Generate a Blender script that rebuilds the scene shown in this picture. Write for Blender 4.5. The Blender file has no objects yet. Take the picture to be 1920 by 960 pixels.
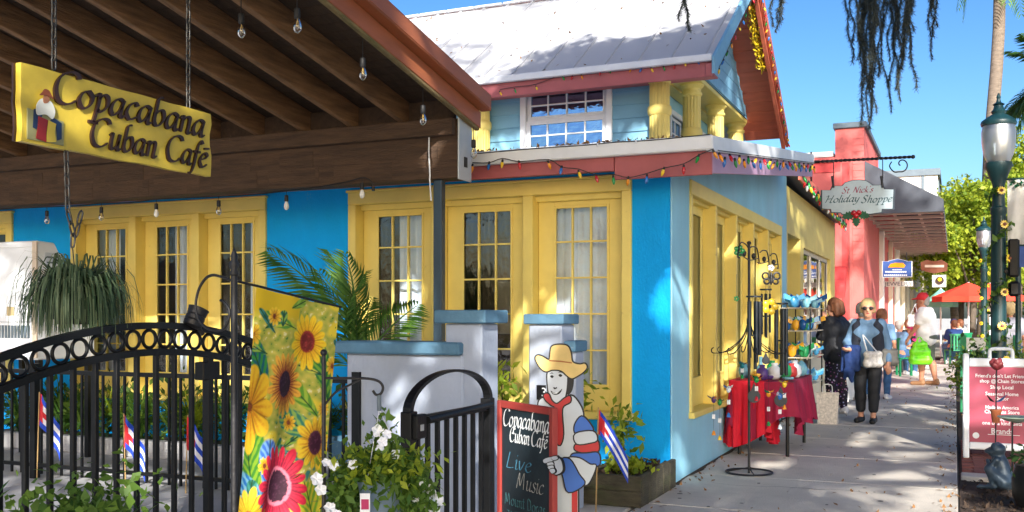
import bpy, bmesh, math, random
import numpy as np
from mathutils import Vector, Matrix, noise as mnoise

scene = bpy.context.scene
COL = scene.collection
R = math.radians

# ------------------------------------------------------------------ camera, sky, sun, exposure
EYE, YAW, FPX, HOR = 1.38, R(23.82), 1880.0, 594.0
cam_d = bpy.data.cameras.new('camera'); cam = bpy.data.objects.new('camera', cam_d); COL.objects.link(cam)
cam.location = (0, 0, EYE); cam.rotation_euler = (R(90), 0, YAW)
cam_d.sensor_width = 36.0; cam_d.lens = 36.0*FPX/1920.0; cam_d.shift_y = (HOR-480)/1920.0
cam_d.clip_end = 3000; cam_d.clip_start = 0.05
scene.camera = cam

SUN_EL, SUN_H = R(25), Vector((0.40, -0.917))        # towards the sun: behind the camera, a little right
S = Vector((SUN_H.x*math.cos(SUN_EL), SUN_H.y*math.cos(SUN_EL), math.sin(SUN_EL))).normalized()
world = bpy.data.worlds.new('World'); scene.world = world; world.use_nodes = True
wn = world.node_tree.nodes; wl = world.node_tree.links
sky = wn.new('ShaderNodeTexSky'); sky.sky_type = 'NISHITA'; sky.sun_disc = False
sky.sun_elevation = SUN_EL; sky.sun_rotation = math.atan2(S.x, S.y)
sky.air_density = 1.0; sky.dust_density = 2.0; sky.ozone_density = 3.0; sky.altitude = 0
bg = wn['Background']; bg.inputs['Strength'].default_value = 0.05
hsv = wn.new('ShaderNodeHueSaturation'); hsv.inputs['Saturation'].default_value = 1.08; hsv.inputs['Value'].default_value = 1.0
gam = wn.new('ShaderNodeGamma'); gam.inputs['Gamma'].default_value = 1.5
wl.new(sky.outputs[0], gam.inputs['Color']); wl.new(gam.outputs[0], hsv.inputs['Color']); wl.new(hsv.outputs[0], bg.inputs['Color'])
sun_d = bpy.data.lights.new('sun', 'SUN'); sun_d.energy = 5.0; sun_d.angle = R(0.5); sun_d.color = (1.0, 0.96, 0.89)
sun = bpy.data.objects.new('sun', sun_d); COL.objects.link(sun); sun.location = (0, -10, 30)
sun.rotation_euler = (-S).to_track_quat('-Z', 'Y').to_euler()
scene.view_settings.view_transform = 'Standard'; scene.view_settings.look = 'None'
scene.view_settings.exposure = 0.95; scene.view_settings.gamma = 1.0
scene.cycles.max_bounces = 8; scene.cycles.transparent_max_bounces = 24

# ------------------------------------------------------------------ helpers
rng = random.Random(7)
sY, cY = math.sin(YAW), math.cos(YAW)
def ray(px, py):
    u = (px-960)/FPX
    return Vector((-sY+u*cY, cY+u*sY, (HOR-py)/FPX))
def at(px, py, X=None, Y=None, Z=None, t=None):
    d = ray(px, py)
    if X is not None: t = X/d.x
    elif Y is not None: t = Y/d.y
    elif Z is not None: t = (Z-EYE)/d.z
    return Vector((0, 0, EYE)) + d*t
def ax(px, Y): return at(px, HOR, Y=Y).x          # x of the column px on the plane Y
def ay(px, X): return at(px, HOR, X=X).y
def az(px, py, X=None, Y=None): return at(px, py, X=X, Y=Y).z

def srgb(r, g, b):
    f = lambda c: (c/255/12.92) if c/255 <= .04045 else ((c/255+.055)/1.055)**2.4
    return (f(r), f(g), f(b))

MATS = {}
def mat(name, col, rough=.6, var=.12, scale=6.0, bump=.0, bscale=40.0, metal=0.0, stretch=(1,1,1), dirt=0.0, dirtcol=None,
        spec=.5, sheen=0, trans=0, coat=0, detail=6, chips=0, chipcol=None, chipscale=9):
    m = bpy.data.materials.new(name); m.use_nodes = True
    nt = m.node_tree; n = nt.nodes; l = nt.links; p = n['Principled BSDF']
    p.inputs['Roughness'].default_value = rough; p.inputs['Metallic'].default_value = metal
    p.inputs['Specular IOR Level'].default_value = spec
    if coat: p.inputs['Coat Weight'].default_value = coat
    tc = n.new('ShaderNodeTexCoord'); mp = n.new('ShaderNodeMapping'); mp.inputs['Scale'].default_value = stretch
    l.new(tc.outputs['Object'], mp.inputs['Vector'])
    oi = n.new('ShaderNodeObjectInfo'); ad = n.new('ShaderNodeVectorMath'); ad.operation = 'MULTIPLY_ADD'
    sc_ = n.new('ShaderNodeCombineXYZ')
    for k in range(3): sc_.inputs[k].default_value = (17.3, 9.1, 23.7)[k]
    l.new(oi.outputs['Random'], ad.inputs[0]); l.new(sc_.outputs[0], ad.inputs[1]); l.new(mp.outputs[0], ad.inputs[2])
    nz = n.new('ShaderNodeTexNoise'); nz.inputs['Scale'].default_value = scale; nz.inputs['Detail'].default_value = detail
    nz.inputs['Roughness'].default_value = .6
    l.new(ad.outputs[0], nz.inputs['Vector'])
    rp = n.new('ShaderNodeValToRGB')
    c = Vector(col)
    rp.color_ramp.elements[0].position = .3; rp.color_ramp.elements[1].position = .7
    rp.color_ramp.elements[0].color = (*(c*(1-var)), 1); rp.color_ramp.elements[1].color = (*[min(1, x) for x in c*(1+var)], 1)
    l.new(nz.outputs['Fac'], rp.inputs['Fac'])
    out = rp.outputs['Color']
    if dirt:
        n2 = n.new('ShaderNodeTexNoise'); n2.inputs['Scale'].default_value = scale*.37; n2.inputs['Detail'].default_value = 9
        n2.inputs['Roughness'].default_value = .7; l.new(ad.outputs[0], n2.inputs['Vector'])
        r2 = n.new('ShaderNodeValToRGB'); r2.color_ramp.elements[0].position = .5; r2.color_ramp.elements[1].position = .72
        r2.color_ramp.elements[0].color = (0,0,0,1); r2.color_ramp.elements[1].color = (dirt,dirt,dirt,1)
        l.new(n2.outputs['Fac'], r2.inputs['Fac'])
        mx = n.new('ShaderNodeMix'); mx.data_type = 'RGBA'
        l.new(r2.outputs['Color'], mx.inputs['Factor']); l.new(out, mx.inputs['A'])
        mx.inputs['B'].default_value = (*(dirtcol or tuple(c*.35)), 1); out = mx.outputs['Result']
    if chips:
        n3 = n.new('ShaderNodeTexNoise'); n3.inputs['Scale'].default_value = chipscale; n3.inputs['Detail'].default_value = 12; n3.inputs['Roughness'].default_value = .75
        l.new(tc.outputs['Object'], n3.inputs['Vector'])
        r3 = n.new('ShaderNodeValToRGB'); r3.color_ramp.elements[0].position = .64; r3.color_ramp.elements[1].position = .68
        r3.color_ramp.elements[0].color = (0,0,0,1); r3.color_ramp.elements[1].color = (chips,chips,chips,1)
        l.new(n3.outputs['Fac'], r3.inputs['Fac'])
        mx = n.new('ShaderNodeMix'); mx.data_type = 'RGBA'; l.new(r3.outputs['Color'], mx.inputs['Factor']); l.new(out, mx.inputs['A'])
        mx.inputs['B'].default_value = (*(chipcol or tuple(c*.5)), 1); out = mx.outputs['Result']
    l.new(out, p.inputs['Base Color'])
    if bump:
        nb = n.new('ShaderNodeTexNoise'); nb.inputs['Scale'].default_value = bscale; nb.inputs['Detail'].default_value = 5
        l.new(ad.outputs[0], nb.inputs['Vector'])
        b = n.new('ShaderNodeBump'); b.inputs['Strength'].default_value = min(1, bump); b.inputs['Distance'].default_value = .02
        l.new(nb.outputs['Fac'], b.inputs['Height']); l.new(b.outputs['Normal'], p.inputs['Normal'])
    MATS[name] = m
    return m
def leafmat(name, c1, c2, trans=.35, rough=.55):
    m = bpy.data.materials.new(name); m.use_nodes = True
    nt = m.node_tree; n = nt.nodes; l = nt.links; p = n['Principled BSDF']; o = n['Material Output']
    g = n.new('ShaderNodeNewGeometry'); rp = n.new('ShaderNodeValToRGB')
    rp.color_ramp.elements[0].color = (*c1, 1); rp.color_ramp.elements[1].color = (*c2, 1)
    l.new(g.outputs['Random Per Island'], rp.inputs['Fac']); l.new(rp.outputs[0], p.inputs['Base Color'])
    p.inputs['Roughness'].default_value = rough; p.inputs['Specular IOR Level'].default_value = .35
    tr = n.new('ShaderNodeBsdfTranslucent'); hs = n.new('ShaderNodeHueSaturation'); hs.inputs['Value'].default_value = 1.5
    hs.inputs['Hue'].default_value = .49
    l.new(rp.outputs[0], hs.inputs['Color']); l.new(hs.outputs[0], tr.inputs['Color'])
    mx = n.new('ShaderNodeMixShader'); mx.inputs[0].default_value = trans
    l.new(p.outputs[0], mx.inputs[1]); l.new(tr.outputs[0], mx.inputs[2]); l.new(mx.outputs[0], o.inputs['Surface'])
    MATS[name] = m
    return m
def glassmat(name, tint=(.9,.95,1), refl=1.0, base=.06, rough=.01, rcol=None):
    m = bpy.data.materials.new(name); m.use_nodes = True
    nt = m.node_tree; n = nt.nodes; l = nt.links; n.remove(n['Principled BSDF']); o = n['Material Output']
    t = n.new('ShaderNodeBsdfTransparent'); t.inputs[0].default_value = (*tint, 1)
    g = n.new('ShaderNodeBsdfGlossy'); g.inputs['Roughness'].default_value = rough; g.inputs['Color'].default_value = (*(rcol or (refl,)*3), 1)
    f = n.new('ShaderNodeFresnel'); f.inputs['IOR'].default_value = 1.5
    a = n.new('ShaderNodeMath'); a.operation = 'ADD'; a.inputs[1].default_value = base; a.use_clamp = True
    l.new(f.outputs[0], a.inputs[0])
    nz = n.new('ShaderNodeTexNoise'); nz.inputs['Scale'].default_value = 2.2; b = n.new('ShaderNodeBump'); b.inputs['Strength'].default_value = .06
    b.inputs['Distance'].default_value = .05; l.new(nz.outputs['Fac'], b.inputs['Height']); l.new(b.outputs[0], g.inputs['Normal'])
    mx = n.new('ShaderNodeMixShader'); l.new(a.outputs[0], mx.inputs[0]); l.new(t.outputs[0], mx.inputs[1]); l.new(g.outputs[0], mx.inputs[2])
    l.new(mx.outputs[0], o.inputs['Surface']); MATS[name] = m
    return m
def vcolmat(name, rough=.7, trans=0.0, attr='Col'):
    m = bpy.data.materials.new(name); m.use_nodes = True
    nt = m.node_tree; n = nt.nodes; l = nt.links; p = n['Principled BSDF']; p.inputs['Roughness'].default_value = rough
    a = n.new('ShaderNodeVertexColor'); a.layer_name = attr; l.new(a.outputs['Color'], p.inputs['Base Color'])
    if trans:
        o = n['Material Output']; tr = n.new('ShaderNodeBsdfTranslucent'); l.new(a.outputs['Color'], tr.inputs['Color'])
        mx = n.new('ShaderNodeMixShader'); mx.inputs[0].default_value = trans
        l.new(p.outputs[0], mx.inputs[1]); l.new(tr.outputs[0], mx.inputs[2]); l.new(mx.outputs[0], o.inputs['Surface'])
    return m

def wloc(o):
    v = Vector((0,0,0))
    while o is not None: v = v + Vector(o.location); o = o.parent
    return v
def tag(o, label=None, cat=None, group=None, kind=None):
    if label: o['label'] = label
    if cat: o['category'] = cat
    if group: o['group'] = group
    if kind: o['kind'] = kind
    return o
def thing(name, label, cat, loc=(0,0,0), group=None, kind=None):
    o = bpy.data.objects.new(name, None); COL.objects.link(o); o.location = loc; o.empty_display_size = .1
    return tag(o, label, cat, group, kind)
def link(name, me, parent=None, loc=None, rot=None, scale=None):
    """Link a mesh whose own origin is placed at the world point loc."""
    o = bpy.data.objects.new(name, me); COL.objects.link(o)
    if parent is not None: o.parent = parent
    if loc is not None: o.location = Vector(loc) - (wloc(parent) if parent is not None else Vector((0,0,0)))
    if rot is not None:
        o.rotation_mode = 'QUATERNION' if hasattr(rot, 'to_matrix') and len(rot) == 4 else 'XYZ'
        if len(rot) == 4: o.rotation_quaternion = rot
        else: o.rotation_euler = rot
    if scale is not None: o.scale = (scale,)*3 if isinstance(scale, (int, float)) else scale
    return o

class MB:
    """collects shapes for ONE mesh"""
    def __init__(s): s.v = []; s.f = []; s.mi = []; s.M = None; s.cur = 0
    def _add(s, vs, fs):
        b = len(s.v)
        if s.M is not None: vs = [s.M @ Vector(p) for p in vs]
        s.v += [tuple(p) for p in vs]; s.f += [tuple(b+i for i in f) for f in fs]; s.mi += [s.cur]*len(fs)
        return s
    def box(s, x0, x1, y0, y1, z0, z1):
        vs = [(x0,y0,z0),(x1,y0,z0),(x1,y1,z0),(x0,y1,z0),(x0,y0,z1),(x1,y0,z1),(x1,y1,z1),(x0,y1,z1)]
        return s._add(vs, [(0,3,2,1),(4,5,6,7),(0,1,5,4),(1,2,6,5),(2,3,7,6),(3,0,4,7)])
    def bar(s, a, b, w, h, up=(0,0,1)):
        """box beam from a to b, width w across, height h along up"""
        a, b = Vector(a), Vector(b); d = (b-a).normalized(); u = Vector(up); r = d.cross(u).normalized(); u = r.cross(d).normalized()
        vs = []
        for p in (a, b):
            for i, j in ((-1,-1),(1,-1),(1,1),(-1,1)): vs.append(p + r*(w/2*i) + u*(h/2*j))
        return s._add(vs, [(3,2,1,0),(4,5,6,7),(0,1,5,4),(1,2,6,5),(2,3,7,6),(3,0,4,7)])
    def prism(s, outline, n, thick):
        """outline: list of world points (planar), extruded along n by thick"""
        n = Vector(n).normalized()*thick; k = len(outline); A = [Vector(p) for p in outline]; B = [p+n for p in A]
        fs = [tuple(range(k)), tuple(range(2*k-1, k-1, -1))] + [(i, k+i, k+(i+1) % k, (i+1) % k) for i in range(k)]
        return s._add(A+B, fs)
    def tube(s, pts, r, n=8, cap=True, closed=False):
        pts = [Vector(p) for p in pts]; m = len(pts); rad = r if isinstance(r, (list, tuple)) else [r]*m
        vs = []; fs = []; prev = None
        for i, p in enumerate(pts):
            if closed: d = pts[(i+1) % m]-pts[i-1]
            else: d = pts[min(i+1, m-1)]-pts[max(i-1, 0)]
            if d.length < 1e-9: d = Vector((0,0,1))
            d.normalize()
            if prev is None: u = d.orthogonal().normalized()
            else:
                u = prev - d*prev.dot(d)
                u = u.normalized() if u.length > 1e-6 else d.orthogonal().normalized()
            prev = u; w = d.cross(u)
            for k in range(n):
                a = 2*math.pi*k/n; vs.append(p + (u*math.cos(a)+w*math.sin(a))*rad[i])
        rows = m if closed else m-1
        for i in range(rows):
            for k in range(n):
                a = i*n+k; b = i*n+(k+1) % n; c = ((i+1) % m)*n+(k+1) % n; e = ((i+1) % m)*n+k
                fs.append((a, b, c, e))
        if cap and not closed: fs += [tuple(range(n-1, -1, -1)), tuple((m-1)*n+k for k in range(n))]
        return s._add(vs, fs)
    def lathe(s, prof, c=(0,0,0), n=20, cap=True):
        vs = []; fs = []; c = Vector(c); m = len(prof)
        for r, z in prof:
            for k in range(n): a = 2*math.pi*k/n; vs.append(c+Vector((r*math.cos(a), r*math.sin(a), z)))
        for i in range(m-1):
            for k in range(n): fs.append((i*n+k, i*n+(k+1) % n, (i+1)*n+(k+1) % n, (i+1)*n+k))
        if cap: fs += [tuple(range(n-1, -1, -1)), tuple((m-1)*n+k for k in range(n))]
        return s._add(vs, fs)
    def ball(s, c, r, n=10, m=6):
        c = Vector(c); rr = Vector(r) if hasattr(r, '__len__') else Vector((r,r,r)); vs = []; fs = []
        for i in range(m+1):
            th = math.pi*i/m
            for k in range(n): a = 2*math.pi*k/n; vs.append(c+Vector((rr.x*math.sin(th)*math.cos(a), rr.y*math.sin(th)*math.sin(a), rr.z*math.cos(th))))
        for i in range(m):
            for k in range(n): fs.append((i*n+k, (i+1)*n+k, (i+1)*n+(k+1) % n, i*n+(k+1) % n))
        return s._add(vs, fs)
    def quads(s, V):
        """V: array (n,4,3)"""
        b = len(s.v); V = np.asarray(V, float).reshape(-1, 3); k = len(V)//4
        s.v += [tuple(p) for p in V.tolist()]; s.f += [(b+4*i, b+4*i+1, b+4*i+2, b+4*i+3) for i in range(k)]; s.mi += [s.cur]*k
        return s
    def mesh(s, name, mats, smooth=False, off=(0,0,0)):
        me = bpy.data.meshes.new(name); o = Vector(off)
        me.from_pydata([(p[0]-o.x, p[1]-o.y, p[2]-o.z) for p in s.v], [], s.f)
        for m in (mats if isinstance(mats, (list, tuple)) else [mats]): me.materials.append(m)
        if any(s.mi): me.polygons.foreach_set('material_index', s.mi)
        if smooth:
            me.polygons.foreach_set('use_smooth', [True]*len(me.polygons))
        me.update()
        return me
    def build(s, name, mats, parent=None, smooth=False, bevel=0, seg=1, auto=False):
        off = wloc(parent) if parent is not None else Vector((0,0,0))
        me = s.mesh(name, mats, smooth, off)
        o = bpy.data.objects.new(name, me); COL.objects.link(o)
        if parent is not None: o.parent = parent
        if bevel:
            b = o.modifiers.new('bevel', 'BEVEL'); b.width = bevel; b.segments = seg; b.limit_method = 'ANGLE'
        if smooth == 'auto':
            me.set_sharp_from_angle(angle=R(40))
        return o
def fixnormals(o):
    bm = bmesh.new(); bm.from_mesh(o.data); bmesh.ops.recalc_face_normals(bm, faces=bm.faces); bm.to_mesh(o.data); bm.free()
def box(name, m, parent, x0, x1, y0, y1, z0, z1, bevel=0):
    return MB().box(min(x0,x1), max(x0,x1), min(y0,y1), max(y0,y1), min(z0,z1), max(z0,z1)).build(name, m, parent, bevel=bevel)
def npmesh(name, V, F, m, parent=None, smooth=False, mi=None):
    """V (n,3) world, F (m,3|4) arrays"""
    off = wloc(parent) if parent is not None else Vector((0,0,0))
    V = np.asarray(V, np.float32) - np.array(off[:], np.float32); F = np.asarray(F, np.int32)
    me = bpy.data.meshes.new(name); k = F.shape[1]
    me.vertices.add(len(V)); me.vertices.foreach_set('co', V.ravel())
    me.loops.add(F.size); me.loops.foreach_set('vertex_index', F.ravel())
    me.polygons.add(len(F)); me.polygons.foreach_set('loop_start', np.arange(0, F.size, k, dtype=np.int32))
    if smooth: me.polygons.foreach_set('use_smooth', np.ones(len(F), bool))
    for x in (m if isinstance(m, (list, tuple)) else [m]): me.materials.append(x)
    if mi is not None: me.polygons.foreach_set('material_index', np.asarray(mi, np.int32))
    me.update(calc_edges=True); me.validate()
    o = bpy.data.objects.new(name, me); COL.objects.link(o)
    if parent is not None: o.parent = parent
    return o
def leaves(name, m, centers, size, parent=None, aspect=2.2, up=0.3, seed=0, droop=0.0, jit=.4, mi=None):
    """one mesh of folded leaf faces (2 quads in a shallow V would double it: one diamond each) at the given centres"""
    r = np.random.default_rng(seed); C = np.asarray(centers, float); n = len(C)
    d = r.normal(size=(n,3)); d[:,2] -= droop; d /= np.linalg.norm(d, axis=1, keepdims=True)
    nr = r.normal(size=(n,3)); nr[:,2] += up*3; w = np.cross(d, nr); w /= np.linalg.norm(w, axis=1, keepdims=True)+1e-9
    L = (size*(1-jit+2*jit*r.random(n)))[:,None]; W = L/aspect
    nn = np.cross(w, d)
    V = np.stack([C-d*L*.5, C-d*L*.05+w*W*.5+nn*W*.12, C+d*L*.5, C-d*L*.05-w*W*.5+nn*W*.12], 1).reshape(-1,3)
    F = np.arange(4*n).reshape(n,4)
    return npmesh(name, V, F, m, parent, mi=mi)
def catmull(P, n=8, closed=False):
    P = [Vector(p) if len(p) == 3 else Vector((p[0], p[1], 0)) for p in P]; out = []; m = len(P)
    rngk = range(m if closed else m-1)
    for i in rngk:
        p0 = P[(i-1) % m] if closed or i > 0 else P[0]; p1 = P[i]; p2 = P[(i+1) % m]
        p3 = P[(i+2) % m] if closed or i+2 < m else P[-1]
        for k in range(n):
            t = k/n
            out.append(.5*((2*p1)+(p2-p0)*t+(2*p0-5*p1+4*p2-p3)*t*t+(3*p1-p0-3*p2+p3)*t*t*t))
    if not closed: out.append(P[-1])
    return out
def frame(o, xdir, up=(0,0,1)):
    """matrix: local x along xdir, local y along up, local z = outward normal, origin o"""
    x = Vector(xdir).normalized(); u = Vector(up); z = x.cross(u).normalized(); y = z.cross(x).normalized()
    return Matrix(((x.x,y.x,z.x,o[0]),(x.y,y.y,z.y,o[1]),(x.z,y.z,z.z,o[2]),(0,0,0,1)))

# ------------------------------------------------------------------ broad-nib lettering
G = {  # strokes in a box: x-height 1, ascender 1.75, descender -.7
 'C': (1.25, [[(1.15,1.45),(1.0,1.68),(.62,1.7),(.22,1.35),(.1,.75),(.3,.15),(.65,0),(1.0,.12),(1.2,.32)]]),
 'o': (.85, [[(.5,.98),(.22,.8),(.1,.4),(.25,.06),(.5,.04),(.72,.3),(.75,.7),(.5,.98)]]),
 'p': (.9, [[(.05,.8),(.25,.98),(.28,.4),(.2,-.6)],[(-.05,-.6),(.45,-.6)],[(.26,.7),(.5,.98),(.74,.85),(.76,.4),(.5,.05),(.27,.1)]]),
 'a': (.88, [[(.72,.9),(.45,.98),(.18,.72),(.1,.3),(.25,.05),(.5,.2),(.68,.6)],[(.75,.98),(.68,.5),(.68,.1),(.8,.02),(.92,.14)]]),
 'c': (.74, [[(.68,.82),(.52,.98),(.24,.8),(.1,.38),(.26,.05),(.5,.05),(.72,.22)]]),
 'b': (.86, [[(.5,1.72),(.25,1.6),(.2,1.0),(.18,.3),(.32,.04),(.58,.12),(.74,.5),(.64,.92),(.42,.92),(.2,.66)]]),
 'n': (.92, [[(.05,.8),(.22,.98),(.22,.5),(.2,.02)],[(.22,.65),(.45,.95),(.66,.92),(.68,.5),(.66,.12),(.78,.02),(.92,.14)]]),
 'u': (.92, [[(.05,.82),(.2,.98),(.2,.45),(.24,.08),(.42,.04),(.62,.3),(.7,.6)],[(.72,.98),(.68,.5),(.68,.1),(.8,.02),(.92,.14)]]),
 'f': (.6, [[(.72,1.55),(.56,1.72),(.38,1.4),(.3,.7),(.24,0),(.1,-.5),(-.08,-.55)],[(.08,.95),(.62,.97)]]),
 'e': (.74, [[(.14,.5),(.5,.62),(.64,.82),(.46,.98),(.2,.76),(.1,.36),(.28,.04),(.52,.06),(.72,.24)]]),
 "'": (.3, [[(.2,1.75),(.14,1.4)]]),
 '.': (.3, [[(.1,.02),(.16,.1)]]),
 'S': (1.05, [[(.9,1.45),(.7,1.7),(.38,1.6),(.3,1.25),(.6,.9),(.82,.55),(.7,.12),(.35,0),(.08,.28)]]),
 't': (.55, [[(.3,1.4),(.26,.7),(.24,.2),(.34,.02),(.54,.14)],[(.05,.98),(.54,1.0)]]),
 'N': (1.3, [[(0,.05),(.16,.5),(.28,1.65)],[(.28,1.65),(.6,.8),(.92,.02)],[(.92,.02),(1.0,1.0),(1.15,1.65),(1.32,1.72)]]),
 'i': (.42, [[(.06,.82),(.2,.98),(.18,.4),(.2,.08),(.32,.02),(.44,.14)],[(.22,1.38),(.28,1.46)]]),
 'k': (.86, [[(.24,1.75),(.2,.9),(.16,.02)],[(.7,.92),(.4,.62),(.2,.5)],[(.28,.55),(.5,.25),(.72,.02),(.86,.12)]]),
 's': (.66, [[(.6,.86),(.42,.98),(.22,.82),(.34,.56),(.56,.34),(.44,.04),(.2,.02),(.04,.16)]]),
 'H': (1.35, [[(-.05,1.4),(.1,1.6),(.3,1.6),(.24,.8),(.1,.02)],[(.2,.85),(.95,.95)],[(1.15,1.7),(1.0,.9),(.9,.1),(1.1,.02),(1.25,.15)]]),
 'l': (.42, [[(.3,1.75),(.22,1.0),(.18,.2),(.28,.02),(.44,.14)]]),
 'd': (.92, [[(.68,.85),(.42,.98),(.16,.72),(.1,.3),(.26,.04),(.5,.2),(.66,.6)],[(.84,1.75),(.7,.8),(.66,.12),(.78,.02),(.92,.14)]]),
 'y': (.88, [[(.04,.85),(.2,.98),(.2,.45),(.3,.1),(.5,.14),(.68,.5)],[(.74,.98),(.66,.3),(.52,-.4),(.26,-.62),(.02,-.5)]]),
 'h': (.92, [[(.3,1.75),(.24,.9),(.18,.02)],[(.22,.6),(.45,.95),(.66,.92),(.66,.5),(.64,.12),(.76,.02),(.92,.14)]]),
 'L': (1.0, [[(.3,1.65),(.2,.8),(.12,.05)],[(.12,.05),(.5,.05),(.9,.15)]]),
 'v': (.8, [[(.1,.95),(.3,.05),(.7,.95)]]),
 'M': (1.5, [[(.1,0),(.3,1.6),(.6,.3),(1.0,1.6),(1.2,0)]]),
 'r': (.6, [[(.1,.9),(.2,0)],[(.2,.6),(.4,.92),(.58,.85)]]),
 'w': (1.1, [[(.05,.95),(.25,.05),(.5,.8),(.75,.05),(.98,.95)]]),
 'J': (.8, [[(.6,1.5),(.58,.3),(.35,0),(.1,.15)],[(.3,1.5),(.9,1.5)]]),
 'A': (1.1, [[(.05,0),(.5,1.5),(.95,0)],[(.25,.55),(.75,.55)]]),
 'Z': (.95, [[(.1,1.5),(.85,1.5),(.1,0),(.9,0)]]),
 'B': (1.0, [[(.2,0),(.2,1.5),(.7,1.45),(.75,1.0),(.2,.8),(.85,.6),(.8,.1),(.2,0)]]),
 'D': (1.05, [[(.2,0),(.2,1.5),(.75,1.3),(.85,.7),(.7,.15),(.2,0)]]),
 'm': (1.3, [[(.1,.95),(.15,0)],[(.15,.6),(.4,.95),(.55,.7),(.55,0)],[(.55,.6),(.85,.95),(1.05,.7),(1.05,0)]]),
}
G['é'] = (.74, G['e'][1]+[[(.32,1.28),(.72,1.34)]])
G['N_'] = G['N']
def letter(ch, xh, w, slant=.18, nib=R(38), minr=.25, n=6, wob=None):
    """(advance, list of quads in 2-D) of one letter drawn with a broad nib of width w (fraction of x-height)"""
    adv, strokes = G[ch]; Q = []
    nv = Vector((math.cos(nib), math.sin(nib)))*w*.5*xh
    for st in strokes:
        P = catmull([(x+slant*y, y) for x, y in st], n); P = [Vector((p.x*xh, p.y*xh)) for p in P]
        A, B = [], []
        for i, p in enumerate(P):
            d = (P[min(i+1, len(P)-1)]-P[max(i-1, 0)])
            d = d.normalized() if d.length > 0 else Vector((1, 0))
            nrm = Vector((-d.y, d.x)); o = nv.copy()
            k = o.dot(nrm); s_ = 1 if k >= 0 else -1
            o2 = nrm*s_*max(abs(k), minr*w*xh*.5)
            o2 = o2*s_            # keep the same side along the stroke
            A.append(p+nrm*abs(o2.length)); B.append(p-nrm*abs(o2.length))
        for i in range(len(P)-1): Q.append((A[i], A[i+1], B[i+1], B[i]))
    return adv*xh, Q
def lettering(text, M, xh, w, m, parent, depth=.004, lift=.0, spacing=.0, slant=.18, fit=None, name='letter', each=True, minr=.3, nibdeg=38):
    """text on the plane of matrix M (x right, y up, z out), starting at its origin; each letter is one part"""
    adv = [(G[c][0]*xh if c != ' ' else .55*xh)+spacing for c in text]
    k = 1.0 if fit is None else fit/sum(adv)
    x = 0.0; mb = MB(); mb.M = M
    for c, a in zip(text, adv):
        if c != ' ':
            if each: mb = MB(); mb.M = M
            _, Q = letter(c, xh, w, slant, minr=minr, nib=R(nibdeg))
            for q in Q:
                vs = [((p.x*1.0)*k+x, p.y, lift+depth) for p in q]+[((p.x)*k+x, p.y, lift) for p in q]
                mb._add(vs, [(3,2,1,0),(0,1,5,4),(1,2,6,5),(2,3,7,6),(3,0,4,7)])
            if each: mb.build(name, m, parent)
        x += a*k
    if not each: return mb.build(name, m, parent)
def bfont(text, M, size, m, parent, name='lettering', align='CENTER', depth=.001, xs=1.0, bold=0.0, shear=0):
    cu = bpy.data.curves.new('txt', 'FONT'); cu.body = text; cu.size = size; cu.align_x = align; cu.extrude = depth; cu.offset = bold; cu.shear = shear
    cu.resolution_u = 2
    o = bpy.data.objects.new('txt', cu); COL.objects.link(o)
    bpy.context.view_layer.update()
    me = bpy.data.meshes.new_from_object(o.evaluated_get(bpy.context.evaluated_depsgraph_get()))
    bpy.data.objects.remove(o); bpy.data.curves.remove(cu)
    off = wloc(parent) if parent is not None else Vector((0,0,0))
    me.transform(Matrix.Translation(-off) @ M @ Matrix.Diagonal((xs,1,1,1))); me.materials.clear(); me.materials.append(m)
    ob = bpy.data.objects.new(name, me); COL.objects.link(ob); ob.parent = parent
    return ob

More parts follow.
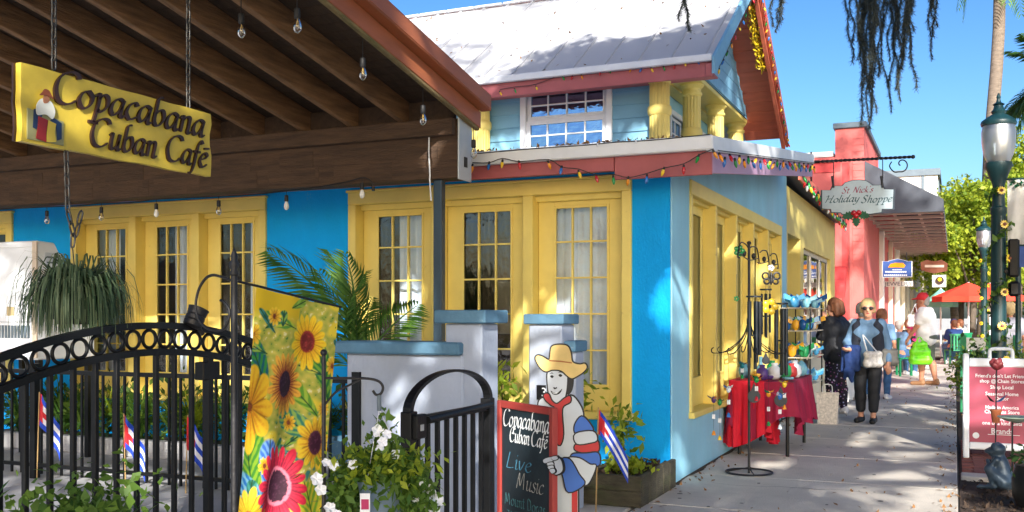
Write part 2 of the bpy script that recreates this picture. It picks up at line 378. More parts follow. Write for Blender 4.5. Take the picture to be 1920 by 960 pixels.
# ------------------------------------------------------------------ smooth bodies from joined tapered limbs (surface nets)
def sdf_body(name, prims, m, parent=None, res=.012, k=.03, carve=None, smooth=True, M=None):
    """prims: (a, b, ra, rb, [flatten (sx,sy,sz)], mat index). One continuous surface round all limbs."""
    A = np.array([p[0] for p in prims], np.float32); B = np.array([p[1] for p in prims], np.float32)
    ra = np.array([p[2] for p in prims], np.float32); rb = np.array([p[3] for p in prims], np.float32)
    mx = np.maximum(ra, rb)[:,None]+k
    mx = mx*np.array([[max(1.0, max(p[4])) if len(p) > 4 and p[4] is not None else 1.0] for p in prims], np.float32)
    lo = np.minimum(A-mx, B-mx).min(0)-2*res; hi = np.maximum(A+mx, B+mx).max(0)+2*res
    N = np.ceil((hi-lo)/res).astype(int)+1
    D = np.full(N, 1e3, np.float32); I = np.zeros(N, np.int16); best = np.full(N, 1e3, np.float32)
    for i, p in enumerate(prims):
        l_ = np.minimum(A[i]-mx[i], B[i]-mx[i])-3*k-2*res; h_ = np.maximum(A[i]+mx[i], B[i]+mx[i])+3*k+2*res
        a0 = np.clip(((l_-lo)/res).astype(int), 0, N-1); a1 = np.clip(((h_-lo)/res).astype(int)+1, 1, N)
        gx, gy, gz = np.meshgrid(*[lo[j]+res*np.arange(a0[j], a1[j], dtype=np.float32) for j in range(3)], indexing='ij')
        P = np.stack([gx, gy, gz], -1); d = B[i]-A[i]; L2 = float(d @ d)+1e-12
        h = np.clip(((P-A[i]) @ d)/L2, 0, 1); q = P-A[i]-h[...,None]*d
        fl = p[4] if len(p) > 4 and p[4] is not None else None
        if fl is not None: q = q/np.array(fl, np.float32)
        dist = np.sqrt((q*q).sum(-1))-(ra[i]+(rb[i]-ra[i])*h)
        sl = tuple(slice(a0[j], a1[j]) for j in range(3))
        cur = D[sl]; hh = np.clip(.5+.5*(cur-dist)/k, 0, 1)
        D[sl] = np.where(cur > 100, dist, cur*(1-hh)+dist*hh-k*hh*(1-hh))
        bt = best[sl]; up_ = dist < bt
        best[sl] = np.where(up_, dist, bt); I[sl] = np.where(up_, (p[5] if len(p) > 5 else 0), I[sl])
    ins = D < 0
    c = np.zeros(np.array(N)-1, np.uint8)
    S8 = [(i,j,l) for i in (0,1) for j in (0,1) for l in (0,1)]
    for i, j, l in S8: c += ins[i:N[0]-1+i, j:N[1]-1+j, l:N[2]-1+l]
    act = (c > 0) & (c < 8); idx = np.full(act.shape, -1, np.int64); cells = np.argwhere(act); idx[act] = np.arange(len(cells))
    acc = np.zeros((len(cells), 3)); cnt = np.zeros(len(cells))
    E = [(a, b) for a in range(8) for b in range(a+1, 8) if sum(abs(x-y) for x, y in zip(S8[a], S8[b])) == 1]
    val = [D[cells[:,0]+s_[0], cells[:,1]+s_[1], cells[:,2]+s_[2]] for s_ in S8]
    for a, b in E:
        va, vb = val[a], val[b]; ok = (va < 0) != (vb < 0)
        t = np.where(ok, va/(va-vb+1e-12), 0)
        pa, pb = np.array(S8[a]), np.array(S8[b])
        acc += np.where(ok[:,None], pa+t[:,None]*(pb-pa), 0); cnt += ok
    V = lo+res*(cells+acc/np.maximum(cnt, 1)[:,None])
    mv = I[cells[:,0], cells[:,1], cells[:,2]]
    F = []
    for axx in range(3):
        o1, o2 = [(1,2),(2,0),(0,1)][axx]
        sl0 = [slice(None)]*3; sl1 = [slice(None)]*3; sl0[axx] = slice(0, -1); sl1[axx] = slice(1, None)
        a, b = ins[tuple(sl0)], ins[tuple(sl1)]
        ed = np.argwhere(a != b)
        ed = ed[(ed[:,o1] > 0) & (ed[:,o2] > 0) & (ed[:,o1] < N[o1]-1) & (ed[:,o2] < N[o2]-1)]
        if not len(ed): continue
        e1 = np.zeros(3, int); e1[o1] = 1; e2 = np.zeros(3, int); e2[o2] = 1
        g = lambda q: idx[q[:,0], q[:,1], q[:,2]]
        q = np.stack([g(ed-e1-e2), g(ed-e2), g(ed), g(ed-e1)], 1)
        fl = a[ed[:,0], ed[:,1], ed[:,2]]
        q = np.where(fl[:,None], q, q[:,::-1]); F.append(q)
    F = np.concatenate(F); F = F[(F >= 0).all(1)]
    if M is not None:
        Mn = np.array(M); V = V @ Mn[:3,:3].T + Mn[:3,3]
    return npmesh(name, V, F, m, parent, smooth, mi=mv[F[:,0]] if isinstance(m, (list, tuple)) else None)
# ------------------------------------------------------------------ materials
m_blue = mat('blue_stucco', srgb(10,164,244), .75, .10, 1.6, .3, 60, stretch=(1,1,.55), spec=.2, dirt=.35, dirtcol=srgb(56,160,218), chips=.35, chipcol=srgb(120,180,205), chipscale=5)
m_siding = mat('pale_blue_siding', srgb(120,172,200), .6, .06, 3, .1, 30, stretch=(.4,3,3))
m_paleblue = mat('pale_blue_stucco', srgb(146,204,226), .7, .10, 1.8, .3, 60, stretch=(1,1,.5), dirt=.4, dirtcol=srgb(172,190,210))
m_yellow = mat('yellow_paint', srgb(232,210,114), .5, .07, 3, .08, 25, dirt=.3, dirtcol=srgb(206,180,104), chips=.4, chipcol=srgb(170,140,80), chipscale=7)
m_paleyellow = mat('pale_yellow_paint', srgb(222,200,110), .55, .07, 3, .1, 30)
m_white = mat('white_paint', srgb(225,228,232), .45, .05, 4, .05, 30, dirt=.2, dirtcol=srgb(180,184,186))
m_roofmetal = mat('white_roof_metal', srgb(184,184,186), .55, .05, 1.2, .05, 8, stretch=(1,.4,.4), dirt=.3, dirtcol=srgb(160,160,160))
m_pink = mat('dusty_pink_paint', srgb(168,88,90), .55, .12, 3, .1, 30, dirt=.35, dirtcol=srgb(170,110,122))
m_red = mat('brick_red_paint', srgb(212,112,84), .6, .12, 3, .15, 30, stretch=(.5,3,3), dirt=.3, dirtcol=srgb(176,86,66))
m_wood = mat('brown_wood_rafter', srgb(128,96,66), .8, .45, 5, .7, 30, stretch=(5,.5,5), dirt=.5, dirtcol=srgb(88,60,40))
m_woodx = mat('brown_wood_beam', srgb(74,54,38), .8, .42, 5, .7, 30, stretch=(.5,5,5), dirt=.55, dirtcol=srgb(48,32,24))
m_deck = mat('dark_roof_boards', srgb(62,46,34), .85, .3, 5, .3, 30, stretch=(5,.5,5), dirt=.5, dirtcol=srgb(32,24,18))
m_moss = mat('mossy_wood', srgb(120,104,70), .9, .35, 9, .5, 40, stretch=(3,.7,3), dirt=.75, dirtcol=srgb(84,96,50))
m_rust = mat('rust_brown_metal', srgb(160,92,58), .5, .15, 3, .1, 30, stretch=(3,.6,3), dirt=.4, dirtcol=srgb(112,62,42))
m_stucco = mat('grey_white_stucco', srgb(166,176,194), .85, .09, 2.2, .3, 34, stretch=(1,1,.6), dirt=.5, dirtcol=srgb(146,150,152), chips=.5, chipcol=srgb(120,122,122), chipscale=6)
m_capblue = mat('slate_blue_paint', srgb(84,124,150), .7, .16, 4, .35, 24, dirt=.35, dirtcol=srgb(110,150,172), chips=.6, chipcol=srgb(150,172,184), chipscale=11)
m_black = mat('black_metal', srgb(15,16,18), .42, .2, 8, .08, 60, spec=.3)
m_iron = mat('wrought_iron', srgb(26,26,30), .5, .25, 9, .15, 60)
m_steelpost = mat('dark_blue_steel', srgb(38,56,68), .4, .15, 5, .05, 30)
m_concrete = mat('sidewalk_concrete', srgb(208,199,186), .85, .12, 1.4, .4, 70, dirt=.6, dirtcol=srgb(150,144,136), chips=.4, chipcol=srgb(120,114,106), chipscale=7)
m_patio = mat('patio_concrete', srgb(168,168,170), .85, .12, 1.6, .3, 60, dirt=.4, dirtcol=srgb(104,106,110))
m_asphalt = mat('asphalt', (.05,.05,.052), .9, .2, 3, .4, 80)
m_mulch = mat('mulch_soil', srgb(74,58,46), .95, .45, 14, .9, 60, dirt=.5, dirtcol=srgb(40,32,28))
m_brick = mat('paving_brick', srgb(122,72,66), .85, .25, 7, .3, 50, dirt=.35, dirtcol=srgb(84,60,60))
m_pinkstucco = mat('salmon_pink_stucco', srgb(208,104,98), .75, .06, 2, .25, 30, dirt=.25, dirtcol=srgb(214,128,118))
m_redpanel = mat('coral_red_paint', srgb(206,70,68), .6, .1, 3, .1, 30)
m_greytrim = mat('grey_trim', srgb(92,106,116), .6, .1, 4)
m_awning = mat('dark_grey_canvas', srgb(74,78,86), .85, .1, 3, .2, 90)
m_cream = mat('cream_wall', srgb(214,204,184), .75, .08, 2, .2, 40)
m_offwhite = mat('offwhite_wall', srgb(226,226,222), .75, .05, 2, .2, 40)
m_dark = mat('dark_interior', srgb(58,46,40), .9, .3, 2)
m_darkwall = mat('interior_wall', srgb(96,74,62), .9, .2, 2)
m_curtain = mat('sheer_curtain', srgb(226,234,246), .9, .08, 5)
m_glass = glassmat('window_glass', (.88,.92,.95), .95, .05)
m_skyglass = glassmat('upper_window_glass', (.18,.22,.28), .95, .42, .01, (.42,.68,1.0))  # blue of the mirrored sky is put into the reflection colour
m_shopglass = glassmat('shop_glass', (.75,.8,.8), .9, .10)
m_wire = mat('black_cable', (.01,.01,.011), .6, .1)
m_bulb = glassmat('clear_bulb_glass', (.93,.93,.92), .9, .08)
m_bulbfrost = mat('frosted_bulb', srgb(235,232,222), .2, .03)
m_chain = mat('steel_chain', srgb(90,88,84), .4, .2, 10, metal=.8)
m_galv = mat('galvanised_plate', srgb(186,190,190), .5, .1, 5, metal=.2)
m_oak = mat('oak_bark', srgb(90,80,70), .95, .35, 5, .9, 18, stretch=(2,2,.5))
m_oakleaf = leafmat('oak_leaf', (.03,.06,.012), (.09,.13,.03), .3)
m_mossgrey = leafmat('spanish_moss', (.035,.045,.04), (.11,.125,.105), .25, .9)
m_leafbright = leafmat('bright_leaf', (.11,.19,.012), (.40,.46,.04), .45)
m_leafmid = leafmat('mid_green_leaf', (.04,.11,.015), (.16,.27,.04), .4)
m_leafdark = leafmat('dark_green_leaf', (.015,.05,.012), (.06,.13,.03), .3)
m_spider = leafmat('striped_grass_leaf', (.03,.07,.03), (.14,.19,.10), .3)
m_palmleaf = leafmat('palm_leaf', (.03,.10,.015), (.12,.24,.04), .35)
m_palmtrunk = mat('palm_trunk', srgb(112,100,88), .95, .3, 4, .8, 14, stretch=(1,1,4))
m_lampgreen = mat('green_iron', srgb(20,54,58), .42, .15, 5, .08, 40)
m_skin = mat('skin', srgb(206,150,122), .55, .06, 9)
# ------------------------------------------------------------------ ground
def struct(o): return tag(o, kind='structure')
g = MB(); g._add([(-400,-300,-.14),(400,-300,-.14),(400,900,-.14),(-400,900,-.14)], [(0,1,2,3)])
struct(g.build('ground', mat('pale_ground', srgb(192,188,180), .9, .15, .8, .2, 20)))
road = struct(MB().box(1.9, 9.5, -30, 220, -.135, -.125).build('road', m_asphalt))
sw = struct(MB().box(-2.128, .03, -12, 130, -.12, -.02).build('sidewalk', mat('joint_dark', srgb(70,66,62), .95, .2)))
def slab(parent, name, m, x0, x1, y0, y1, z, gap=.009):
    b = MB().box(x0+gap, x1-gap, y0+gap, y1-gap, z-.06, z+rng.uniform(-.0015,.0015))
    return b.build(name, m, parent, bevel=.006)
slab(sw, 'slab', m_concrete, -2.12, .03, -12, 1.0, 0)
y = 1.0
while y < 40:
    L = 1.55; slab(sw, 'slab', m_concrete, -2.12, .03, y, y+L, 0); y += L
slab(sw, 'slab', m_concrete, -2.12, .03, y, 130, 0)
patio = struct(MB().box(-14, -2.14, -4, 8.04, -.12, -.02).build('patio_paving', MATS['joint_dark']))
for i in range(7):
    for j in range(8):
        x0 = -13.6+i*1.64; y0 = -3.9+j*1.5
        if y0 > 7.6: continue
        slab(patio, 'slab', m_patio if x0 < -4.2 else m_concrete, x0, min(x0+1.64, -2.14), y0, min(y0+1.5, 8.03), 0)
strip = struct(MB().box(.036, 1.7, -4, 130, -.12, -.03).build('planting_strip', m_mulch))
kerb = struct(MB().box(1.7, 1.88, -30, 220, -.13, 0.0).build('kerb', m_concrete, bevel=.02))
# brick paving across the strip under the folding sign
bme = MB().box(-.098,.098,-.048,.048,-.05,0).mesh('brick', m_brick)
for r_ in range(26):
    for c_ in range(4):
        yb = 9.75+.104*r_; xb = .16+.204*c_+(.1 if r_ % 2 else 0)
        o = link('brick', bme, strip, (xb, yb, .004+rng.uniform(-.003,.003)), (0,0,rng.uniform(-.02,.02)))
# edging slab between mulch and brick
MB().box(.05, 1.6, 9.45, 9.68, -.06, .012).build('edging_slab', m_concrete, strip, bevel=.008)
# loose bark on the soil
r = np.random.default_rng(4)
C = np.stack([r.uniform(.06,1.65,2600), r.uniform(5.0,9.45,2600), r.uniform(-.03,.0,2600)],1)
bk = leaves('bark_chips', m_mulch, C, .05, strip, 2.5, 1.5, 3); tag(bk, kind='stuff')

# ------------------------------------------------------------------ helper: wall with holes (cells of a grid, one mesh)
def wall_holes(mb, u0, u1, z0, z1, holes, put):
    us = sorted({u0,u1,*[h[0] for h in holes],*[h[1] for h in holes]}); zs = sorted({z0,z1,*[h[2] for h in holes],*[h[3] for h in holes]})
    for a, b in zip(us[:-1], us[1:]):
        run = None
        for c, d in zip(zs[:-1], zs[1:]):
            um, zm = (a+b)/2, (c+d)/2
            if any(h[0] < um < h[1] and h[2] < zm < h[3] for h in holes):
                continue
            put(a, b, c, d)

# ------------------------------------------------------------------ the café
YF, XS = 8.05, -2.13
cafe = thing('cafe_building', 'bright blue cafe with yellow framed windows and white metal gable roof', 'building', (-6, YF, 0))
ZB, ZT = .517, 2.548
GROUPS = [(-5.235,-2.46,3), (-8.79,-6.19,3), (-11.6,-9.68,2)]
mb = MB()
wall_holes(mb, -13.0, XS, -.1, 2.68, [(a+.03,b-.03,ZB+.03,ZT-.03) for a,b,_ in GROUPS], lambda a,b,c,d: mb.box(a,b,YF,YF+.25,c,d))
mb.build('front_wall', m_blue, cafe)
SY0, SY1, SZ0, SZ1 = 8.68, 13.73, .487, 2.588
mb = MB()
wall_holes(mb, YF+.253, 14.25, -.1, 2.62, [(SY0+.03,SY1-.03,SZ0+.03,SZ1-.03)], lambda a,b,c,d: mb.box(XS-.25,XS-.001,a,b,c,d))
mb.prism([(XS-.001,YF+.253,2.62),(XS-.001,14.25,2.62),(XS-.001,14.25,3.4),(XS-.001,13.6,3.4),(XS-.001,YF+.253,2.72)], (-1,0,0), .25)
mb.build('side_wall', m_paleblue, cafe)
# pale corner board on the side
MB().box(XS-.002, XS+.012, YF-.006, YF+.30, 0.0, 2.62).build('corner_board', m_paleblue, cafe, bevel=.004)
# dark room behind the glass
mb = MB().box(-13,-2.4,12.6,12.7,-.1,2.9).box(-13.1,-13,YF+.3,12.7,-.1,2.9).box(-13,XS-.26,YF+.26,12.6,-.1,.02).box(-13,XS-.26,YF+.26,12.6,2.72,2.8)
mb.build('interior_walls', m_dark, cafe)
for k in range(5): MB().lathe([(.22,.02),(.05,.06),(.04,.74),(.4,.75),(.4,.78)], (-11+1.5*k,10.6,0), 16).build('interior_table', m_darkwall, cafe)
MB().box(-4.6,-3.1,9.645,9.7,.02,2.2).build('interior_partition', m_darkwall, cafe)
for a_,b_,c_,d_ in ((-3.9,-3.3,1.3,1.9),(-4.4,-4.05,1.2,1.75)): MB().box(a_,b_,9.6,9.64,c_,d_).build('interior_notice', m_cream, cafe)

def sash(parent, M, w, h, stile, top, bottom, cols, rows, mframe, mglass, depth=.045, mun=.016):
    """a glazed leaf in the plane of M: frame part with its muntins, one pane per light (sub-parts)"""
    mb = MB(); mb.M = M
    mb.box(0, stile, 0, h, -depth, 0).box(w-stile, w, 0, h, -depth, 0)
    mb.box(stile, w-stile, 0, bottom, -depth, -.001).box(stile, w-stile, h-top, h, -depth, -.001)
    x0, x1, y0, y1 = stile, w-stile, bottom, h-top; cw = (x1-x0)/cols; rh = (y1-y0)/rows
    # raised glazing bead
    bd = .022
    mb.box(x0, x0+bd, y0, y1, -.01, .008).box(x1-bd, x1, y0, y1, -.01, .008).box(x0+bd, x1-bd, y0, y0+bd, -.01, .008).box(x0+bd, x1-bd, y1-bd, y1, -.01, .008)
    f = mb.build('window', mframe, parent, bevel=.003)
    for c in range(1, cols):
        b = MB(); b.M = M; b.box(x0+cw*c-mun/2, x0+cw*c+mun/2, y0+bd, y1-bd, -.03, .004).build('muntin', mframe, f, bevel=.003)
    for r_ in range(1, rows):
        b = MB(); b.M = M; b.box(x0+bd, x1-bd, y0+rh*r_-mun/2, y0+rh*r_+mun/2, -.03, .002).build('muntin', mframe, f, bevel=.003)
    for c in range(cols):
        for r_ in range(rows):
            p = MB(); p.M = M; xa, xb, ya, yb = x0+cw*c+mun/2, x0+cw*(c+1)-mun/2, y0+rh*r_+mun/2, y0+rh*(r_+1)-mun/2
            tz = rng.uniform(-.002,.002); tx = rng.uniform(-.002,.002)
            p._add([(xa,ya,-.016-tz),(xb,ya,-.016-tx),(xb,yb,-.016+tz),(xa,yb,-.016+tx)], [(0,1,2,3)]); p.build('pane', mglass, f)
    return f
def curtain(parent, M, w, z0, z1, n=60, amp=.025, seed=0):
    r = random.Random(seed); V = []; F = []; ph = [r.uniform(0,6) for _ in range(4)]
    for i in range(n+1):
        x = w*i/n; a = amp*(math.sin(x*60+ph[0])+.6*math.sin(x*97+ph[1])+.5*math.sin(x*31+ph[2]))
        for j in range(7):
            z = z0+(z1-z0)*j/6; s_ = .55+.45*(1-j/6)
            V.append(M @ Vector((x, z, a*s_)))
    for i in range(n):
        for j in range(6): F.append((i*7+j, (i+1)*7+j, (i+1)*7+j+1, i*7+j+1))
    mb = MB(); mb._add(V, F); return mb.build('curtain', m_curtain, parent, smooth=True)
def casing_front(a, b, n, curt):
    J, MU, HD = .085, .095, .115; rec = .11
    mb = MB()
    mb.box(a, b, YF-.03, YF+.06, ZT-HD, ZT).box(a-.015, b+.015, YF-.045, YF+.02, ZT-.002, ZT+.022)
    mb.box(a, a+J, YF-.028, YF+.2, ZB+.06, ZT-HD).box(b-J, b, YF-.028, YF+.2, ZB+.06, ZT-HD)
    uw = (b-a-2*J-MU*(n-1))/n
    for i in range(1, n): x = a+J+uw*i+MU*(i-1); mb.box(x, x+MU, YF-.026, YF+.2, ZB+.06, ZT-HD)
    mb.box(a+J, b-J, YF+.062, YF+.2, ZT-HD-.05, ZT-.02)
    mb.box(a-.02, b+.02, YF-.06, YF+.2, ZB, ZB+.06)
    mb.build('window_casing', m_yellow, cafe, bevel=.006)
    for i in range(n):
        x = a+J+(uw+MU)*i; M = frame((x+.004, YF+rec, ZB+.062), (1,0,0))
        sash(cafe, M, uw-.008, ZT-HD-ZB-.062-.004, .145, .085, .2, 3, 5, m_yellow, m_glass)
        if curt[i]:
            f0, f1 = curt[i]; Mc = frame((x+uw*f0, YF+.3, .1), (1,0,0)); curtain(cafe, Mc, uw*(f1-f0), 0, 2.3, seed=i+int(a*10))
casing_front(-5.235, -2.46, 3, [(.35,1.02), None, (-.1,1.05)])
casing_front(-8.79, -6.19, 3, [(.0,.45), (.3,.6), (.55,.8)])
casing_front(-11.6, -9.68, 2, [None, None])
# side windows: deep bays
J, MU, HD = .07, .06, .13; n = 5
mb = MB(); mb.box(XS-.05, XS+.02, SY0, SY1, SZ1-HD, SZ1)
mb.box(XS-.25, XS+.018, SY0, SY0+J, SZ0+.05, SZ1-HD).box(XS-.25, XS+.018, SY1-J, SY1, SZ0+.05, SZ1-HD)
uw = (SY1-SY0-2*J-MU*(n-1))/n
for i in range(1, n): yy = SY0+J+uw*i+MU*(i-1); mb.box(XS-.25, XS+.016, yy, yy+MU, SZ0+.05, SZ1-HD)
mb.box(XS-.25, XS-.052, SY0+J, SY1-J, SZ1-HD-.03, SZ1-.02)
mb.box(XS-.25, XS+.05, SY0-.02, SY1+.02, SZ0, SZ0+.05)
mb.build('side_window_casing', m_yellow, cafe, bevel=.006)
for i in range(n):
    yy = SY0+J+(uw+MU)*i; M = frame((XS-.11, yy+.004, SZ0+.052), (0,1,0))
    sash(cafe, M, uw-.008, SZ1-HD-SZ0-.056, .075, .09, .25, 1, 1, m_yellow, m_glass)
    if i in (0,1,2): curtain(cafe, frame((XS-.34, yy, .1), (0,1,0)), uw, 0, 2.3, seed=40+i)

# lower shed roof: rises away from the front eave
RX0, RX1, RY0, RY1 = -13.0, -1.69, 7.6, 13.5
rz = lambda y: 2.757+.1238*(y-RY0)
def slope_slab(mb, x0, x1, y0, y1, z0, z1, th):
    mb._add([(x0,y0,z0-th),(x1,y0,z0-th),(x1,y1,z1-th),(x0,y1,z1-th),(x0,y0,z0),(x1,y0,z0),(x1,y1,z1),(x0,y1,z1)],
            [(0,3,2,1),(4,5,6,7),(0,1,5,4),(1,2,6,5),(2,3,7,6),(3,0,4,7)])
mb = MB(); slope_slab(mb, RX0, RX1-.02, RY0+.02, RY1, rz(RY0)-.02, rz(RY1)-.02, .05)
mb.build('shed_roof', m_roofmetal, cafe)
mb = MB(); slope_slab(mb, RX0, RX1-.04, RY0+.05, RY1-.02, rz(RY0)-.19, rz(RY1)-.19, .02); mb.build('soffit', m_pink, cafe)
for xa, xb, dz in ((RX0,-5.6,.085),(-5.6,-2.47,.06),(-2.47,RX1,-.012)):
    MB().box(xa+.003, xb-.003, RY0+.0, RY0+.03, 2.478+dz, 2.66).build('fascia_board', m_pink, cafe, bevel=.004)
mb = MB().box(RX0, RX1+.02, RY0-.07, RY0-.002, 2.645, 2.757); mb.build('gutter', m_white, cafe, bevel=.01)
# raking fascia along the side
def rake_piece(y0, y1, t0, t1, x0, x1, m, name):
    mb = MB(); mb._add([(x0,y0,rz(y0)-t1),(x1,y0,rz(y0)-t1),(x1,y1,rz(y1)-t1),(x0,y1,rz(y1)-t1),(x0,y0,rz(y0)-t0),(x1,y0,rz(y0)-t0),(x1,y1,rz(y1)-t0),(x0,y1,rz(y1)-t0)],
            [(0,3,2,1),(4,5,6,7),(0,1,5,4),(1,2,6,5),(2,3,7,6),(3,0,4,7)]); return mb.build(name, m, cafe, bevel=.003)
for a, b in ((RY0-.06,9.4),(9.403,11.2),(11.203,RY1)): rake_piece(a, b, .0, .12, RX1-.03, RX1+.022, m_white, 'rake_flashing')
for a, b in ((RY0+.033,10.2),(10.203,RY1)): rake_piece(a, b, .123, .285, RX1-.03, RX1, mat('lilac_pink_paint', srgb(178,142,172), .55, .08, 3, .1, 30), 'rake_board')

# upper storey
UY, UX = 11.72, -3.35
mb = MB(); WH = (-4.97,-3.90,3.47,4.24)
wall_holes(mb, -12.0, UX, 3.0, 4.45, [WH], lambda a,b,c,d: mb.box(a,b,UY,UY+.2,c,d)); mb.build('upper_front_wall', m_siding, cafe)
for side in ((-6.2, WH[0]-.075), (WH[1]+.075, UX)):
    for k in range(8):
        z = 3.13+.165*k; mb = MB()
        x0, x1 = side; mb._add([(x0,UY-.028,z),(x1,UY-.028,z),(x1,UY-.008,z+.168),(x0,UY-.008,z+.168),(x0,UY-.001,z),(x1,UY-.001,z),(x1,UY-.001,z+.168),(x0,UY-.001,z+.168)],
            [(0,1,2,3),(0,4,5,1),(3,2,6,7),(0,3,7,4),(1,5,6,2)])
        mb.build('siding_plank', m_siding, cafe)
M = frame((WH[0], UY+.03, WH[2]), (1,0,0))
mb = MB(); a,b,c,d = WH
mb.box(a-.075,a,UY-.045,UY+.03,c-.06,d+.06).box(b,b+.075,UY-.045,UY+.03,c-.06,d+.06).box(a,b,UY-.045,UY+.03,c-.06,c).box(a,b,UY-.045,UY+.03,d,d+.06)
mb.build('upper_window_casing', m_white, cafe, bevel=.004)
hh = (d-c)/2
sash(cafe, frame((a, UY+.012, c+hh+.004), (1,0,0)), b-a, hh-.004, .035, .03, .03, 4, 2, m_white, m_skyglass, .03, .018)
sash(cafe, frame((a, UY-.012, c), (1,0,0)), b-a, hh, .035, .03, .03, 4, 2, m_white, m_skyglass, .03, .018)
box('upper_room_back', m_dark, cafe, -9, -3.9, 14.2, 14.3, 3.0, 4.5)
# side wall behind the columns
SX = -3.62
mb = MB(); whs = [(12.15,12.85,3.35,4.2),(13.65,14.35,3.35,4.2),(15.1,15.75,3.35,4.2)]
wall_holes(mb, UY+.2, 16.25, 3.0, 4.45, whs, lambda a,b,c,d: mb.box(SX-.2,SX,a,b,c,d)); mb.build('upper_side_wall', m_paleblue, cafe)
for (a,b,c,d) in whs:
    mb = MB().box(SX-.03,SX+.03,a-.07,a,c-.07,d+.07).box(SX-.03,SX+.03,b,b+.07,c-.07,d+.07).box(SX-.03,SX+.03,a,b,d,d+.07).box(SX-.03,SX+.03,a,b,c-.07,c)
    mb.build('upper_window_casing', m_white, cafe, bevel=.004)
    sash(cafe, frame((SX-.02,a,c),(0,1,0)), b-a, d-c, .035, .03, .03, 2, 4, m_white, m_skyglass, .03, .018)
for k in range(8):   # siding on the recessed wall
    z = 3.13+.165*k
    for a, b in ((UY+.2,12.08),(12.92,13.58),(14.42,15.03)):
        MB().box(SX+.001,SX+.014,a,b,z+.004,z+.162).build('siding_plank', m_siding, cafe)
# fluted columns
def column(x, y, z0, z1, r):
    n = 48; prof = []; mb = MB(); V = []; F = []
    zs = [z0, z1]
    for zi, z in enumerate(zs):
        rr_ = r*(1-.06*zi)
        for k in range(n):
            fl = 1-.07*(1 if k % 3 == 0 else 0); a = 2*math.pi*k/n; V.append((x+rr_*fl*math.cos(a), y+rr_*fl*math.sin(a), z))
    for k in range(n): F.append((k, (k+1) % n, n+(k+1) % n, n+k))
    mb._add(V, F)
    c = mb.build('column', m_paleyellow, cafe)
    MB().lathe([(r*.95,z1-.16),(r*1.1,z1-.14),(r*1.1,z1-.11),(r*.97,z1-.1),(r*.97,z1-.06),(r*1.28,z1-.02),(r*1.28,z1)], (x,y,0), 28).build('capital', m_yellow, c, smooth='auto')
    MB().lathe([(r*1.0,z0+.56),(r*1.12,z0+.58),(r*1.16,z0+.62),(r*1.12,z0+.66),(r*1.0,z0+.68)], (x,y,0), 28).build('ring_moulding', m_paleyellow, c, smooth='auto')
    MB().lathe([(r*1.25,z0),(r*1.25,z0+.05),(r*1.05,z0+.1)], (x,y,0), 28).build('base', m_paleyellow, c, smooth='auto')
for yy in (13.17, 14.63, 16.1): column(-3.2, yy, 3.2, 4.46, .125)
column(-3.2, 11.58, 3.2, 4.30, .125)
column(ax(903, 11.6), 11.58, 3.2, 4.30, .12)
MB().box(-3.42, -3.03, 11.72, 16.15, 4.46, 4.52).build('architrave', m_yellow, cafe, bevel=.006)
MB().box(-3.6, -3.425, 11.93, 16.2, 4.44, 4.5).build('porch_ceiling', m_yellow, cafe)
# gable roof
GX, GY0, GY1, RIDGE, EV, AP = -2.5, 11.24, 16.55, 13.93, 4.32, 6.12
fz = lambda y: EV+(AP-EV)*(y-GY0)/(RIDGE-GY0); bz = lambda y: EV+(AP-EV)*(GY1-y)/(GY1-RIDGE)
mb = MB(); slope_slab(mb, -13, GX, GY0, RIDGE, EV, AP, .06); mb.build('roof_front', m_roofmetal, cafe)
mb = MB(); slope_slab(mb, -13, GX, RIDGE, GY1, AP, EV, .06); mb.build('roof_rear', m_roofmetal, cafe)
for k in range(26):   # flat seams of the metal sheets
    x = -12.6+.4*k; mb = MB(); slope_slab(mb, x, x+.022, GY0+.01, RIDGE-.02, EV+.03, AP+.018, .03); mb.build('roof_seam', m_roofmetal, cafe)
for k in range(22):
    x0 = -13+.48*k; MB().bar((x0+.008,RIDGE,AP+.02),(x0+.472,RIDGE,AP+.02),.16,.03).build('ridge_cap', m_white, cafe, bevel=.01)
# front eave: pink fascia, white gutter
MB().box(-13, GX-.001, GY0-.004, GY0+.03, 4.09, 4.255).build('eave_fascia', m_pink, cafe, bevel=.004)
MB().box(-13, GX+.01, GY0-.07, GY0-.006, 4.255, 4.335).build('eave_gutter', m_white, cafe, bevel=.008)
mb = MB(); mb.box(-13, GX-.03, GY0+.032, UY-.03, 4.16, 4.18); mb.build('eave_soffit', m_pink, cafe)
# gable end: rake boards front (white) and rear (red), pediment planks, red soffit boards
def rake2(y0, y1, f, t0, t1, x0, x1, m, name):
    mb = MB(); mb._add([(x0,y0,f(y0)-t1),(x1,y0,f(y0)-t1),(x1,y1,f(y1)-t1),(x0,y1,f(y1)-t1),(x0,y0,f(y0)+t0),(x1,y0,f(y0)+t0),(x1,y1,f(y1)+t0),(x0,y1,f(y1)+t0)],
            [(0,3,2,1),(4,5,6,7),(0,1,5,4),(1,2,6,5),(2,3,7,6),(3,0,4,7)]); return mb.build(name, m, cafe, bevel=.004)
rake2(GY0-.07, RIDGE, fz, .03, .17, GX+.012, GX+.05, m_siding, 'front_rake_board')
rake2(RIDGE+.003, GY1+.02, bz, .03, .2, GX+.012, GX+.05, m_red, 'rear_rake_board')
rake2(GY0-.05, RIDGE, fz, -.065, .2, GX-.06, GX+.008, m_pink, 'front_barge')
rake2(RIDGE+.003, GY1, bz, -.065, .26, GX-.05, GX+.008, m_red, 'rear_barge')
PX = -3.02
mb = MB(); mb._add([(PX,11.70,4.52),(PX,16.15,4.52),(PX,RIDGE,AP-.09)], [(0,1,2)])
mb.build('pediment', m_siding, cafe)
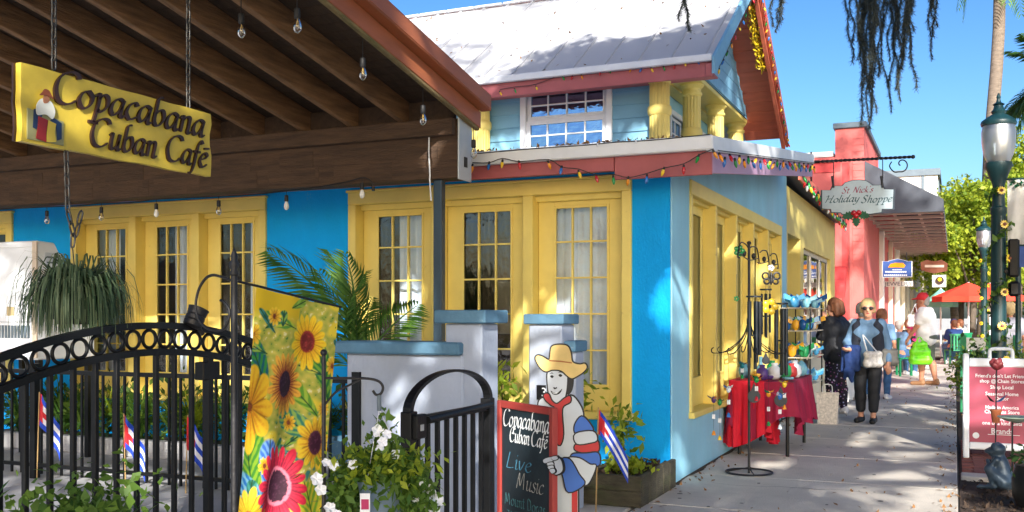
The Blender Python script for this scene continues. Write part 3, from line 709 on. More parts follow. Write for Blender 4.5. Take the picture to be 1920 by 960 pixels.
for k in range(9):
    z = 4.53+.17*k; ya = GY0+(z+.17+.08-EV)/(AP-EV)*(RIDGE-GY0); yb = GY1-(z+.17+.08-EV)/(AP-EV)*(GY1-RIDGE)
    if yb-ya > .1: MB().box(PX+.002, PX+.02, ya, yb, z+.004, z+.166).build('siding_plank', m_siding, cafe)
nb = 15
for k in range(nb):
    y0 = RIDGE+.02+(GY1-RIDGE-.04)*k/nb; y1 = RIDGE+.02+(GY1-RIDGE-.04)*(k+1)/nb-.008
    mb = MB(); j = rng.uniform(0,.006)
    slope_slab(mb, PX-.1, GX-.052, y0, y1, bz(y0)-.066-j, bz(y1)-.066-j, .018); mb.build('soffit_board', m_red, cafe, bevel=.003)
for k in range(nb):
    y0 = GY0+.04+(RIDGE-GY0-.06)*k/nb; y1 = GY0+.04+(RIDGE-GY0-.06)*(k+1)/nb-.008
    mb = MB(); slope_slab(mb, PX-.1, GX-.062, y0, y1, fz(y0)-.066, fz(y1)-.066, .018); mb.build('soffit_board', m_red, cafe, bevel=.003)

# ------------------------------------------------------------------ timber pavilion over the patio
pav = thing('timber_pavilion', 'brown timber pavilion roof with exposed rafters and rust metal edge', 'pavilion', (-7, 7.05, 0))
SL = .193; YN = 4.2; YE = 7.27
pz = lambda y: 3.075+SL*(YE-y)       # underside of the sheeting
MB().box(-13, -3.55, 7.0, 7.19, 2.47, 2.934).build('beam', m_woodx, pav, bevel=.008)
MB().box(-3.548, -3.535, 6.985, 7.205, 2.455, 2.95).build('beam_end_plate', m_galv, pav, bevel=.003)
MB().box(-3.534,-3.528,7.07,7.12,2.56,2.64).build('beam_plate_slot', m_black, pav)
for i in range(30):       # laminated blocks: proud faces on the beam
    z0 = 2.49+.14*rng.randrange(3); x0 = -8.4+.62*(i % 8)+rng.uniform(-.1,.1); 
    if x0+.5 < -3.6 and z0 < 2.7: MB().box(x0, x0+rng.uniform(.3,.5), 6.9975-.00008*i, 7.0, z0, z0+.135).build('beam_lamination', m_woodx, pav)
MB().box(-13, -3.57, 6.93, 6.999, 2.80, 2.93).build('beam_ledger', m_woodx, pav, bevel=.006)
for k in range(20): MB().box(-4.06-.475*k+.032, -4.06-.475*(k-1)-.032, 7.06, 7.1, 2.936, 3.10).build('blocking', m_deck, pav)
MB().box(-13, -3.5, 4.15, 4.33, 3.42, 3.62).build('near_beam', m_woodx, pav)
for k in range(20):
    x = -4.06-.475*k
    mb = MB(); x0, x1 = x-.03, x+.03; ya, yb = YN+.02, 7.21
    mb._add([(x0,ya,pz(ya)-.185),(x1,ya,pz(ya)-.185),(x1,yb,pz(yb)-.185),(x0,yb,pz(yb)-.185),(x0,ya,pz(ya)),(x1,ya,pz(ya)),(x1,yb,pz(yb)),(x0,yb,pz(yb))],
            [(0,3,2,1),(4,5,6,7),(0,1,5,4),(1,2,6,5),(2,3,7,6),(3,0,4,7)])
    mb.build('rafter', m_wood, pav, bevel=.005)
for k in range(26):       # roof boards across the rafters
    y0 = YN+(YE-YN)*k/26; y1 = YN+(YE-YN)*(k+1)/26-.004
    mb = MB(); slope_slab(mb, -13, -3.50, y0, y1, pz(y0)+.022, pz(y1)+.022, .02); mb.build('roof_board', m_deck, pav)
mb = MB(); x0, x1 = -3.535, -3.495
mb._add([(x0,YN,pz(YN)-.2),(x1,YN,pz(YN)-.2),(x1,YE,pz(YE)-.2),(x0,YE,pz(YE)-.2),(x0,YN,pz(YN)+.02),(x1,YN,pz(YN)+.02),(x1,YE,pz(YE)+.02),(x0,YE,pz(YE)+.02)],
        [(0,3,2,1),(4,5,6,7),(0,1,5,4),(1,2,6,5),(2,3,7,6),(3,0,4,7)]); mb.build('barge_board', m_moss, pav, bevel=.006)
# rust metal rake trim: an angle lying on the barge board
def pav_strip(x0, x1, t0, t1, m, name, e=.0):
    mb = MB(); mb._add([(x0,YN-e,pz(YN)+t0),(x1,YN-e,pz(YN)+t0),(x1,YE+e,pz(YE)+t0),(x0,YE+e,pz(YE)+t0),(x0,YN-e,pz(YN)+t1),(x1,YN-e,pz(YN)+t1),(x1,YE+e,pz(YE)+t1),(x0,YE+e,pz(YE)+t1)],
        [(0,3,2,1),(4,5,6,7),(0,1,5,4),(1,2,6,5),(2,3,7,6),(3,0,4,7)]); return mb.build(name, m, pav, bevel=.004)
pav_strip(-3.493, -3.40, -.045, -.035, m_rust, 'rake_trim_lip', .02)
pav_strip(-3.41, -3.398, -.034, .075, m_rust, 'rake_trim_face', .02)
pav_strip(-3.60, -3.40, .0755, .082, m_rust, 'rake_trim_top', .02)
pav_strip(-3.50, -3.487, -.18, -.046, m_rust, 'rake_trim_back', .01)
V = []; F = []; nx = 950    # ribbed sheeting
for i in range(nx+1):
    x = -13+9.45*i/nx; zz = .035*(.5+.5*math.copysign(abs(math.sin(x*2*math.pi/.19))**.4, math.sin(x*2*math.pi/.19)))
    V += [(x, YN-.09, pz(YN-.09)+.03+zz), (x, YE+.05, pz(YE+.05)+.03+zz)]
for i in range(nx): F.append((2*i, 2*i+2, 2*i+3, 2*i+1))
npmesh('ribbed_roofing', V, F, m_rust, pav)
MB().box(-3.79, -3.715, 7.03, 7.105, 0, 2.468).build('post', m_steelpost, pav, bevel=.008)
MB().box(-3.9, -3.6, 6.95, 7.18, 0, .012).build('post_base_plate', m_steelpost, pav)
MB().box(-11.1, -11.0, 4.2, 4.3, 0, 3.42).build('post', m_steelpost, pav, bevel=.008)
MB().tube([(-3.80,6.992,2.93),(-3.805,6.99,2.7),(-3.795,6.99,2.5),(-3.797,6.99,2.465),(-3.80,7.02,2.3)], .006, 6).build('white_cable', m_white, pav)
for px_, py_ in ((793,240),(830,236),(793,232)):
    p = at(px_, py_, Y=6.99); mb = MB(); mb.M = Matrix.Translation(p) @ Matrix.Rotation(R(90),4,'X')
    mb.lathe([(.032,0),(.032,.004),(.018,.004),(.018,.014),(.006,.018)], (0,0,0), 12).build('bolt', m_steelpost, pav)

# ------------------------------------------------------------------ stucco garden wall with blue caps
YW = 5.9
wallA = thing('garden_wall', 'low grey stucco wall with slate blue cap ending in a short square pillar', 'wall', (-3.3, YW, 0), kind='thing')
MB().box(-3.86, -2.96, YW, YW+.24, 0, 1.125).build('wall_body', m_stucco, wallA, bevel=.012)
MB().box(-3.95, -2.965, YW-.05, YW+.29, 1.127, 1.212).build('cap', m_capblue, wallA, bevel=.012)
MB().box(-3.10, -2.83, YW+.02, YW+.28, 0, 1.335).build('pillar', m_stucco, wallA, bevel=.01)
MB().box(-3.155, -2.78, YW-.035, YW+.335, 1.337, 1.425).build('pillar_cap', m_capblue, wallA, bevel=.008)
MB().box(-3.80,-3.74,YW-.03,YW,.0,1.0).build('hinge_post', m_black, wallA)
YB = 6.6
wallB = thing('garden_wall', 'narrow grey stucco pillar with slate blue cap behind the hat figure', 'wall', (-2.6, YB, 0), kind='thing')
MB().box(ax(991,YB), ax(1053,YB), YB, YB+.26, 0, 1.325).build('pillar', m_stucco, wallB, bevel=.01)
MB().box(ax(984,YB), ax(1059,YB), YB-.03, YB+.3, 1.327, 1.4).build('pillar_cap', m_capblue, wallB, bevel=.008)
MB().box(ax(1054,YB), ax(1078,YB+.05), YB+.06, YB+.24, 0, 1.13).build('low_wall', m_stucco, wallB, bevel=.01)
MB().box(ax(1054.5,YB), ax(1081,YB+.05), YB+.02, YB+.28, 1.132, 1.21).build('low_wall_cap', m_capblue, wallB, bevel=.008)
a = at(1006,722,Y=YB-.02); b = at(1022,750,Y=YB-.02)
MB().box(a.x,b.x,YB-.02,YB,b.z,a.z).build('plaque', m_black, wallB)
bfont('3', frame((a.x+.035,YB-.021,b.z+.025),(1,0,0)), .09, m_white, wallB, 'plaque_number', 'LEFT')
# ------------------------------------------------------------------ neighbouring shops along the sidewalk
def wallmesh(name, m, parent, *boxes):
    mb = MB()
    for b in boxes: mb.box(*b)
    return mb.build(name, m, parent)
shop = thing('gift_shop', 'small pale yellow shop with blue doorway next to the blue cafe', 'building', (-3, 17, 0))
mb = MB(); holes = [(14.35,15.6,0,2.55),(15.95,19.6,.55,2.45)]
wall_holes(mb, 14.255, 20.35, -.1, 3.2, holes, lambda a,b,c,d: mb.box(XS-.22, XS, a, b, c, d)); mb.build('front_wall', m_paleyellow, shop)
wallmesh('inner_walls', m_cream, shop, (-6,-5.9,14.3,20.3,0,3), (-6,XS-.25,14.3,20.3,-.05,.0), (-6,XS-.25,20.3,20.35,0,3.2))
wallmesh('doorway_reveal', m_blue, shop, (XS-.9,XS-.225,15.62,15.7,0,2.55), (XS-.95,XS-.9,14.3,15.7,0,2.6))
for i in range(3):
    y0 = 15.95+i*1.217
    sash(shop, frame((XS-.06,y0+.02,.55),(0,1,0)), 1.18, 1.9, .05, .05, .05, 1, 1, m_cream, m_shopglass)
mb = MB(); mb._add([(-7,14.1,3.36),(-1.95,14.1,3.36),(-1.95,20.4,3.2),(-7,20.4,3.2),(-7,14.1,3.44),(-1.95,14.1,3.44),(-1.95,20.4,3.28),(-7,20.4,3.28)],
   [(0,3,2,1),(4,5,6,7),(0,1,5,4),(1,2,6,5),(2,3,7,6),(3,0,4,7)]); mb.build('flat_roof', m_greytrim, shop)
MB().bar((-1.94,14.1,3.33),(-1.94,20.4,3.17),.03,.16).build('fascia_board', m_red, shop)
# window display behind the shop glass
for k in range(26):
    p = Vector((XS-.35-rng.random()*.5, 16.05+rng.random()*3.4, .6+rng.random()*1.5)); mb = MB()
    mb.ball(p, (.09,.09,.14), 8, 5); mb.build('display_item', [m_redpanel, m_leafmid, m_white, m_paleyellow][k % 4], shop, smooth=True)
pk = thing('pink_building', 'salmon pink two storey building with stepped parapet behind the hanging sign', 'building', (-5, 24, 0))
PY = 23.0; PXR = at(1620, HOR, Y=PY).x
zt = az(1600,240,Y=PY); zl = az(1540,296,Y=PY)
MB().box(-14, ax(1566,PY), PY, PY+18, -.1, zl).build('low_wall', m_pinkstucco, pk)
MB().box(ax(1566,PY)+.001, PXR, PY-.02, PY+4.5, -.1, zt).build('front_block', m_pinkstucco, pk)
MB().box(ax(1566,PY)-.04, PXR+.06, PY-.08, PY+4.56, zt, zt+.12).build('parapet_cap', m_greytrim, pk, bevel=.01)
MB().box(-14, ax(1566,PY)-.041, PY-.07, PY+.5, zl, zl+.12).build('parapet_cap', m_offwhite, pk, bevel=.01)
MB().box(PXR-1.2, PXR, PY+4.58, PY+12, -.1, zt-.75).build('rear_block', m_pinkstucco, pk)
MB().box(PXR-1.2, PXR+.06, PY+4.58, PY+12, zt-.748, zt-.64).build('parapet_cap', m_greytrim, pk, bevel=.01)
# red recessed panels on the end wall
def panel(px0, px1, py0, py1, m, d=.0):
    a = at(px0, py0, Y=PY); b = at(px1, py1, Y=PY); return MB().box(a.x, b.x, PY-.025-d, PY-.001, b.z, a.z).build('panel', m, pk)
panel(1500,1576,304,322,m_redpanel); panel(1579,1591,306,600,m_redpanel,.002); panel(1593,1598,300,640,m_pinkstucco,.03)
MB().box(ax(1520,PY),ax(1566,PY),PY-.12,PY-.0,az(1540,304,Y=PY),az(1540,298,Y=PY)).build('cornice', m_pinkstucco, pk)
# courses of painted brick on the end wall
for k in range(22):
    z = 2.6+.14*k
    if z+.13 < zt: MB().box(ax(1599,PY), PXR-.004, PY-.032, PY-.021, z, z+.132).build('brick_course', m_pinkstucco, pk)
aw = thing('small_awning', 'small coral red awning low on the pink end wall', 'awning', tuple(at(1575,540,Y=PY-.1)))
a0, a1 = at(1556,500,Y=PY-.04), at(1590,560,Y=PY-.04); V = []; F = []
for i in range(9):
    t = i/8; ang = t*math.pi/2; yy = PY-.04-.7*math.sin(ang); zz = a1.z+(a0.z-a1.z)*math.cos(ang)
    V += [(a0.x,yy,zz),(a1.x,yy,zz)]
for i in range(8): F.append((2*i,2*i+1,2*i+3,2*i+2))
F2 = [tuple(2*i for i in range(9)), tuple(2*i+1 for i in range(8,-1,-1))]
mb = MB(); mb._add(V, F+F2); mb.build('canvas', m_redpanel, aw)

# building with the long grey awning
awb = thing('awning_building', 'cream shop building under a long dark grey sidewalk awning', 'building', (-4, 35, 0))
AY0, AY1, AXI = 23.15, 52.0, PXR+.0
mb = MB(); hs = []
for k in range(6): hs += [(28.2+4.0*k, 29.6+4.0*k, .5, 2.9), (30.0+4.0*k, 31.0+4.0*k, 0, 2.6)]
wall_holes(mb, AY0+4.6, AY1, -.1, 5.2, hs, lambda a,b,c,d: mb.box(AXI-.35, AXI-.001, a, b, c, d)); mb.build('front_wall', m_cream, awb)
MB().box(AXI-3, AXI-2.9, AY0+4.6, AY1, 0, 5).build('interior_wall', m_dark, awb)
for h in hs:
    sash(awb, frame((AXI-.1,h[0],max(h[2],.02)),(0,1,0)), h[1]-h[0], h[3]-max(h[2],.02), .07, .07, .1, 1, 2, [m_paleyellow,m_white][hs.index(h) % 2], m_shopglass)
for k in range(7): MB().box(AXI, AXI+.12, 27.7+4*k, 28.0+4*k, 0, 3.6).build('pilaster', [m_offwhite,m_cream][k % 2], awb, bevel=.01)
awn = thing('sidewalk_awning', 'long dark grey canvas awning with exposed ribs over the sidewalk', 'awning', (-1, 30, 3.6))
zlo, zhi = 3.62, 4.78; AXO = at(1769, 400, Y=AY0).x
def tri_panel(y, th, name):
    mb = MB(); o = [(AXI,y,zlo),(AXO,y,zlo),(AXO,y,zlo+.26),(AXI,y,zhi)]; mb.prism(o, (0,1,0), th); return mb.build(name, m_awning, awn)
tri_panel(AY0, .012, 'end_panel'); tri_panel(AY1-.02, .012, 'end_panel')
mb = MB(); mb._add([(AXI,AY0+.013,zhi),(AXO,AY0+.013,zlo+.26),(AXO,AY1-.022,zlo+.26),(AXI,AY1-.022,zhi)], [(0,1,2,3)]); mb.build('top_canvas', m_awning, awn)
mb = MB(); mb._add([(AXO,AY0+.013,zlo),(AXO,AY1-.022,zlo),(AXO,AY1-.022,zlo+.258),(AXO,AY0+.013,zlo+.258)], [(0,1,2,3)]); mb.build('valance', m_awning, awn)
m_rib = mat('awning_rib', srgb(206,188,172), .5, .1, 5)
rib = MB().bar((AXI,0,0),(AXO,0,0),.10,.06).mesh('rib', m_rib)
nr = 27
for k in range(nr): link('rib', rib, awn, (0, AY0+.3+(AY1-AY0-.6)*k/(nr-1), zlo+.02))
for f in (.02,.35,.68,.97): MB().bar((AXI+(AXO-AXI)*f,AY0+.02,zlo+.075),(AXI+(AXO-AXI)*f,AY1-.05,zlo+.075),.05,.05).build('purlin', m_rib, awn)
wb = thing('white_building', 'white upper building with grey trim rising behind the grey awning', 'building', (-3, 45, 0))
WY = 42.0; x0, x1 = ax(1660,WY), ax(1758,WY); zz = az(1720,330,Y=WY)
MB().box(x0, x1, WY, WY+10, 4, zz).build('wall', m_offwhite, wb)
MB().box(x0-.05, x1+.1, WY-.1, WY+10.1, zz, zz+.25).build('roof_trim', m_greytrim, wb)
MB().box(ax(1728,WY), ax(1733,WY), WY-.05, WY-.001, 4, zz).build('downpipe', m_greytrim, wb)
for k in range(3): MB().box(x1+.001,x1+.04,WY+1+2.8*k,WY+2.4+2.8*k,5.6,7.0).build('window', m_greytrim, wb)
# farther blocks closing the street
for i,(x0_,x1_,y0_,h_,mm,lab) in enumerate(((-12,-1.6,54,6.5,m_cream,'distant cream building closing the far end of the shops'),(9.6,20,60,7,m_brick,'distant reddish building across the street behind the trees'))):
    b = thing('far_building', lab, 'building', (x0_,y0_,0)); MB().box(x0_,x1_,y0_,y0_+30,0,h_).build('wall', mm, b)
    for k in range(5):
        for zf in (.6, 3.8):
            xx = x1_+.001 if i == 0 else x0_-.05
            MB().box(xx, xx+.049, y0_+1+5*k, y0_+3.2+5*k, zf, zf+2).build('window', m_shopglass if 0 else m_greytrim, b)

# ------------------------------------------------------------------ trees
def blob_points(n, c, rad, seed, clumps=18, cr=.35):
    r = np.random.default_rng(seed); c = np.array(c); rad = np.array(rad)
    d = r.normal(size=(clumps,3)); d /= np.linalg.norm(d,axis=1,keepdims=True); cc = c+d*rad*(.45+.5*r.random((clumps,1)))
    k = r.integers(0, clumps, n); q = r.normal(size=(n,3)); q /= np.linalg.norm(q,axis=1,keepdims=True)
    return cc[k]+q*rad*cr*(r.random((n,1))**.45)*(.6+.8*r.random((clumps,1)))[k]
def tree(label, base, h, rad, m, seed, n=5000, size=.28, trunk=.16, cz=.68):
    t = thing('street_tree', label, 'tree', base, 'trees beyond the shops'); b = Vector(base); r = random.Random(seed)
    mb = MB(); mb.tube([b, b+Vector((.1,.1,h*.3)), b+Vector((.0,.2,h*.6)), b+Vector((.1,.1,h*.8))], [trunk,trunk*.8,trunk*.6,trunk*.25], 10)
    for k in range(8):
        a = r.uniform(0,6.28); q = b+Vector((0,.1,h*r.uniform(.35,.6))); e = q+Vector((math.cos(a)*rad*.7, math.sin(a)*rad*.7, h*.25)); mb.tube([q,(q+e)/2+Vector((0,0,.15)),e],[trunk*.4,trunk*.3,trunk*.12],6)
    mb.build('trunk', m_oak, t, smooth=True)
    leaves('crown', m, blob_points(n, b+Vector((0,0,h*cz)), (rad,rad,h*.36), seed, 26, .4), size, t, 1.6, .4, seed)
    return t
def tb(px, t_): p = at(px, HOR, t=t_); return (p.x, p.y, -.05)
tree('leafy lime green tree just right of the grey awning', tb(1820,36), 6.2, 2.1, m_leafbright, 11, 15000, .17, .14, .66)
tree('tall lime green tree behind the street lamp and banner', tb(1905,38), 8.4, 2.8, m_leafbright, 12, 15000, .19, .18, .66)
tree('full fresh green tree between the two street lamps', tb(1862,44), 7.4, 2.6, m_leafmid, 16, 12000, .2, .16, .64)
tree('distant mid green tree low at the end of the sidewalk', tb(1800,62), 9.5, 4.4, m_leafmid, 13, 6000, .4, .2, .6)
tree('distant bright tree right of the far lamp', tb(1868,55), 6.5, 3.4, m_leafbright, 14, 6000, .36, .2, .6)
tree('dark green tree far behind the banner edge', tb(1935,60), 8, 4.0, m_leafmid, 15, 5000, .4, .2, .6)
def frond_mesh(L, nleaf=26, width=.34, droop=.5, m=None, seed=0, lw=.035):
    r = random.Random(seed); mb = MB(); pts = []
    for i in range(13):
        s_ = i/12; pts.append(Vector((0, L*(s_-.12*droop*s_*s_), L*(.25*s_-droop*s_*s_*.8))))
    mb.tube(pts, [.018*(1-.85*i/12)*max(1,L*.5) for i in range(13)], 5)
    for i in range(nleaf):
        s_ = .16+.84*i/(nleaf-1); f = s_*12; k = min(int(f),11); p = pts[k].lerp(pts[k+1], f-k); d = (pts[k+1]-pts[k]).normalized()
        ll = L*width*(math.sin(math.pi*(.12+.85*s_))**.6)
        for sd in (-1,1):
            o = (d*.75+Vector((sd,0,-.15+r.uniform(-.2,.1)))*.8).normalized(); q = p+o*ll*.55+Vector((0,0,.02)); e = p+o*ll+Vector((0,0,-.22*ll*droop-.03*r.random()))
            w = d.cross(o).cross(o).normalized()*lw*L**.3
            mb._add([p, q+w*.6, e, q-w*.6], [(0,1,2,3)])
    return mb.mesh('frond', m)
def palm(label, base, h, lean, nf, L, trunk, seed, m, cat='palm tree', group='palm trees beyond the street'):
    t = thing('palm_tree', label, cat, base, group); b = Vector(base); r = random.Random(seed); top = b+Vector((lean[0],lean[1],h))
    pts = [b.lerp(top, k/10)+Vector((.06*math.sin(k), .05*math.cos(k*1.3), 0)) for k in range(11)]
    MB().tube(pts, [trunk*(1.15-.3*k/10) for k in range(11)], 12).build('trunk', m_palmtrunk, t, smooth=True)
    ms = [frond_mesh(L, 26, .34, d_, m, seed+i) for i, d_ in enumerate((.5,.9,1.3))]
    for k in range(nf):
        a = 6.283*k/nf+r.uniform(-.2,.2); el = r.uniform(-.5,1.0)
        o = link('frond', ms[k % 3], t, tuple(top), (el, 0, a))
    return t
palm('tall slender palm trunk leaning behind the street lamp', tb(1842,40), 16.3, (.7,1.0), 22, 2.6, .26, 5, m_palmleaf)
palm('short bushy palm at the left edge of the lime trees', tb(1788,47), 6.6, (.0,.3), 20, 1.7, .17, 6, m_palmleaf)
palm('big palm whose drooping fronds enter at the right edge', tb(2010,13), 4.5, (.0,.1), 26, .95, .16, 8, m_palmleaf)

# live oak overhead: stands behind the camera on the right, casts the dappled shade, carries the hanging moss
oak = thing('live_oak', 'live oak over the sidewalk with foliage hanging grey moss', 'tree', (2.6,-7,0))
r = random.Random(3); nodes = []
mb = MB(); mb.tube([(2.6,-7,-.1),(2.55,-7,1.2),(2.4,-6.8,2.6),(2.2,-6.4,3.6)], [.55,.42,.4,.42], 14)
limbs = []
def limb(p, d, L, rad, depth):
    pts = [p]; q = p.copy(); dd = d.normalized()
    for k in range(6):
        dd = (dd+Vector((r.uniform(-.22,.22), r.uniform(-.22,.22), r.uniform(-.12,.14)))).normalized(); q = q+dd*L/6; pts.append(q.copy())
    ok = all(not vis(x, .5) for x in pts)
    if not ok and depth > 0: return
    mb.tube(pts, [rad*(1-.75*k/6) for k in range(7)], 8 if depth < 2 else 5, cap=False); limbs.append((pts, depth))
    if depth < 3:
        for k in (2,3,4,5,6):
            for _ in range(1 if depth else 2):
                nd = (dd*.6+Vector((r.uniform(-1,1), r.uniform(-1,1), r.uniform(-.2,.5)))).normalized(); limb(pts[k], nd, L*r.uniform(.42,.62), rad*.42, depth+1)
def vis(p, margin=.0):
    f = -sY*p.x+cY*p.y
    if f < .3: return False
    u = (cY*p.x+sY*p.y)/f; v = (p.z-EYE)/f
    return abs(u) < .5107+.03 and v < .316+.02+margin/f
for d, L in (((-.35,.75,.42),9.5),((.0,.8,.5),10.5),((.3,.8,.42),9.5),((-.75,.45,.5),8.5),((-.95,.05,.55),7),((.6,.3,.6),7),((-.1,.25,.9),7.5),((-.5,-.5,.6),6),((-.15,.95,.34),12)):
    limb(Vector((2.2,-6.4,3.55)), Vector(d), L, .26, 0)
ob = mb.build('trunk', m_oak, oak, smooth=True)
rr = np.random.default_rng(5); CL = []
for pts, dep in limbs:
    if dep < 1: continue
    for p in pts[1:]:
        if vis(p, .8): continue
        nlf = {1:16,2:20,3:18}[dep]; sp = {1:.32,2:.34,3:.30}[dep]
        CL.append(np.array(p[:])+rr.normal(size=(nlf,3))*np.array([sp,sp,sp*.55]))
C = np.concatenate(CL)
f = -sY*C[:,0]+cY*C[:,1]; u = (cY*C[:,0]+sY*C[:,1])/np.maximum(f,.01); v = (C[:,2]-EYE)/np.maximum(f,.01)
C = C[~((f > .3) & (abs(u) < .545) & (v < .345))]
# gaps in the canopy: where a leaf's shadow would land decides how thick the crown is there
Sn = np.array(S[:]); keep = np.ones(len(C), bool)
nrm = np.array([0, -(AP-EV)/(RIDGE-GY0), 1.0]); d0 = (C - np.array([0,GY0,EV])) @ nrm; k_ = d0/(Sn @ nrm); H_ = C - k_[:,None]*Sn
on_roof = (H_[:,0] < GX+.2) & (H_[:,0] > -13) & (H_[:,1] > GY0-.3) & (H_[:,1] < RIDGE+.1)
ff = -sY*H_[:,0]+cY*H_[:,1]; hx = 960+FPX*(cY*H_[:,0]+sY*H_[:,1])/ff; hy = HOR-FPX*(H_[:,2]-EYE)/ff
ub = np.interp(hx, [930,1000,1060,1120,1180,1230,1300,1350,1400], [165,112,84,66,80,72,52,40,0])
keep &= ~on_roof | (hy > ub-6)
G_ = C - (C[:,2]/Sn[2])[:,None]*Sn
def gap(x, y, sc, off): return np.array([mnoise.noise(Vector((a*sc[0]+off, b*sc[1], 3.3))) for a, b in zip(x, y)])
gn = gap(G_[:,0], G_[:,1], (.75,.5), 0)+.5*gap(G_[:,0], G_[:,1], (1.9,1.2), 40)
thr = np.where(on_roof, -9, np.where(G_[:,0] > -2.4, .11, .10))
keep &= gn > thr
front = ~on_roof & (G_[:,0] < -2.4)
keep &= ~(front & ((G_[:,1] < 9.0) | (G_[:,0] < -7.5)))                # open over the patio and the camera
keep &= ~(~on_roof & (G_[:,0] >= -2.4) & ((G_[:,1] < 4.5) | (G_[:,0] > 1.8)))
C = C[keep]
# a high bough reaching over the cafe: its foliage shades the lower right of the white roof
rr2 = np.random.default_rng(12); EX = []
for px_, n_c in ((960,1),(1000,2),(1040,3),(1080,4),(1120,5),(1160,5),(1200,5),(1240,6),(1280,7),(1320,7),(1360,7),(1385,6)):
    ubp = float(np.interp(px_, [930,1000,1060,1120,1180,1230,1300,1350,1400], [165,118,90,74,84,78,60,48,8])); lbp = 168-(px_-885)*.136
    for _ in range(n_c):
        py_ = rr2.uniform(ubp+4, lbp); d_ = ray(px_+rr2.uniform(-22,22), py_); o_ = Vector((0,0,EYE)); nn_ = Vector(nrm); tt = (Vector((0,GY0,EV))-o_).dot(nn_)/d_.dot(nn_); hit = o_+d_*tt
        p_ = hit+S*((rr2.uniform(8.2,9.4)-hit.z)/S.z)
        EX.append(np.array(p_[:])+rr2.normal(size=(62,3))*np.array([.26,.16,.07]))
mb2 = MB(); hub = Vector(np.concatenate(EX).mean(0).tolist())
mb2.tube(catmull([Vector((2.2,-6.4,3.55)), Vector((2.4,-4.5,6.0)), Vector((1.4,0,8.2)), hub+Vector((.6,-.8,-.05)), hub],5), [.24-.009*k for k in range(21)], 8)
for e in EX: c_ = Vector(e.mean(0).tolist()); mb2.tube([hub.lerp(c_,.0), hub.lerp(c_,.5)+Vector((0,0,.1)), c_], [.035,.02,.008], 5, cap=False)
mb2.build('bough', m_oak, oak, smooth=True)
C = np.concatenate([C]+EX)
leaves('crown', m_oakleaf, C, .15, oak, 1.9, .3, 9)
# moss beards: (pixel column, top of the visible part is above the frame, tip row, spread in px)
def moss(px, tip, spread, t_, label, n=7, seed=0, top=None):
    r = np.random.default_rng(seed); tipz = az(px, tip, Y=at(px,HOR,t=t_).y); base = at(px, HOR, t=t_); topz = EYE+t_*.36+.3
    o = thing('moss_beard', label, 'moss', (base.x, base.y, topz), 'moss hanging from the oak'); mb = MB(); Q = []
    for k in range(n):
        dx = r.normal()*spread*t_/FPX*.45; dy = r.normal()*.12; L = (topz-tipz)*(1 if k == 0 else r.uniform(.55,1.0)); steps = 36
        p = np.array([base.x+dx*cY, base.y+dx*sY+dy, topz]); ph = r.uniform(0,6)
        pts = []
        for i in range(steps+1):
            s_ = i/steps; pts.append(p+np.array([.045*math.sin(ph+s_*6)*s_+.012*math.sin(ph*3+s_*23), .03*math.cos(ph+s_*6)*s_, -L*s_]))
        mb.tube([tuple(q) for q in pts], [.0035]*steps+[.0015], 4, cap=False)
        pts = np.array(pts); m_ = int(L*1100); s_ = r.random(m_); i0 = np.minimum((s_*steps).astype(int), steps-1); f0 = (s_*steps-i0)[:,None]; c = pts[i0]*(1-f0)+pts[i0+1]*f0
        env = .055*(.75+.25*np.sin(ph+s_*5))*(1-.6*s_)+.012
        a = r.uniform(0,6.283,m_); d = np.stack([np.cos(a),np.sin(a),r.uniform(-2.6,-.2,m_)],1); d /= np.linalg.norm(d,axis=1,keepdims=True)
        e = c+d*(env*(.5+1.2*r.random(m_)))[:,None]; w = np.cross(d, r.normal(size=(m_,3))); w /= np.linalg.norm(w,axis=1,keepdims=True); w *= .0017
        Q.append(np.stack([c-w, c+w, e+w*.6, e-w*.6],1))
    mb.build('strand', m_mossgrey, o)
    V = np.concatenate(Q).reshape(-1,3); npmesh('fringe', V, np.arange(len(V)).reshape(-1,4), m_mossgrey, o)
TM = 9.0
for i,(px,tip,sp,n,lab) in enumerate(((1278,52,14,3,'small moss wisp hanging over the white roof'),(1463,58,22,6,'short moss beard just right of the gable peak'),(1612,238,26,11,'longest thick moss beard above the pink building'),
        (1633,228,18,7,'moss beard beside the longest one, reaching almost as low'),(1656,170,12,5,'thin straggly moss strand in the middle of the hanging moss'),(1682,205,13,7,'moss beard with a curled thin tip'),(1702,190,14,8,'dense moss beard right of the curled one'),(1746,112,9,5,'single moss strand hanging farthest right'))):
    moss(px, tip, sp, TM+.35*(i % 3), lab, n, 30+i)
# ------------------------------------------------------------------ arched iron gate with a band of rings
def arch(y): return 1.352-((y-4.0)**2)/6.2
GXX = -3.8; gate = thing('arched_gate', 'wide black iron gate with arched band of rings at the left', 'gate', (GXX, 4.0, 0))
ys = [2.35+.05*i for i in range(55)]
def railmesh(f, name, h=.034, w=.04):
    mb = MB(); V = []; F = []
    for y in ys:
        z = f(y); V += [(GXX-w/2,y,z-h/2),(GXX+w/2,y,z-h/2),(GXX+w/2,y,z+h/2),(GXX-w/2,y,z+h/2)]
    for i in range(len(ys)-1):
        for k in range(4): F.append((4*i+k, 4*i+4+k, 4*i+4+(k+1) % 4, 4*i+(k+1) % 4))
    mb._add(V, F); return mb.build(name, m_black, gate)
railmesh(lambda y: arch(y)-.017, 'top_rail'); railmesh(lambda y: arch(y)-.155, 'lower_rail')
ringm = MB(); ringm.tube([(0, .046*math.cos(a), .046*math.sin(a)) for a in [2*math.pi*k/24 for k in range(24)]], .0095, 6, closed=True); ringm = ringm.mesh('ring', m_black, True)
yy = 2.40
while yy < 5.03: link('ring', ringm, gate, (GXX, yy, arch(yy)-.0865)); yy += .1125
yy = 2.42
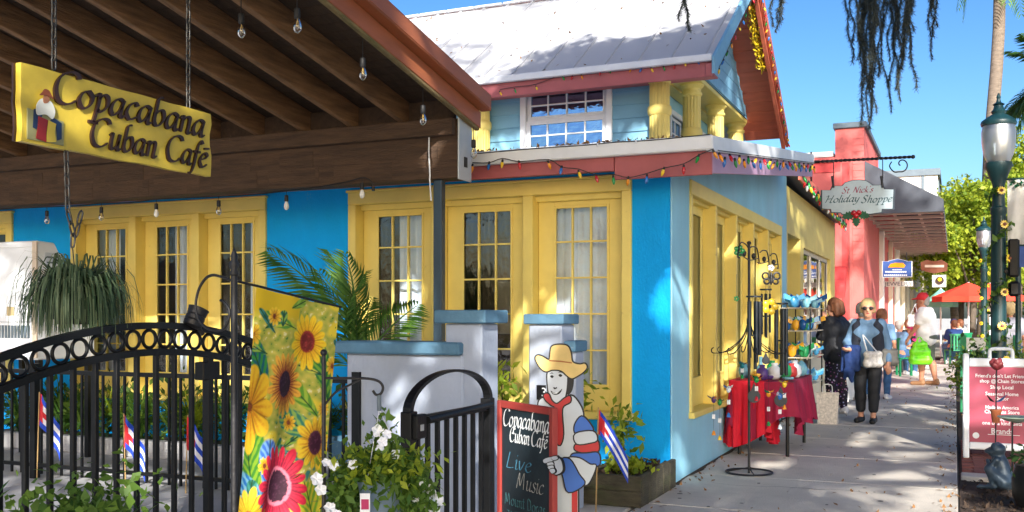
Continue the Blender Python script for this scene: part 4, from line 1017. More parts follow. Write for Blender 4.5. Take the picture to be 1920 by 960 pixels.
while yy < 5.0:
    w = .024 if abs(yy-4.425) > .06 else .042
    MB().box(GXX-w/2, GXX+w/2, yy-w/2, yy+w/2, .06, arch(yy)-.165).build('picket', m_black, gate, bevel=.002); yy += .1335
MB().box(GXX-.02,GXX+.02,2.36,5.05,.09,.13).build('bottom_rail', m_black, gate)
MB().box(GXX-.045,GXX+.02,4.36,4.5,1.03,1.13).build('latch_box', m_black, gate, bevel=.005)
MB().box(GXX-.035,GXX+.035,5.03,5.10,0,1.2).build('end_post', m_black, gate, bevel=.004)
# low picket fence deeper in the patio
FY = 6.2; fen = thing('picket_fence', 'low straight black picket fence inside the patio behind the arched gate', 'fence', (-6.5, FY, 0))
MB().box(-10.5,-3.95,FY-.015,FY+.015,.895,.93).build('top_rail', m_black, fen); MB().box(-10.5,-3.95,FY-.015,FY+.015,.10,.13).build('bottom_rail', m_black, fen)
pk_ = MB().box(-.009,.009,-.009,.009,.04,.895).mesh('picket', m_black)
x = -10.4
while x < -3.98: link('picket', pk_, fen, (x, FY, 0)); x += .117
for x in (-10.5,-7.2,-3.95): MB().box(x-.03,x+.03,FY-.03,FY+.03,0,.98).build('post', m_black, fen)

# ------------------------------------------------------------------ hanging café sign
SXX = -4.1; sign = thing('hanging_sign', 'yellow wooden cafe sign hanging on chains under the pavilion', 'sign', (SXX, 4.1, 2.2))
y0s, Ls, z0s, Hs = 3.452, 1.34, 2.224, .378
Ms = frame((SXX, y0s, z0s), (0,1,0))
def wav(n, amp, seed): r = random.Random(seed); return [amp*r.uniform(-1,1) for _ in range(n)]
out = []
wl_, wr_ = wav(7,.008,1), wav(7,.01,2)
out += [(0+wl_[i] if 0 < i < 6 else 0, Hs*i/6) for i in range(7)]
out += [(Ls*k/12, Hs+.002*math.sin(k*2)) for k in range(1,12)]
out += [(Ls+(wr_[i] if 0 < i < 6 else 0), Hs*(6-i)/6) for i in range(7)]
out += [(Ls*(12-k)/12, .003*math.sin(k*1.7)) for k in range(1,12)]
m_signy = mat('sign_yellow_paint', srgb(206,180,62), .45, .12, 5, .1, 20, dirt=.4, dirtcol=srgb(226,200,66))
m_letter = mat('dark_brown_letter', srgb(52,28,18), .45, .2, 9)
mb = MB(); mb.prism([Ms @ Vector((x,y,0)) for x,y in out], (-1,0,0), .036); o = mb.build('board', m_signy, sign); fixnormals(o)
mb = MB(); mb.prism([Ms @ Vector((x-.012 if x < .1 else x,y*.99+.002,-.037)) for x,y in out], (-1,0,0), .012); o = mb.build('backing_board', m_letter, sign); fixnormals(o)
T = lambda x, y, z=0: Ms @ Matrix.Translation((x,y,z))
lettering('Copacabana', T(.165,.225), .098, .26, m_letter, sign, .014, .001, fit=1.10, slant=.2)
lettering('Cuban', T(.40,.045), .088, .26, m_letter, sign, .014, .001, fit=.48, slant=.2)
lettering('Café', T(.945,.045), .088, .26, m_letter, sign, .014, .001, fit=.345, slant=.2)
def relief(parent, M, poly, m, name, z0=.001, z1=.007, smooth=False):
    P = catmull(poly, 5, True) if smooth else [Vector((p[0],p[1],0)) for p in poly]
    mb = MB(); mb.prism([M @ Vector((p.x,p.y,z1)) for p in P], M.to_3x3() @ Vector((0,0,-1)), z1-z0); o = mb.build(name, m, parent); fixnormals(o); return o
mr = mat('sign_red', srgb(150,36,36), .5, .1); mbr = mat('sign_brown', srgb(120,62,36), .5, .15); mnavy = mat('sign_navy', srgb(30,52,86), .5, .1); mwh = mat('sign_white', srgb(210,212,204), .5, .1)
mst = mat('sign_stone', srgb(140,138,96), .6, .15)
E = Ms @ Matrix.Translation((.03,.015,0))
relief(sign, E, [(0,0),(.215,0),(.215,.12),(.0,.15)], mst, 'painted_bench')
relief(sign, E, [(.03,.06),(.05,.055),(.085,.13),(.06,.16),(.035,.15)], mnavy, 'painted_leg', .0072, .010)
relief(sign, E, [(.15,.13),(.20,.11),(.20,.03),(.175,.02),(.165,.09),(.13,.11)], mnavy, 'painted_leg', .0072, .010)
relief(sign, E, [(.045,.01),(.105,.0),(.105,.05),(.115,.11),(.06,.12),(.055,.06)], mr, 'painted_drum', .0102, .013)
relief(sign, E, [(.107,.0),(.165,.01),(.155,.06),(.165,.10),(.118,.11),(.11,.05)], m_signy, 'painted_drum', .0102, .013)
relief(sign, E, [(.05,.125),(.045,.17),(.07,.205),(.10,.21),(.135,.20),(.155,.16),(.14,.12),(.1,.135)], mwh, 'painted_shirt', .0133, .016, True)
relief(sign, E, [(.085,.19),(.085,.225),(.105,.235),(.12,.215),(.11,.195)], mat('sign_skin', srgb(150,100,70), .5), 'painted_face', .0162, .018, True)
relief(sign, E, [(.06,.222),(.075,.24),(.09,.258),(.115,.255),(.13,.235),(.142,.218),(.10,.228)], mbr, 'painted_hat', .0182, .021, True)

# chains: every link its own ring
lk = MB(); pts = [(0,.008*math.cos(a)*(1),.017*math.sin(a)+(.008 if math.sin(a) > 0 else -.008)) for a in [2*math.pi*k/12 for k in range(12)]]
lk.tube(pts, .0032, 5, closed=True); lkm = lk.mesh('link', m_chain, True)
def chain(label, P, name='chain', group='chains of the hanging sign', s=1.55):
    P = [Vector(p) for p in P]; t = thing(name, label, 'chain', tuple(P[0]), group); acc = 0; step = .0335*s
    for a, b in zip(P[:-1], P[1:]):
        d = b-a; n = max(1, int(d.length/step)); q = Vector((0,0,1)).rotation_difference(d.normalized())
        for k in range(n):
            from mathutils import Quaternion
            link('link', lkm, t, tuple(a+d*((k+.5)/n)), q @ Quaternion((0,0,1), (R(90) if (acc % 2) else 0)), s); acc += 1
    return t
pa = at(101,128,X=SXX-.018); chain('left chain from the rafters down to the yellow sign', [Vector((pa.x,pa.y,pz(pa.y)-.1)), pa])
pb = at(353,207,X=SXX-.018); chain('right chain from the rafters down to the yellow sign', [Vector((pb.x,pb.y,pz(pb.y)-.1)), pb])
pc = at(124,283,X=SXX-.018); pd = at(136,462,X=SXX-.018)
chain('chain below the sign that carries the trailing grass plant', [pc, at(127,395,X=SXX-.018), at(138,440,X=SXX-.018), pd])
chain('short slanting chain joining the plant chain from the right', [at(153,396,X=SXX-.018), at(141,445,X=SXX-.018)])
# ------------------------------------------------------------------ trailing grass-like plant in a hanging basket
sp = at(143, 560, X=SXX+.02); spl = thing('hanging_plant', 'trailing striped grass plant in a hanging basket over the gate', 'plant', (sp.x, sp.y, sp.z))
MB().lathe([(.09,-.13),(.13,-.06),(.15,.03),(.145,.035),(.12,.0)], (sp.x,sp.y,sp.z), 20).build('basket', m_iron, spl)
MB().tube([pd, (sp.x,sp.y,sp.z+.06)], .003, 5).build('hanger', m_iron, spl)
r = np.random.default_rng(8); Q = []
for k in range(900):
    a = r.uniform(0,6.283); L = r.uniform(.16,.36); out_ = r.uniform(.05,.28); rise = r.uniform(.02,.17)*(1.5 if k % 6 == 0 else 1)
    b = np.array([sp.x+.08*math.cos(a)*r.random(), sp.y+.08*math.sin(a)*r.random(), sp.z+.02]); d = np.array([math.cos(a), math.sin(a), 0]); w = np.array([-d[1], d[0], 0])*.0055
    P = []
    for i in range(7):
        s_ = i/6; P.append(b+d*out_*(1-(1-s_)**2)+np.array([0,0, rise*4*s_*(1-s_)-(L*.62)*s_**2.2]))
    for i in range(6): w0 = w*(1-.8*(i/6)**2); w1 = w*(1-.8*((i+1)/6)**2); Q.append([P[i]-w0,P[i]+w0,P[i+1]+w1,P[i+1]-w1])
V = np.array(Q).reshape(-1,3); npmesh('blades', V, np.arange(len(V)).reshape(-1,4), m_spider, spl)

# ------------------------------------------------------------------ white slant-sided cabinet at the left edge
ice = thing('ice_cabinet', 'tall white metal cabinet with slanted side at the left edge', 'cabinet', (-8.6,7.0,0))
prof = [(6.7,2.085),(6.9,2.075),(7.06,1.8),(7.38,1.25),(7.38,.98),(6.7,.98)]
mb = MB(); mb.prism([(-7.75,y,z) for y,z in prof], (-1,0,0), 1.9); o = mb.build('body', m_white, ice, bevel=.012); fixnormals(o)
MB().box(-9.64,-7.80,6.682,6.699,1.33,2.03).build('door', m_white, ice, bevel=.01)
MB().box(-9.64,-7.80,6.682,6.699,1.0,1.30).build('lower_panel', m_white, ice, bevel=.008)
for xx in (-9.6,-8.7,-7.8):
    for yy in (6.76,7.34): MB().box(xx-.025,xx+.025,yy-.025,yy+.025,0,.979).build('leg', m_black, ice)
MB().box(-7.80,-7.745,6.686,6.699,1.0,2.08).build('corner_strip', mat('beige_trim', srgb(196,180,160), .6, .08), ice)
q0, q1 = at(13,575,Y=6.68), at(26,592,Y=6.68); MB().box(q0.x,q1.x,6.678,6.6815,q1.z,q0.z).build('plate', mat('tan_plate', srgb(170,150,110), .5), ice)
for k in range(26): MB().box(-8.9+.042*k,-8.874+.042*k,6.674,6.681,az(30,634,Y=6.68),az(30,610,Y=6.68)).build('louvre', m_greytrim, ice)
MB().box(-7.748,-7.742,6.78,6.98,1.62,1.98).build('notice', mat('notice_paper', srgb(196,204,214), .7, .05), ice)
for k in range(6): MB().box(-7.7418,-7.7405,6.80,6.93-.02*(k % 3),1.93-.05*k,1.945-.05*k).build('notice_line', m_greytrim, ice)

# ------------------------------------------------------------------ garden bed under the windows
bed = tag(MB().box(-9.6,-4.3,7.62,8.03,.0,.14).build('planting_bed', m_mulch), kind='structure')
for k in range(9): MB().box(-9.6+.59*k+.004, -9.6+.59*(k+1)-.004, 7.5, 7.615, 0, .17+rng.uniform(-.006,.006)).build('kerb_stone', m_patio, bed, bevel=.012)
def blades(name, base, n, L, w, m, parent, seed, spread=.5, up=.9):
    r = np.random.default_rng(seed); Q = []
    for k in range(n):
        a = r.uniform(0,6.283); l = L*r.uniform(.6,1.1); o = spread*l*r.uniform(.25,1.0); d = np.array([math.cos(a),math.sin(a),0]); ww = np.array([-d[1],d[0],.2])*w
        P = [np.array(base)+d*o*s_**1.3+np.array([0,0,l*(up*s_-.45*s_*s_*r.uniform(.6,1.2))]) for s_ in np.linspace(0,1,6)]
        for i in range(5): f0 = math.sin(math.pi*(.12+.85*i/5)); f1 = math.sin(math.pi*(.12+.85*(i+1)/5)); Q.append([P[i]-ww*f0,P[i]+ww*f0,P[i+1]+ww*f1,P[i+1]-ww*f1])
    V = np.array(Q).reshape(-1,3); return npmesh(name, V, np.arange(len(V)).reshape(-1,4), m, parent)
for k in range(14):
    bp = (-9.3+.36*k+rng.uniform(-.08,.08), 7.8+rng.uniform(-.1,.12), .13)
    p = thing('strap_leaf_plant', 'strap-leaved green plant in the bed below the cafe windows', 'plant', bp, 'plants in the bed below the windows')
    blades('leaf_tuft', bp, 46, rng.uniform(.55,.95), .013, [m_leafmid,m_leafbright,m_palmleaf][k % 3], p, 60+k, .6, 1.0)
    leaves('foliage', [m_leafdark,m_leafmid][k % 2], np.random.default_rng(k).normal(size=(170,3))*np.array([.15,.09,.16])+np.array([bp[0],bp[1],.38]), .085, p, 2, .3, k)
for i,(px_,t_) in enumerate(((60,4.0),(130,4.3),(180,4.2))):
    p0 = at(px_, 940, t=t_); p0.z = 0
    p = thing('leafy_plant', ['low leafy green plant at the bottom left corner behind the gate','leafy green plant low behind the gate, middle of three','upright leafy green plant behind the gate, rightmost of three'][i], 'plant', tuple(p0))
    MB().lathe([(.11,0),(.14,.22),(.15,.24)], tuple(p0), 16).build('pot', m_patio, p)
    leaves('foliage', m_leafmid, np.random.default_rng(70+i).normal(size=(420,3))*np.array([.13,.13,.10])+np.array([p0.x,p0.y,.42+.05*i]), .055, p, 1.7, .5, i)
m_fb = mat('flag_blue', srgb(30,70,190), .7, .08); m_fw = mat('flag_white', srgb(225,226,232), .7, .05); m_fr = mat('flag_red', srgb(200,36,44), .7, .08); m_stick = mat('wood_stick', srgb(170,140,90), .7)
def small_flag(label, top, h, lean, L, hgt, seed):
    """stick with a drooping striped cloth: blue-white-blue-white-blue bands and a red triangle at the hoist"""
    top = Vector(top); base = Vector((top.x-lean, top.y, top.z-h)); t = thing('small_flag', label, 'flag', tuple(base), 'small striped flags')
    MB().tube([base, top], .005, 6).build('stick', m_stick, t)
    r = random.Random(seed); n = 14; rows = 5; dirn = (top-base).normalized()
    def P(i, j):
        s_ = i/n; v = j/rows
        return top-dirn*(hgt*v+.01)+Vector((cY,sY,0))*(L*.45*s_)+Vector((0,0,-L*.75*s_**1.2))+Vector((-sY,cY,0))*(.018*math.sin(s_*14+seed+v*2))
    c = MB(); V = []; F = []; 
    for j in range(rows):
        for i in range(n):
            c.cur = 2 if (i/n < .30*(1-abs(2*(j+.5)/rows-1))) else (0 if j % 2 == 0 else 1)
            c._add([P(i,j),P(i+1,j),P(i+1,j+1),P(i,j+1)], [(0,1,2,3)])
    c.build('cloth', [m_fb,m_fw,m_fr], t)
small_flag('small striped flag farthest left behind the arched gate', at(74,735,Y=6.14), at(74,735,Y=6.14).z, .03, .42, .26, 1)
small_flag('small striped flag behind the middle of the arched gate', at(232,775,Y=6.14), at(232,775,Y=6.14).z, -.02, .40, .26, 2)
small_flag('small striped flag near the thick gate post', at(352,778,Y=6.14), at(352,778,Y=6.14).z, .02, .40, .26, 4)

# ------------------------------------------------------------------ potted palm between the windows
pp = Vector((ax(668,6.9), 6.9, 0)); pot = thing('potted_palm', 'potted palm with feathery green fronds in front of the blue wall', 'plant', tuple(pp))
MB().lathe([(.16,0),(.22,.3),(.24,.4),(.22,.4),(.2,.36)], tuple(pp), 20).build('pot', m_capblue, pot, smooth='auto')
for k in range(3):
    a = k*2.1; MB().tube([pp+Vector((.05*math.cos(a),.05*math.sin(a),.35)), pp+Vector((.04*math.cos(a),.03*math.sin(a),.8)), pp+Vector((.06*math.cos(a),.05*math.sin(a),1.15))], [.022,.018,.014], 8).build('stem', m_leafmid, pot)
fr = [frond_mesh(1.0, 24, .38, .45, m_palmleaf, 3, .022), frond_mesh(.85, 22, .36, .6, m_palmleaf, 4, .022)]
def frond_to(tip, base, me, roll=0):
    d = Vector(tip)-Vector(base); L = d.length; yaw = math.atan2(-d.x, d.y); pit = math.atan2(d.z, math.hypot(d.x,d.y))
    link('frond', me, pot, tuple(base), (pit+.3, roll, yaw), L/ (1.0 if me is fr[0] else .85))
b0 = pp+Vector((0,0,1.1))
for px_, py_, dy, k, ro in ((478,462,-.6,0,.5),(560,475,-.2,0,.2),(620,505,.2,1,-.2),(700,505,.1,1,.3),(712,545,-.3,1,-.6),(600,600,-.5,1,.6),(690,560,.35,1,.1),(560,560,.3,1,.9),(640,470,.0,1,0)):
    frond_to(at(px_,py_,Y=6.9+dy), b0+Vector((rng.uniform(-.05,.05),rng.uniform(-.05,.05),rng.uniform(-.25,.05))), fr[k], ro)
# ------------------------------------------------------------------ garden flag with sunflowers on a curled stand
fp = Vector((-2.825,3.45,0)); st = thing('flag_stand', 'tall black iron flag stand with curled arm beside the gate', 'stand', tuple(fp))
MB().tube([fp, fp+Vector((0,0,1.56))], .0145, 10).build('pole', m_iron, st, smooth='auto')
MB().lathe([(.015,1.555),(.022,1.565),(.014,1.58),(.02,1.595),(.022,1.61),(.013,1.625),(.016,1.64),(.006,1.665),(.001,1.675)], tuple(fp), 12).build('finial', m_iron, st, smooth=True)
Pf = Matrix.Translation(fp)
def inplane(px_, py_): return at(px_, py_, Y=fp.y+ (0))   # the arm lies in the plane Y = pole
arm = [inplane(x,y) for x,y in ((440,528),(415,519),(398,516),(384,524),(372,545),(367,575),(373,600),(388,615),(405,620),(418,618),(428,600),(430,582),(420,566),(413,563))]
MB().tube(catmull(arm,6), .0065, 6).build('curled_arm', m_iron, st, smooth=True)
fdir = Vector((.155,.56,0)).normalized(); MB().tube([fp+Vector((0,0,1.535)), fp+fdir*.12+Vector((0,0,1.515)), fp+fdir*.60+Vector((0,0,1.425))], .006, 6).build('flag_arm', m_iron, st)
c0 = at(366,596,X=GXX+.03); sp_ = thing('spotlight', 'black ribbed spotlight can clamped on the arched gate', 'lamp', tuple(c0))
mb = MB(); mb.M = Matrix.Translation(c0) @ Matrix.Rotation(R(-22),4,'X') @ Matrix.Rotation(R(8),4,'Y'); V = []
mb.lathe([(.035,-.055),(.05,-.045),(.052,-.02),(.048,-.016),(.052,-.012),(.052,.01),(.048,.014),(.052,.018),(.054,.045),(.058,.055),(.05,.058)], (0,0,0), 24); mb.build('can', m_iron, sp_, smooth='auto')
MB().tube([c0+Vector((0,.02,-.05)), c0+Vector((0,.06,-.09))], .012, 8).build('bracket', m_iron, sp_)
# the painted cloth
NXF, NYF, WF, HF = 170, 330, .47, 1.06
def fnoise(x, y, s_, o=0.0):
    r = np.random.default_rng(int(o*100)+1); out_ = np.zeros_like(x)
    for k in range(7):
        a = r.uniform(0,6.28); f_ = s_*r.uniform(.6,1.7); out_ += np.sin(f_*(x*math.cos(a)+y*math.sin(a))+r.uniform(0,6.28)+1.5*np.sin(.53*f_*(y*math.cos(a)-x*math.sin(a))))
    return out_/7
ii, jj = np.meshgrid(np.arange(NXF+1), np.arange(NYF+1), indexing='ij'); fx = ii/NXF*WF; fy = jj/NYF*HF
def sc(c): return np.array(srgb(*c))
fpx = 478-.085*fy*420+fx/WF*155; fpy = 537+fy*420+fx/WF*40      # the photo's flag in its own proportions (px)
X_, Y_ = fx/WF*158, fy*420                                            # px-like flag units
n1 = fnoise(X_,Y_,.09,1); n2 = fnoise(X_,Y_,.35,2); n3 = fnoise(X_,Y_,.8,3); n4 = fnoise(X_, Y_, .05, 4)
def lerp(a, b, t): t = np.clip(t,0,1)[...,None]; return a*(1-t)+b*t
colr = lerp(np.ones(fx.shape+(3,))*sc((214,196,84)), sc((150,168,62)), .5+.9*n2)
colr = lerp(colr, sc((240,214,60)), (n1-.15)*4); colr = lerp(colr, sc((70,120,50)), (n3*.6+n2*.6-.42)*7); colr = lerp(colr, sc((228,222,160)), (-n2-n3*.5-.45)*6)
colr = lerp(colr, sc((60,130,120)), (n4*.7+n2*.5-.38)*6*(Y_ > 120)); colr = lerp(colr, sc((226,190,30)), (60-Y_)/25*(np.abs(X_-40) < 45)); 
def to_flag(px_, py_): v = (py_-537)-((px_-478)*.26); return (px_-478+.085*max(0,v))*1.72*.6, v   # flag units
def leaf_(px_, py_, a_, L_, W_, c1, c2):
    global colr
    u0, v0 = to_flag(px_,py_); dx = X_-u0; dy = Y_-v0; ca, sa = math.cos(a_), math.sin(a_); p = dx*ca+dy*sa; q = -dx*sa+dy*ca
    e = (p/L_)**2+(q/(W_*(1.05-.5*p/L_)))**2; msk = (1-e)*6
    c = lerp(np.ones_like(colr)*sc(c1), sc(c2), .5+.9*np.sin(p*.35+3*np.abs(q)*.2)+n2); c = lerp(c, sc((30,70,30)), (1-np.abs(q)/1.6)*1.5)
    colr = lerp(colr, c, msk)
def flower(px_, py_, R1, rc, petals, cin, cout, ccen, seed=0, ry=1.35, rim=None):
    global colr
    u0, v0 = to_flag(px_,py_); dx = (X_-u0); dy = (Y_-v0)/ry; rr_ = np.hypot(dx,dy); th = np.arctan2(dy,dx)
    pet = R1*(.70+.30*np.abs(np.cos(th*petals/2+seed+.25*np.sin(3*th)))**.7+.06*np.sin(5*th+seed)); msk = (pet-rr_)/2.0
    edge = np.abs(np.cos(th*petals/2+seed+.25*np.sin(3*th)))
    t = (rr_-rc)/(R1-rc)
    c = lerp(np.ones_like(colr)*sc(cin), sc(cout), t*1.3+.5*np.sin(th*petals*2.5+seed)*.6+.3*n3)
    c = lerp(c, sc(cin)*.5, (.35-edge)*3); colr = lerp(colr, c, msk)
    if rim is not None: colr = lerp(colr, sc(rim), (rc*1.22-rr_)/1.5*(1+n3))
    cc = lerp(np.ones_like(colr)*sc(ccen), sc(ccen)*2.2+.01, n3*1.2+n2); colr = lerp(colr, cc, (rc-rr_+n3*2)/1.5)
leaf_(478,672,1.1,50,20,(60,150,60),(20,100,110)); leaf_(600,700,1.3,60,16,(40,120,50),(120,170,50)); leaf_(560,735,.9,55,14,(90,150,40),(160,190,60))
leaf_(462,840,1.35,75,30,(130,170,40),(60,130,40)); leaf_(452,905,.4,60,34,(30,110,180),(120,180,200)); leaf_(500,870,1.5,60,18,(60,110,200),(120,170,220)); leaf_(610,920,1.4,70,16,(120,170,40),(200,200,60))
leaf_(575,950,1.2,50,20,(210,200,50),(120,170,40)); leaf_(560,800,.6,50,20,(50,130,110),(150,190,90)); leaf_(520,600,.2,36,12,(190,200,60),(90,150,50))
for k in range(26):
    rq = random.Random(200+k); leaf_(rq.uniform(450,640), rq.uniform(560,960), rq.uniform(.2,2.6), rq.uniform(14,30), rq.uniform(4,9), rq.choice(((60,130,50),(120,160,50),(30,100,80),(190,190,60))), rq.choice(((150,190,70),(210,210,80),(60,140,130))))
flower(463,750,44,6,9,(224,140,20),(250,200,40),(120,60,20),.3,1.9); flower(462,945,34,7,11,(230,170,20),(252,214,60),(140,80,20),1.2,1.6)
for fx_, fy_, R_ in ((510,590,13),(618,690,14),(600,770,13),(470,620,16),(610,960,20),(545,790,12),(490,860,12)): flower(fx_,fy_,R_,4,10,(220,150,20),(250,214,60),(110,50,24),fx_,1.5)
flower(575,640,33,11,15,(226,160,16),(252,214,40),(110,30,26),.2,1.7,(150,40,30)); flower(531,716,36,15,17,(150,60,36),(240,178,60),(44,20,40),.7,1.75)
flower(584,832,32,12,13,(214,140,20),(250,214,50),(70,24,44),1.9,1.7,(96,40,60)); flower(524,905,46,18,18,(140,14,50),(226,40,70),(50,14,36),.1,1.75,(220,120,140))
V = []
for i in range(NXF+1):
    for j in range(NYF+1):
        x = fx[i,j]; y = fy[i,j]; s_ = x/WF
        sw_ = .022*math.sin(7*s_+1.6*y)+.012*math.sin(15*s_+3*y+1)
        p = fp+fdir*(x*(1-.03*y)-.108*y+.112)+Vector((fdir.y,-fdir.x,0))*sw_*(.4+y)+Vector((0,0,1.508-y-.18*x))
        V.append(p[:])
idx = np.arange((NXF+1)*(NYF+1)).reshape(NXF+1,NYF+1); F = np.stack([idx[:-1,1:],idx[1:,1:],idx[1:,:-1],idx[:-1,:-1]],-1).reshape(-1,4)
fl = thing('garden_flag', 'colourful sunflower print garden flag hanging on a black stand', 'flag', tuple(fp+fdir*.3))
oc = npmesh('cloth', np.array(V), F, vcolmat('sunflower_print', .75, .25), fl, True)
ca = oc.data.color_attributes.new('Col', 'FLOAT_COLOR', 'POINT'); cc = np.ones(((NXF+1)*(NYF+1),4), np.float32); cc[:,:3] = np.clip(colr.reshape(-1,3),0,1); ca.data.foreach_set('color', cc.ravel())

# ------------------------------------------------------------------ shepherd hook with the hanging petunia basket
hp = at(607, HOR, t=3.5); hp.z = 0; hk = thing('shepherd_hook', 'slim black shepherd hook carrying the flower basket', 'hook', tuple(hp))
MB().tube([hp, hp+Vector((0,0,1.245))], .0075, 8).build('pole', m_iron, hk); MB().ball(hp+Vector((0,0,1.255)), .0125, 10, 6).build('finial', m_iron, hk, smooth=True)
hq = lambda x, y: at(x, y, Y=hp.y+.12*(x-607)/110)
MB().tube(catmull([hq(*c) for c in ((607,709),(650,709),(690,710),(710,715),(718,726),(714,738),(705,740),(699,732))],6), .0048, 6).build('hook_arm', m_iron, hk, smooth=True)
MB().tube(catmull([hq(*c) for c in ((608,760),(630,735),(655,722),(675,712))],6), .004, 6).build('brace', m_iron, hk)
bc = hq(720, 900); bk_ = thing('flower_basket', 'hanging basket of white petunias with trailing green leaves', 'plant', tuple(bc))
MB().lathe([(.072,-.16),(.09,-.02),(.1,.0),(.1,.012),(.09,.012),(.08,-.02)], tuple(bc), 24).build('pot', mat('grey_blue_pot', srgb(110,130,150), .5, .1, 6), bk_, smooth='auto')
hkp = hq(711, 741); MB().tube([hkp, hkp+Vector((0,0,-.055))], .008, 8).build('hanger_clip', m_greytrim, bk_)
for k in range(3): a = 2.1*k+.4; MB().tube([hkp+Vector((0,0,-.05)), bc+Vector((.095*math.cos(a),.095*math.sin(a),.01))], .0012, 4).build('hanger_wire', m_white, bk_)
r = np.random.default_rng(21); P = r.normal(size=(1400,3))*np.array([.072,.066,.028]); rad = np.hypot(P[:,0],P[:,1]); P[:,2] += .05-.9*np.maximum(rad-.10,0)*(1+.6*r.random(1400)); P[:,2] -= (r.random(1400) < .25)*np.maximum(rad-.08,0)*.8
up_ = r.normal(size=(150,3))*np.array([.03,.03,.05])+np.array([.0,0,.13]); P = np.concatenate([P,up_])
P[:,0] += np.where(P[:,2] < -.02, 0, 0)
keep = ~((np.hypot(P[:,0],P[:,1]) < .1) & (P[:,2] < 0)); Pw = P[keep]+np.array(bc[:])
leaves('foliage', m_leafmid, Pw, .036, bk_, 2.0, .4, 5, jit=.65); leaves('new_foliage', m_leafbright, (r.normal(size=(420,3))*np.array([.09,.08,.03])+np.array([0,-.02,.065]))+np.array(bc[:]), .036, bk_, 2.0, .5, 6)
m_petal = mat('white_petal', srgb(238,240,246), .6, .04)
fm = MB(); n_ = 20
pts = [(0,0,-.012)]+[(.028*(1+.12*math.cos(5*a))*math.cos(a), .028*(1+.12*math.cos(5*a))*math.sin(a), .004*math.sin(5*a)) for a in [2*math.pi*k/n_ for k in range(n_)]]
fm._add(pts, [(0,1+k,1+(k+1) % n_) for k in range(n_)]); fmm = fm.mesh('flower', m_petal)
for x,y in ((618,862),(632,868),(604,890),(605,915),(622,948),(640,955),(668,865),(712,805),(724,822),(730,810),(716,838),(782,880),(796,895),(803,912),(810,925),(823,935),(788,942),(806,950),(780,925),(765,905),(818,955),(745,850)):
    d_ = hq(x,y)+Vector((sY,-cY,0))*rng.uniform(.03,.11); q = Vector((0,0,1)).rotation_difference((Vector((0,0,EYE))-d_+Vector((rng.uniform(-1.5,1.5),rng.uniform(-1,1),rng.uniform(0,2)))).normalized())
    link('flower', fmm, bk_, tuple(d_), q, rng.uniform(.5,.85))
ta = hq(685,916)+Vector((sY,-cY,0))*.12; Mt = frame(ta+Vector((0,0,-.075)), (cY,sY,0), (.12,0,1)); mb = MB(); mb.M = Mt; mb.box(0,.034,0,.08,0,.001).build('plant_tag', m_white, bk_); mb = MB(); mb.M = Mt; mb.box(.004,.03,.025,.06,.0012,.0016).build('tag_print', mat('tag_magenta', srgb(170,30,90), .5), bk_)
leaves('trailing_foliage', m_leafmid, r.normal(size=(420,3))*np.array([.035,.04,.07])+np.array([-.12,-.05,-.06])+np.array(bc[:]), .04, bk_, 2.2, .2, 7, .6)
leaves('trailing_foliage', m_leafmid, r.normal(size=(420,3))*np.array([.04,.04,.06])+np.array([.12,-.0,-.05])+np.array(bc[:]), .04, bk_, 2.2, .2, 8, .6)

# ------------------------------------------------------------------ small arched gate
SG = -2.45; ya, yb = ay(760,SG), ay(919,SG); sg = thing('garden_gate', 'small black picket gate with arched top and closer arm', 'gate', (SG,(ya+yb)/2,0))
MB().box(SG-.03,SG+.03,ya,ya+.07,.0,.915).build('post', m_black, sg, bevel=.004); MB().box(SG-.03,SG+.03,yb-.07,yb,.0,.915).build('post', m_black, sg, bevel=.004)
MB().box(SG-.018,SG+.018,ya+.07,yb-.07,.845,.885).build('top_rail', m_black, sg, bevel=.003); MB().box(SG-.018,SG+.018,ya+.07,yb-.07,.08,.12).build('bottom_rail', m_black, sg, bevel=.003)
ym = (ya+yb)/2; hw = (yb-ya)/2-.01; mb = MB(); V = []; F = []
for k in range(25):
    a = math.pi*k/24; c, s_ = math.cos(a), math.sin(a)
    for rr_ in (1.0,.93): V += [(SG-.022, ym-hw*rr_*c, .915+.19*rr_*s_-.005), (SG+.022, ym-hw*rr_*c, .915+.19*rr_*s_-.005)]
for k in range(24): b = 4*k; F += [(b,b+4,b+5,b+1),(b+2,b+3,b+7,b+6),(b,b+2,b+6,b+4),(b+1,b+5,b+7,b+3)]
mb._add(V,F); o = mb.build('arch', m_black, sg); fixnormals(o)
for k in range(8): y = ya+.07+(yb-ya-.14)*(k+.5)/8; MB().box(SG-.011,SG+.011,y-.012,y+.012,.12,.846).build('picket', m_black, sg, bevel=.002)
mb = MB().tube([(SG+.05,ya+.13,.865),(SG+.05,yb-.1,.885)], .02, 12); mb.build('closer_tube', m_black, sg, smooth='auto')
MB().box(SG+.02,SG+.055,ya+.02,ya+.12,.78,.9).build('hinge', m_black, sg, bevel=.006); MB().box(SG+.056,SG+.06,ya+.05,ya+.08,.82,.85).build('hinge_bolt', m_galv, sg)

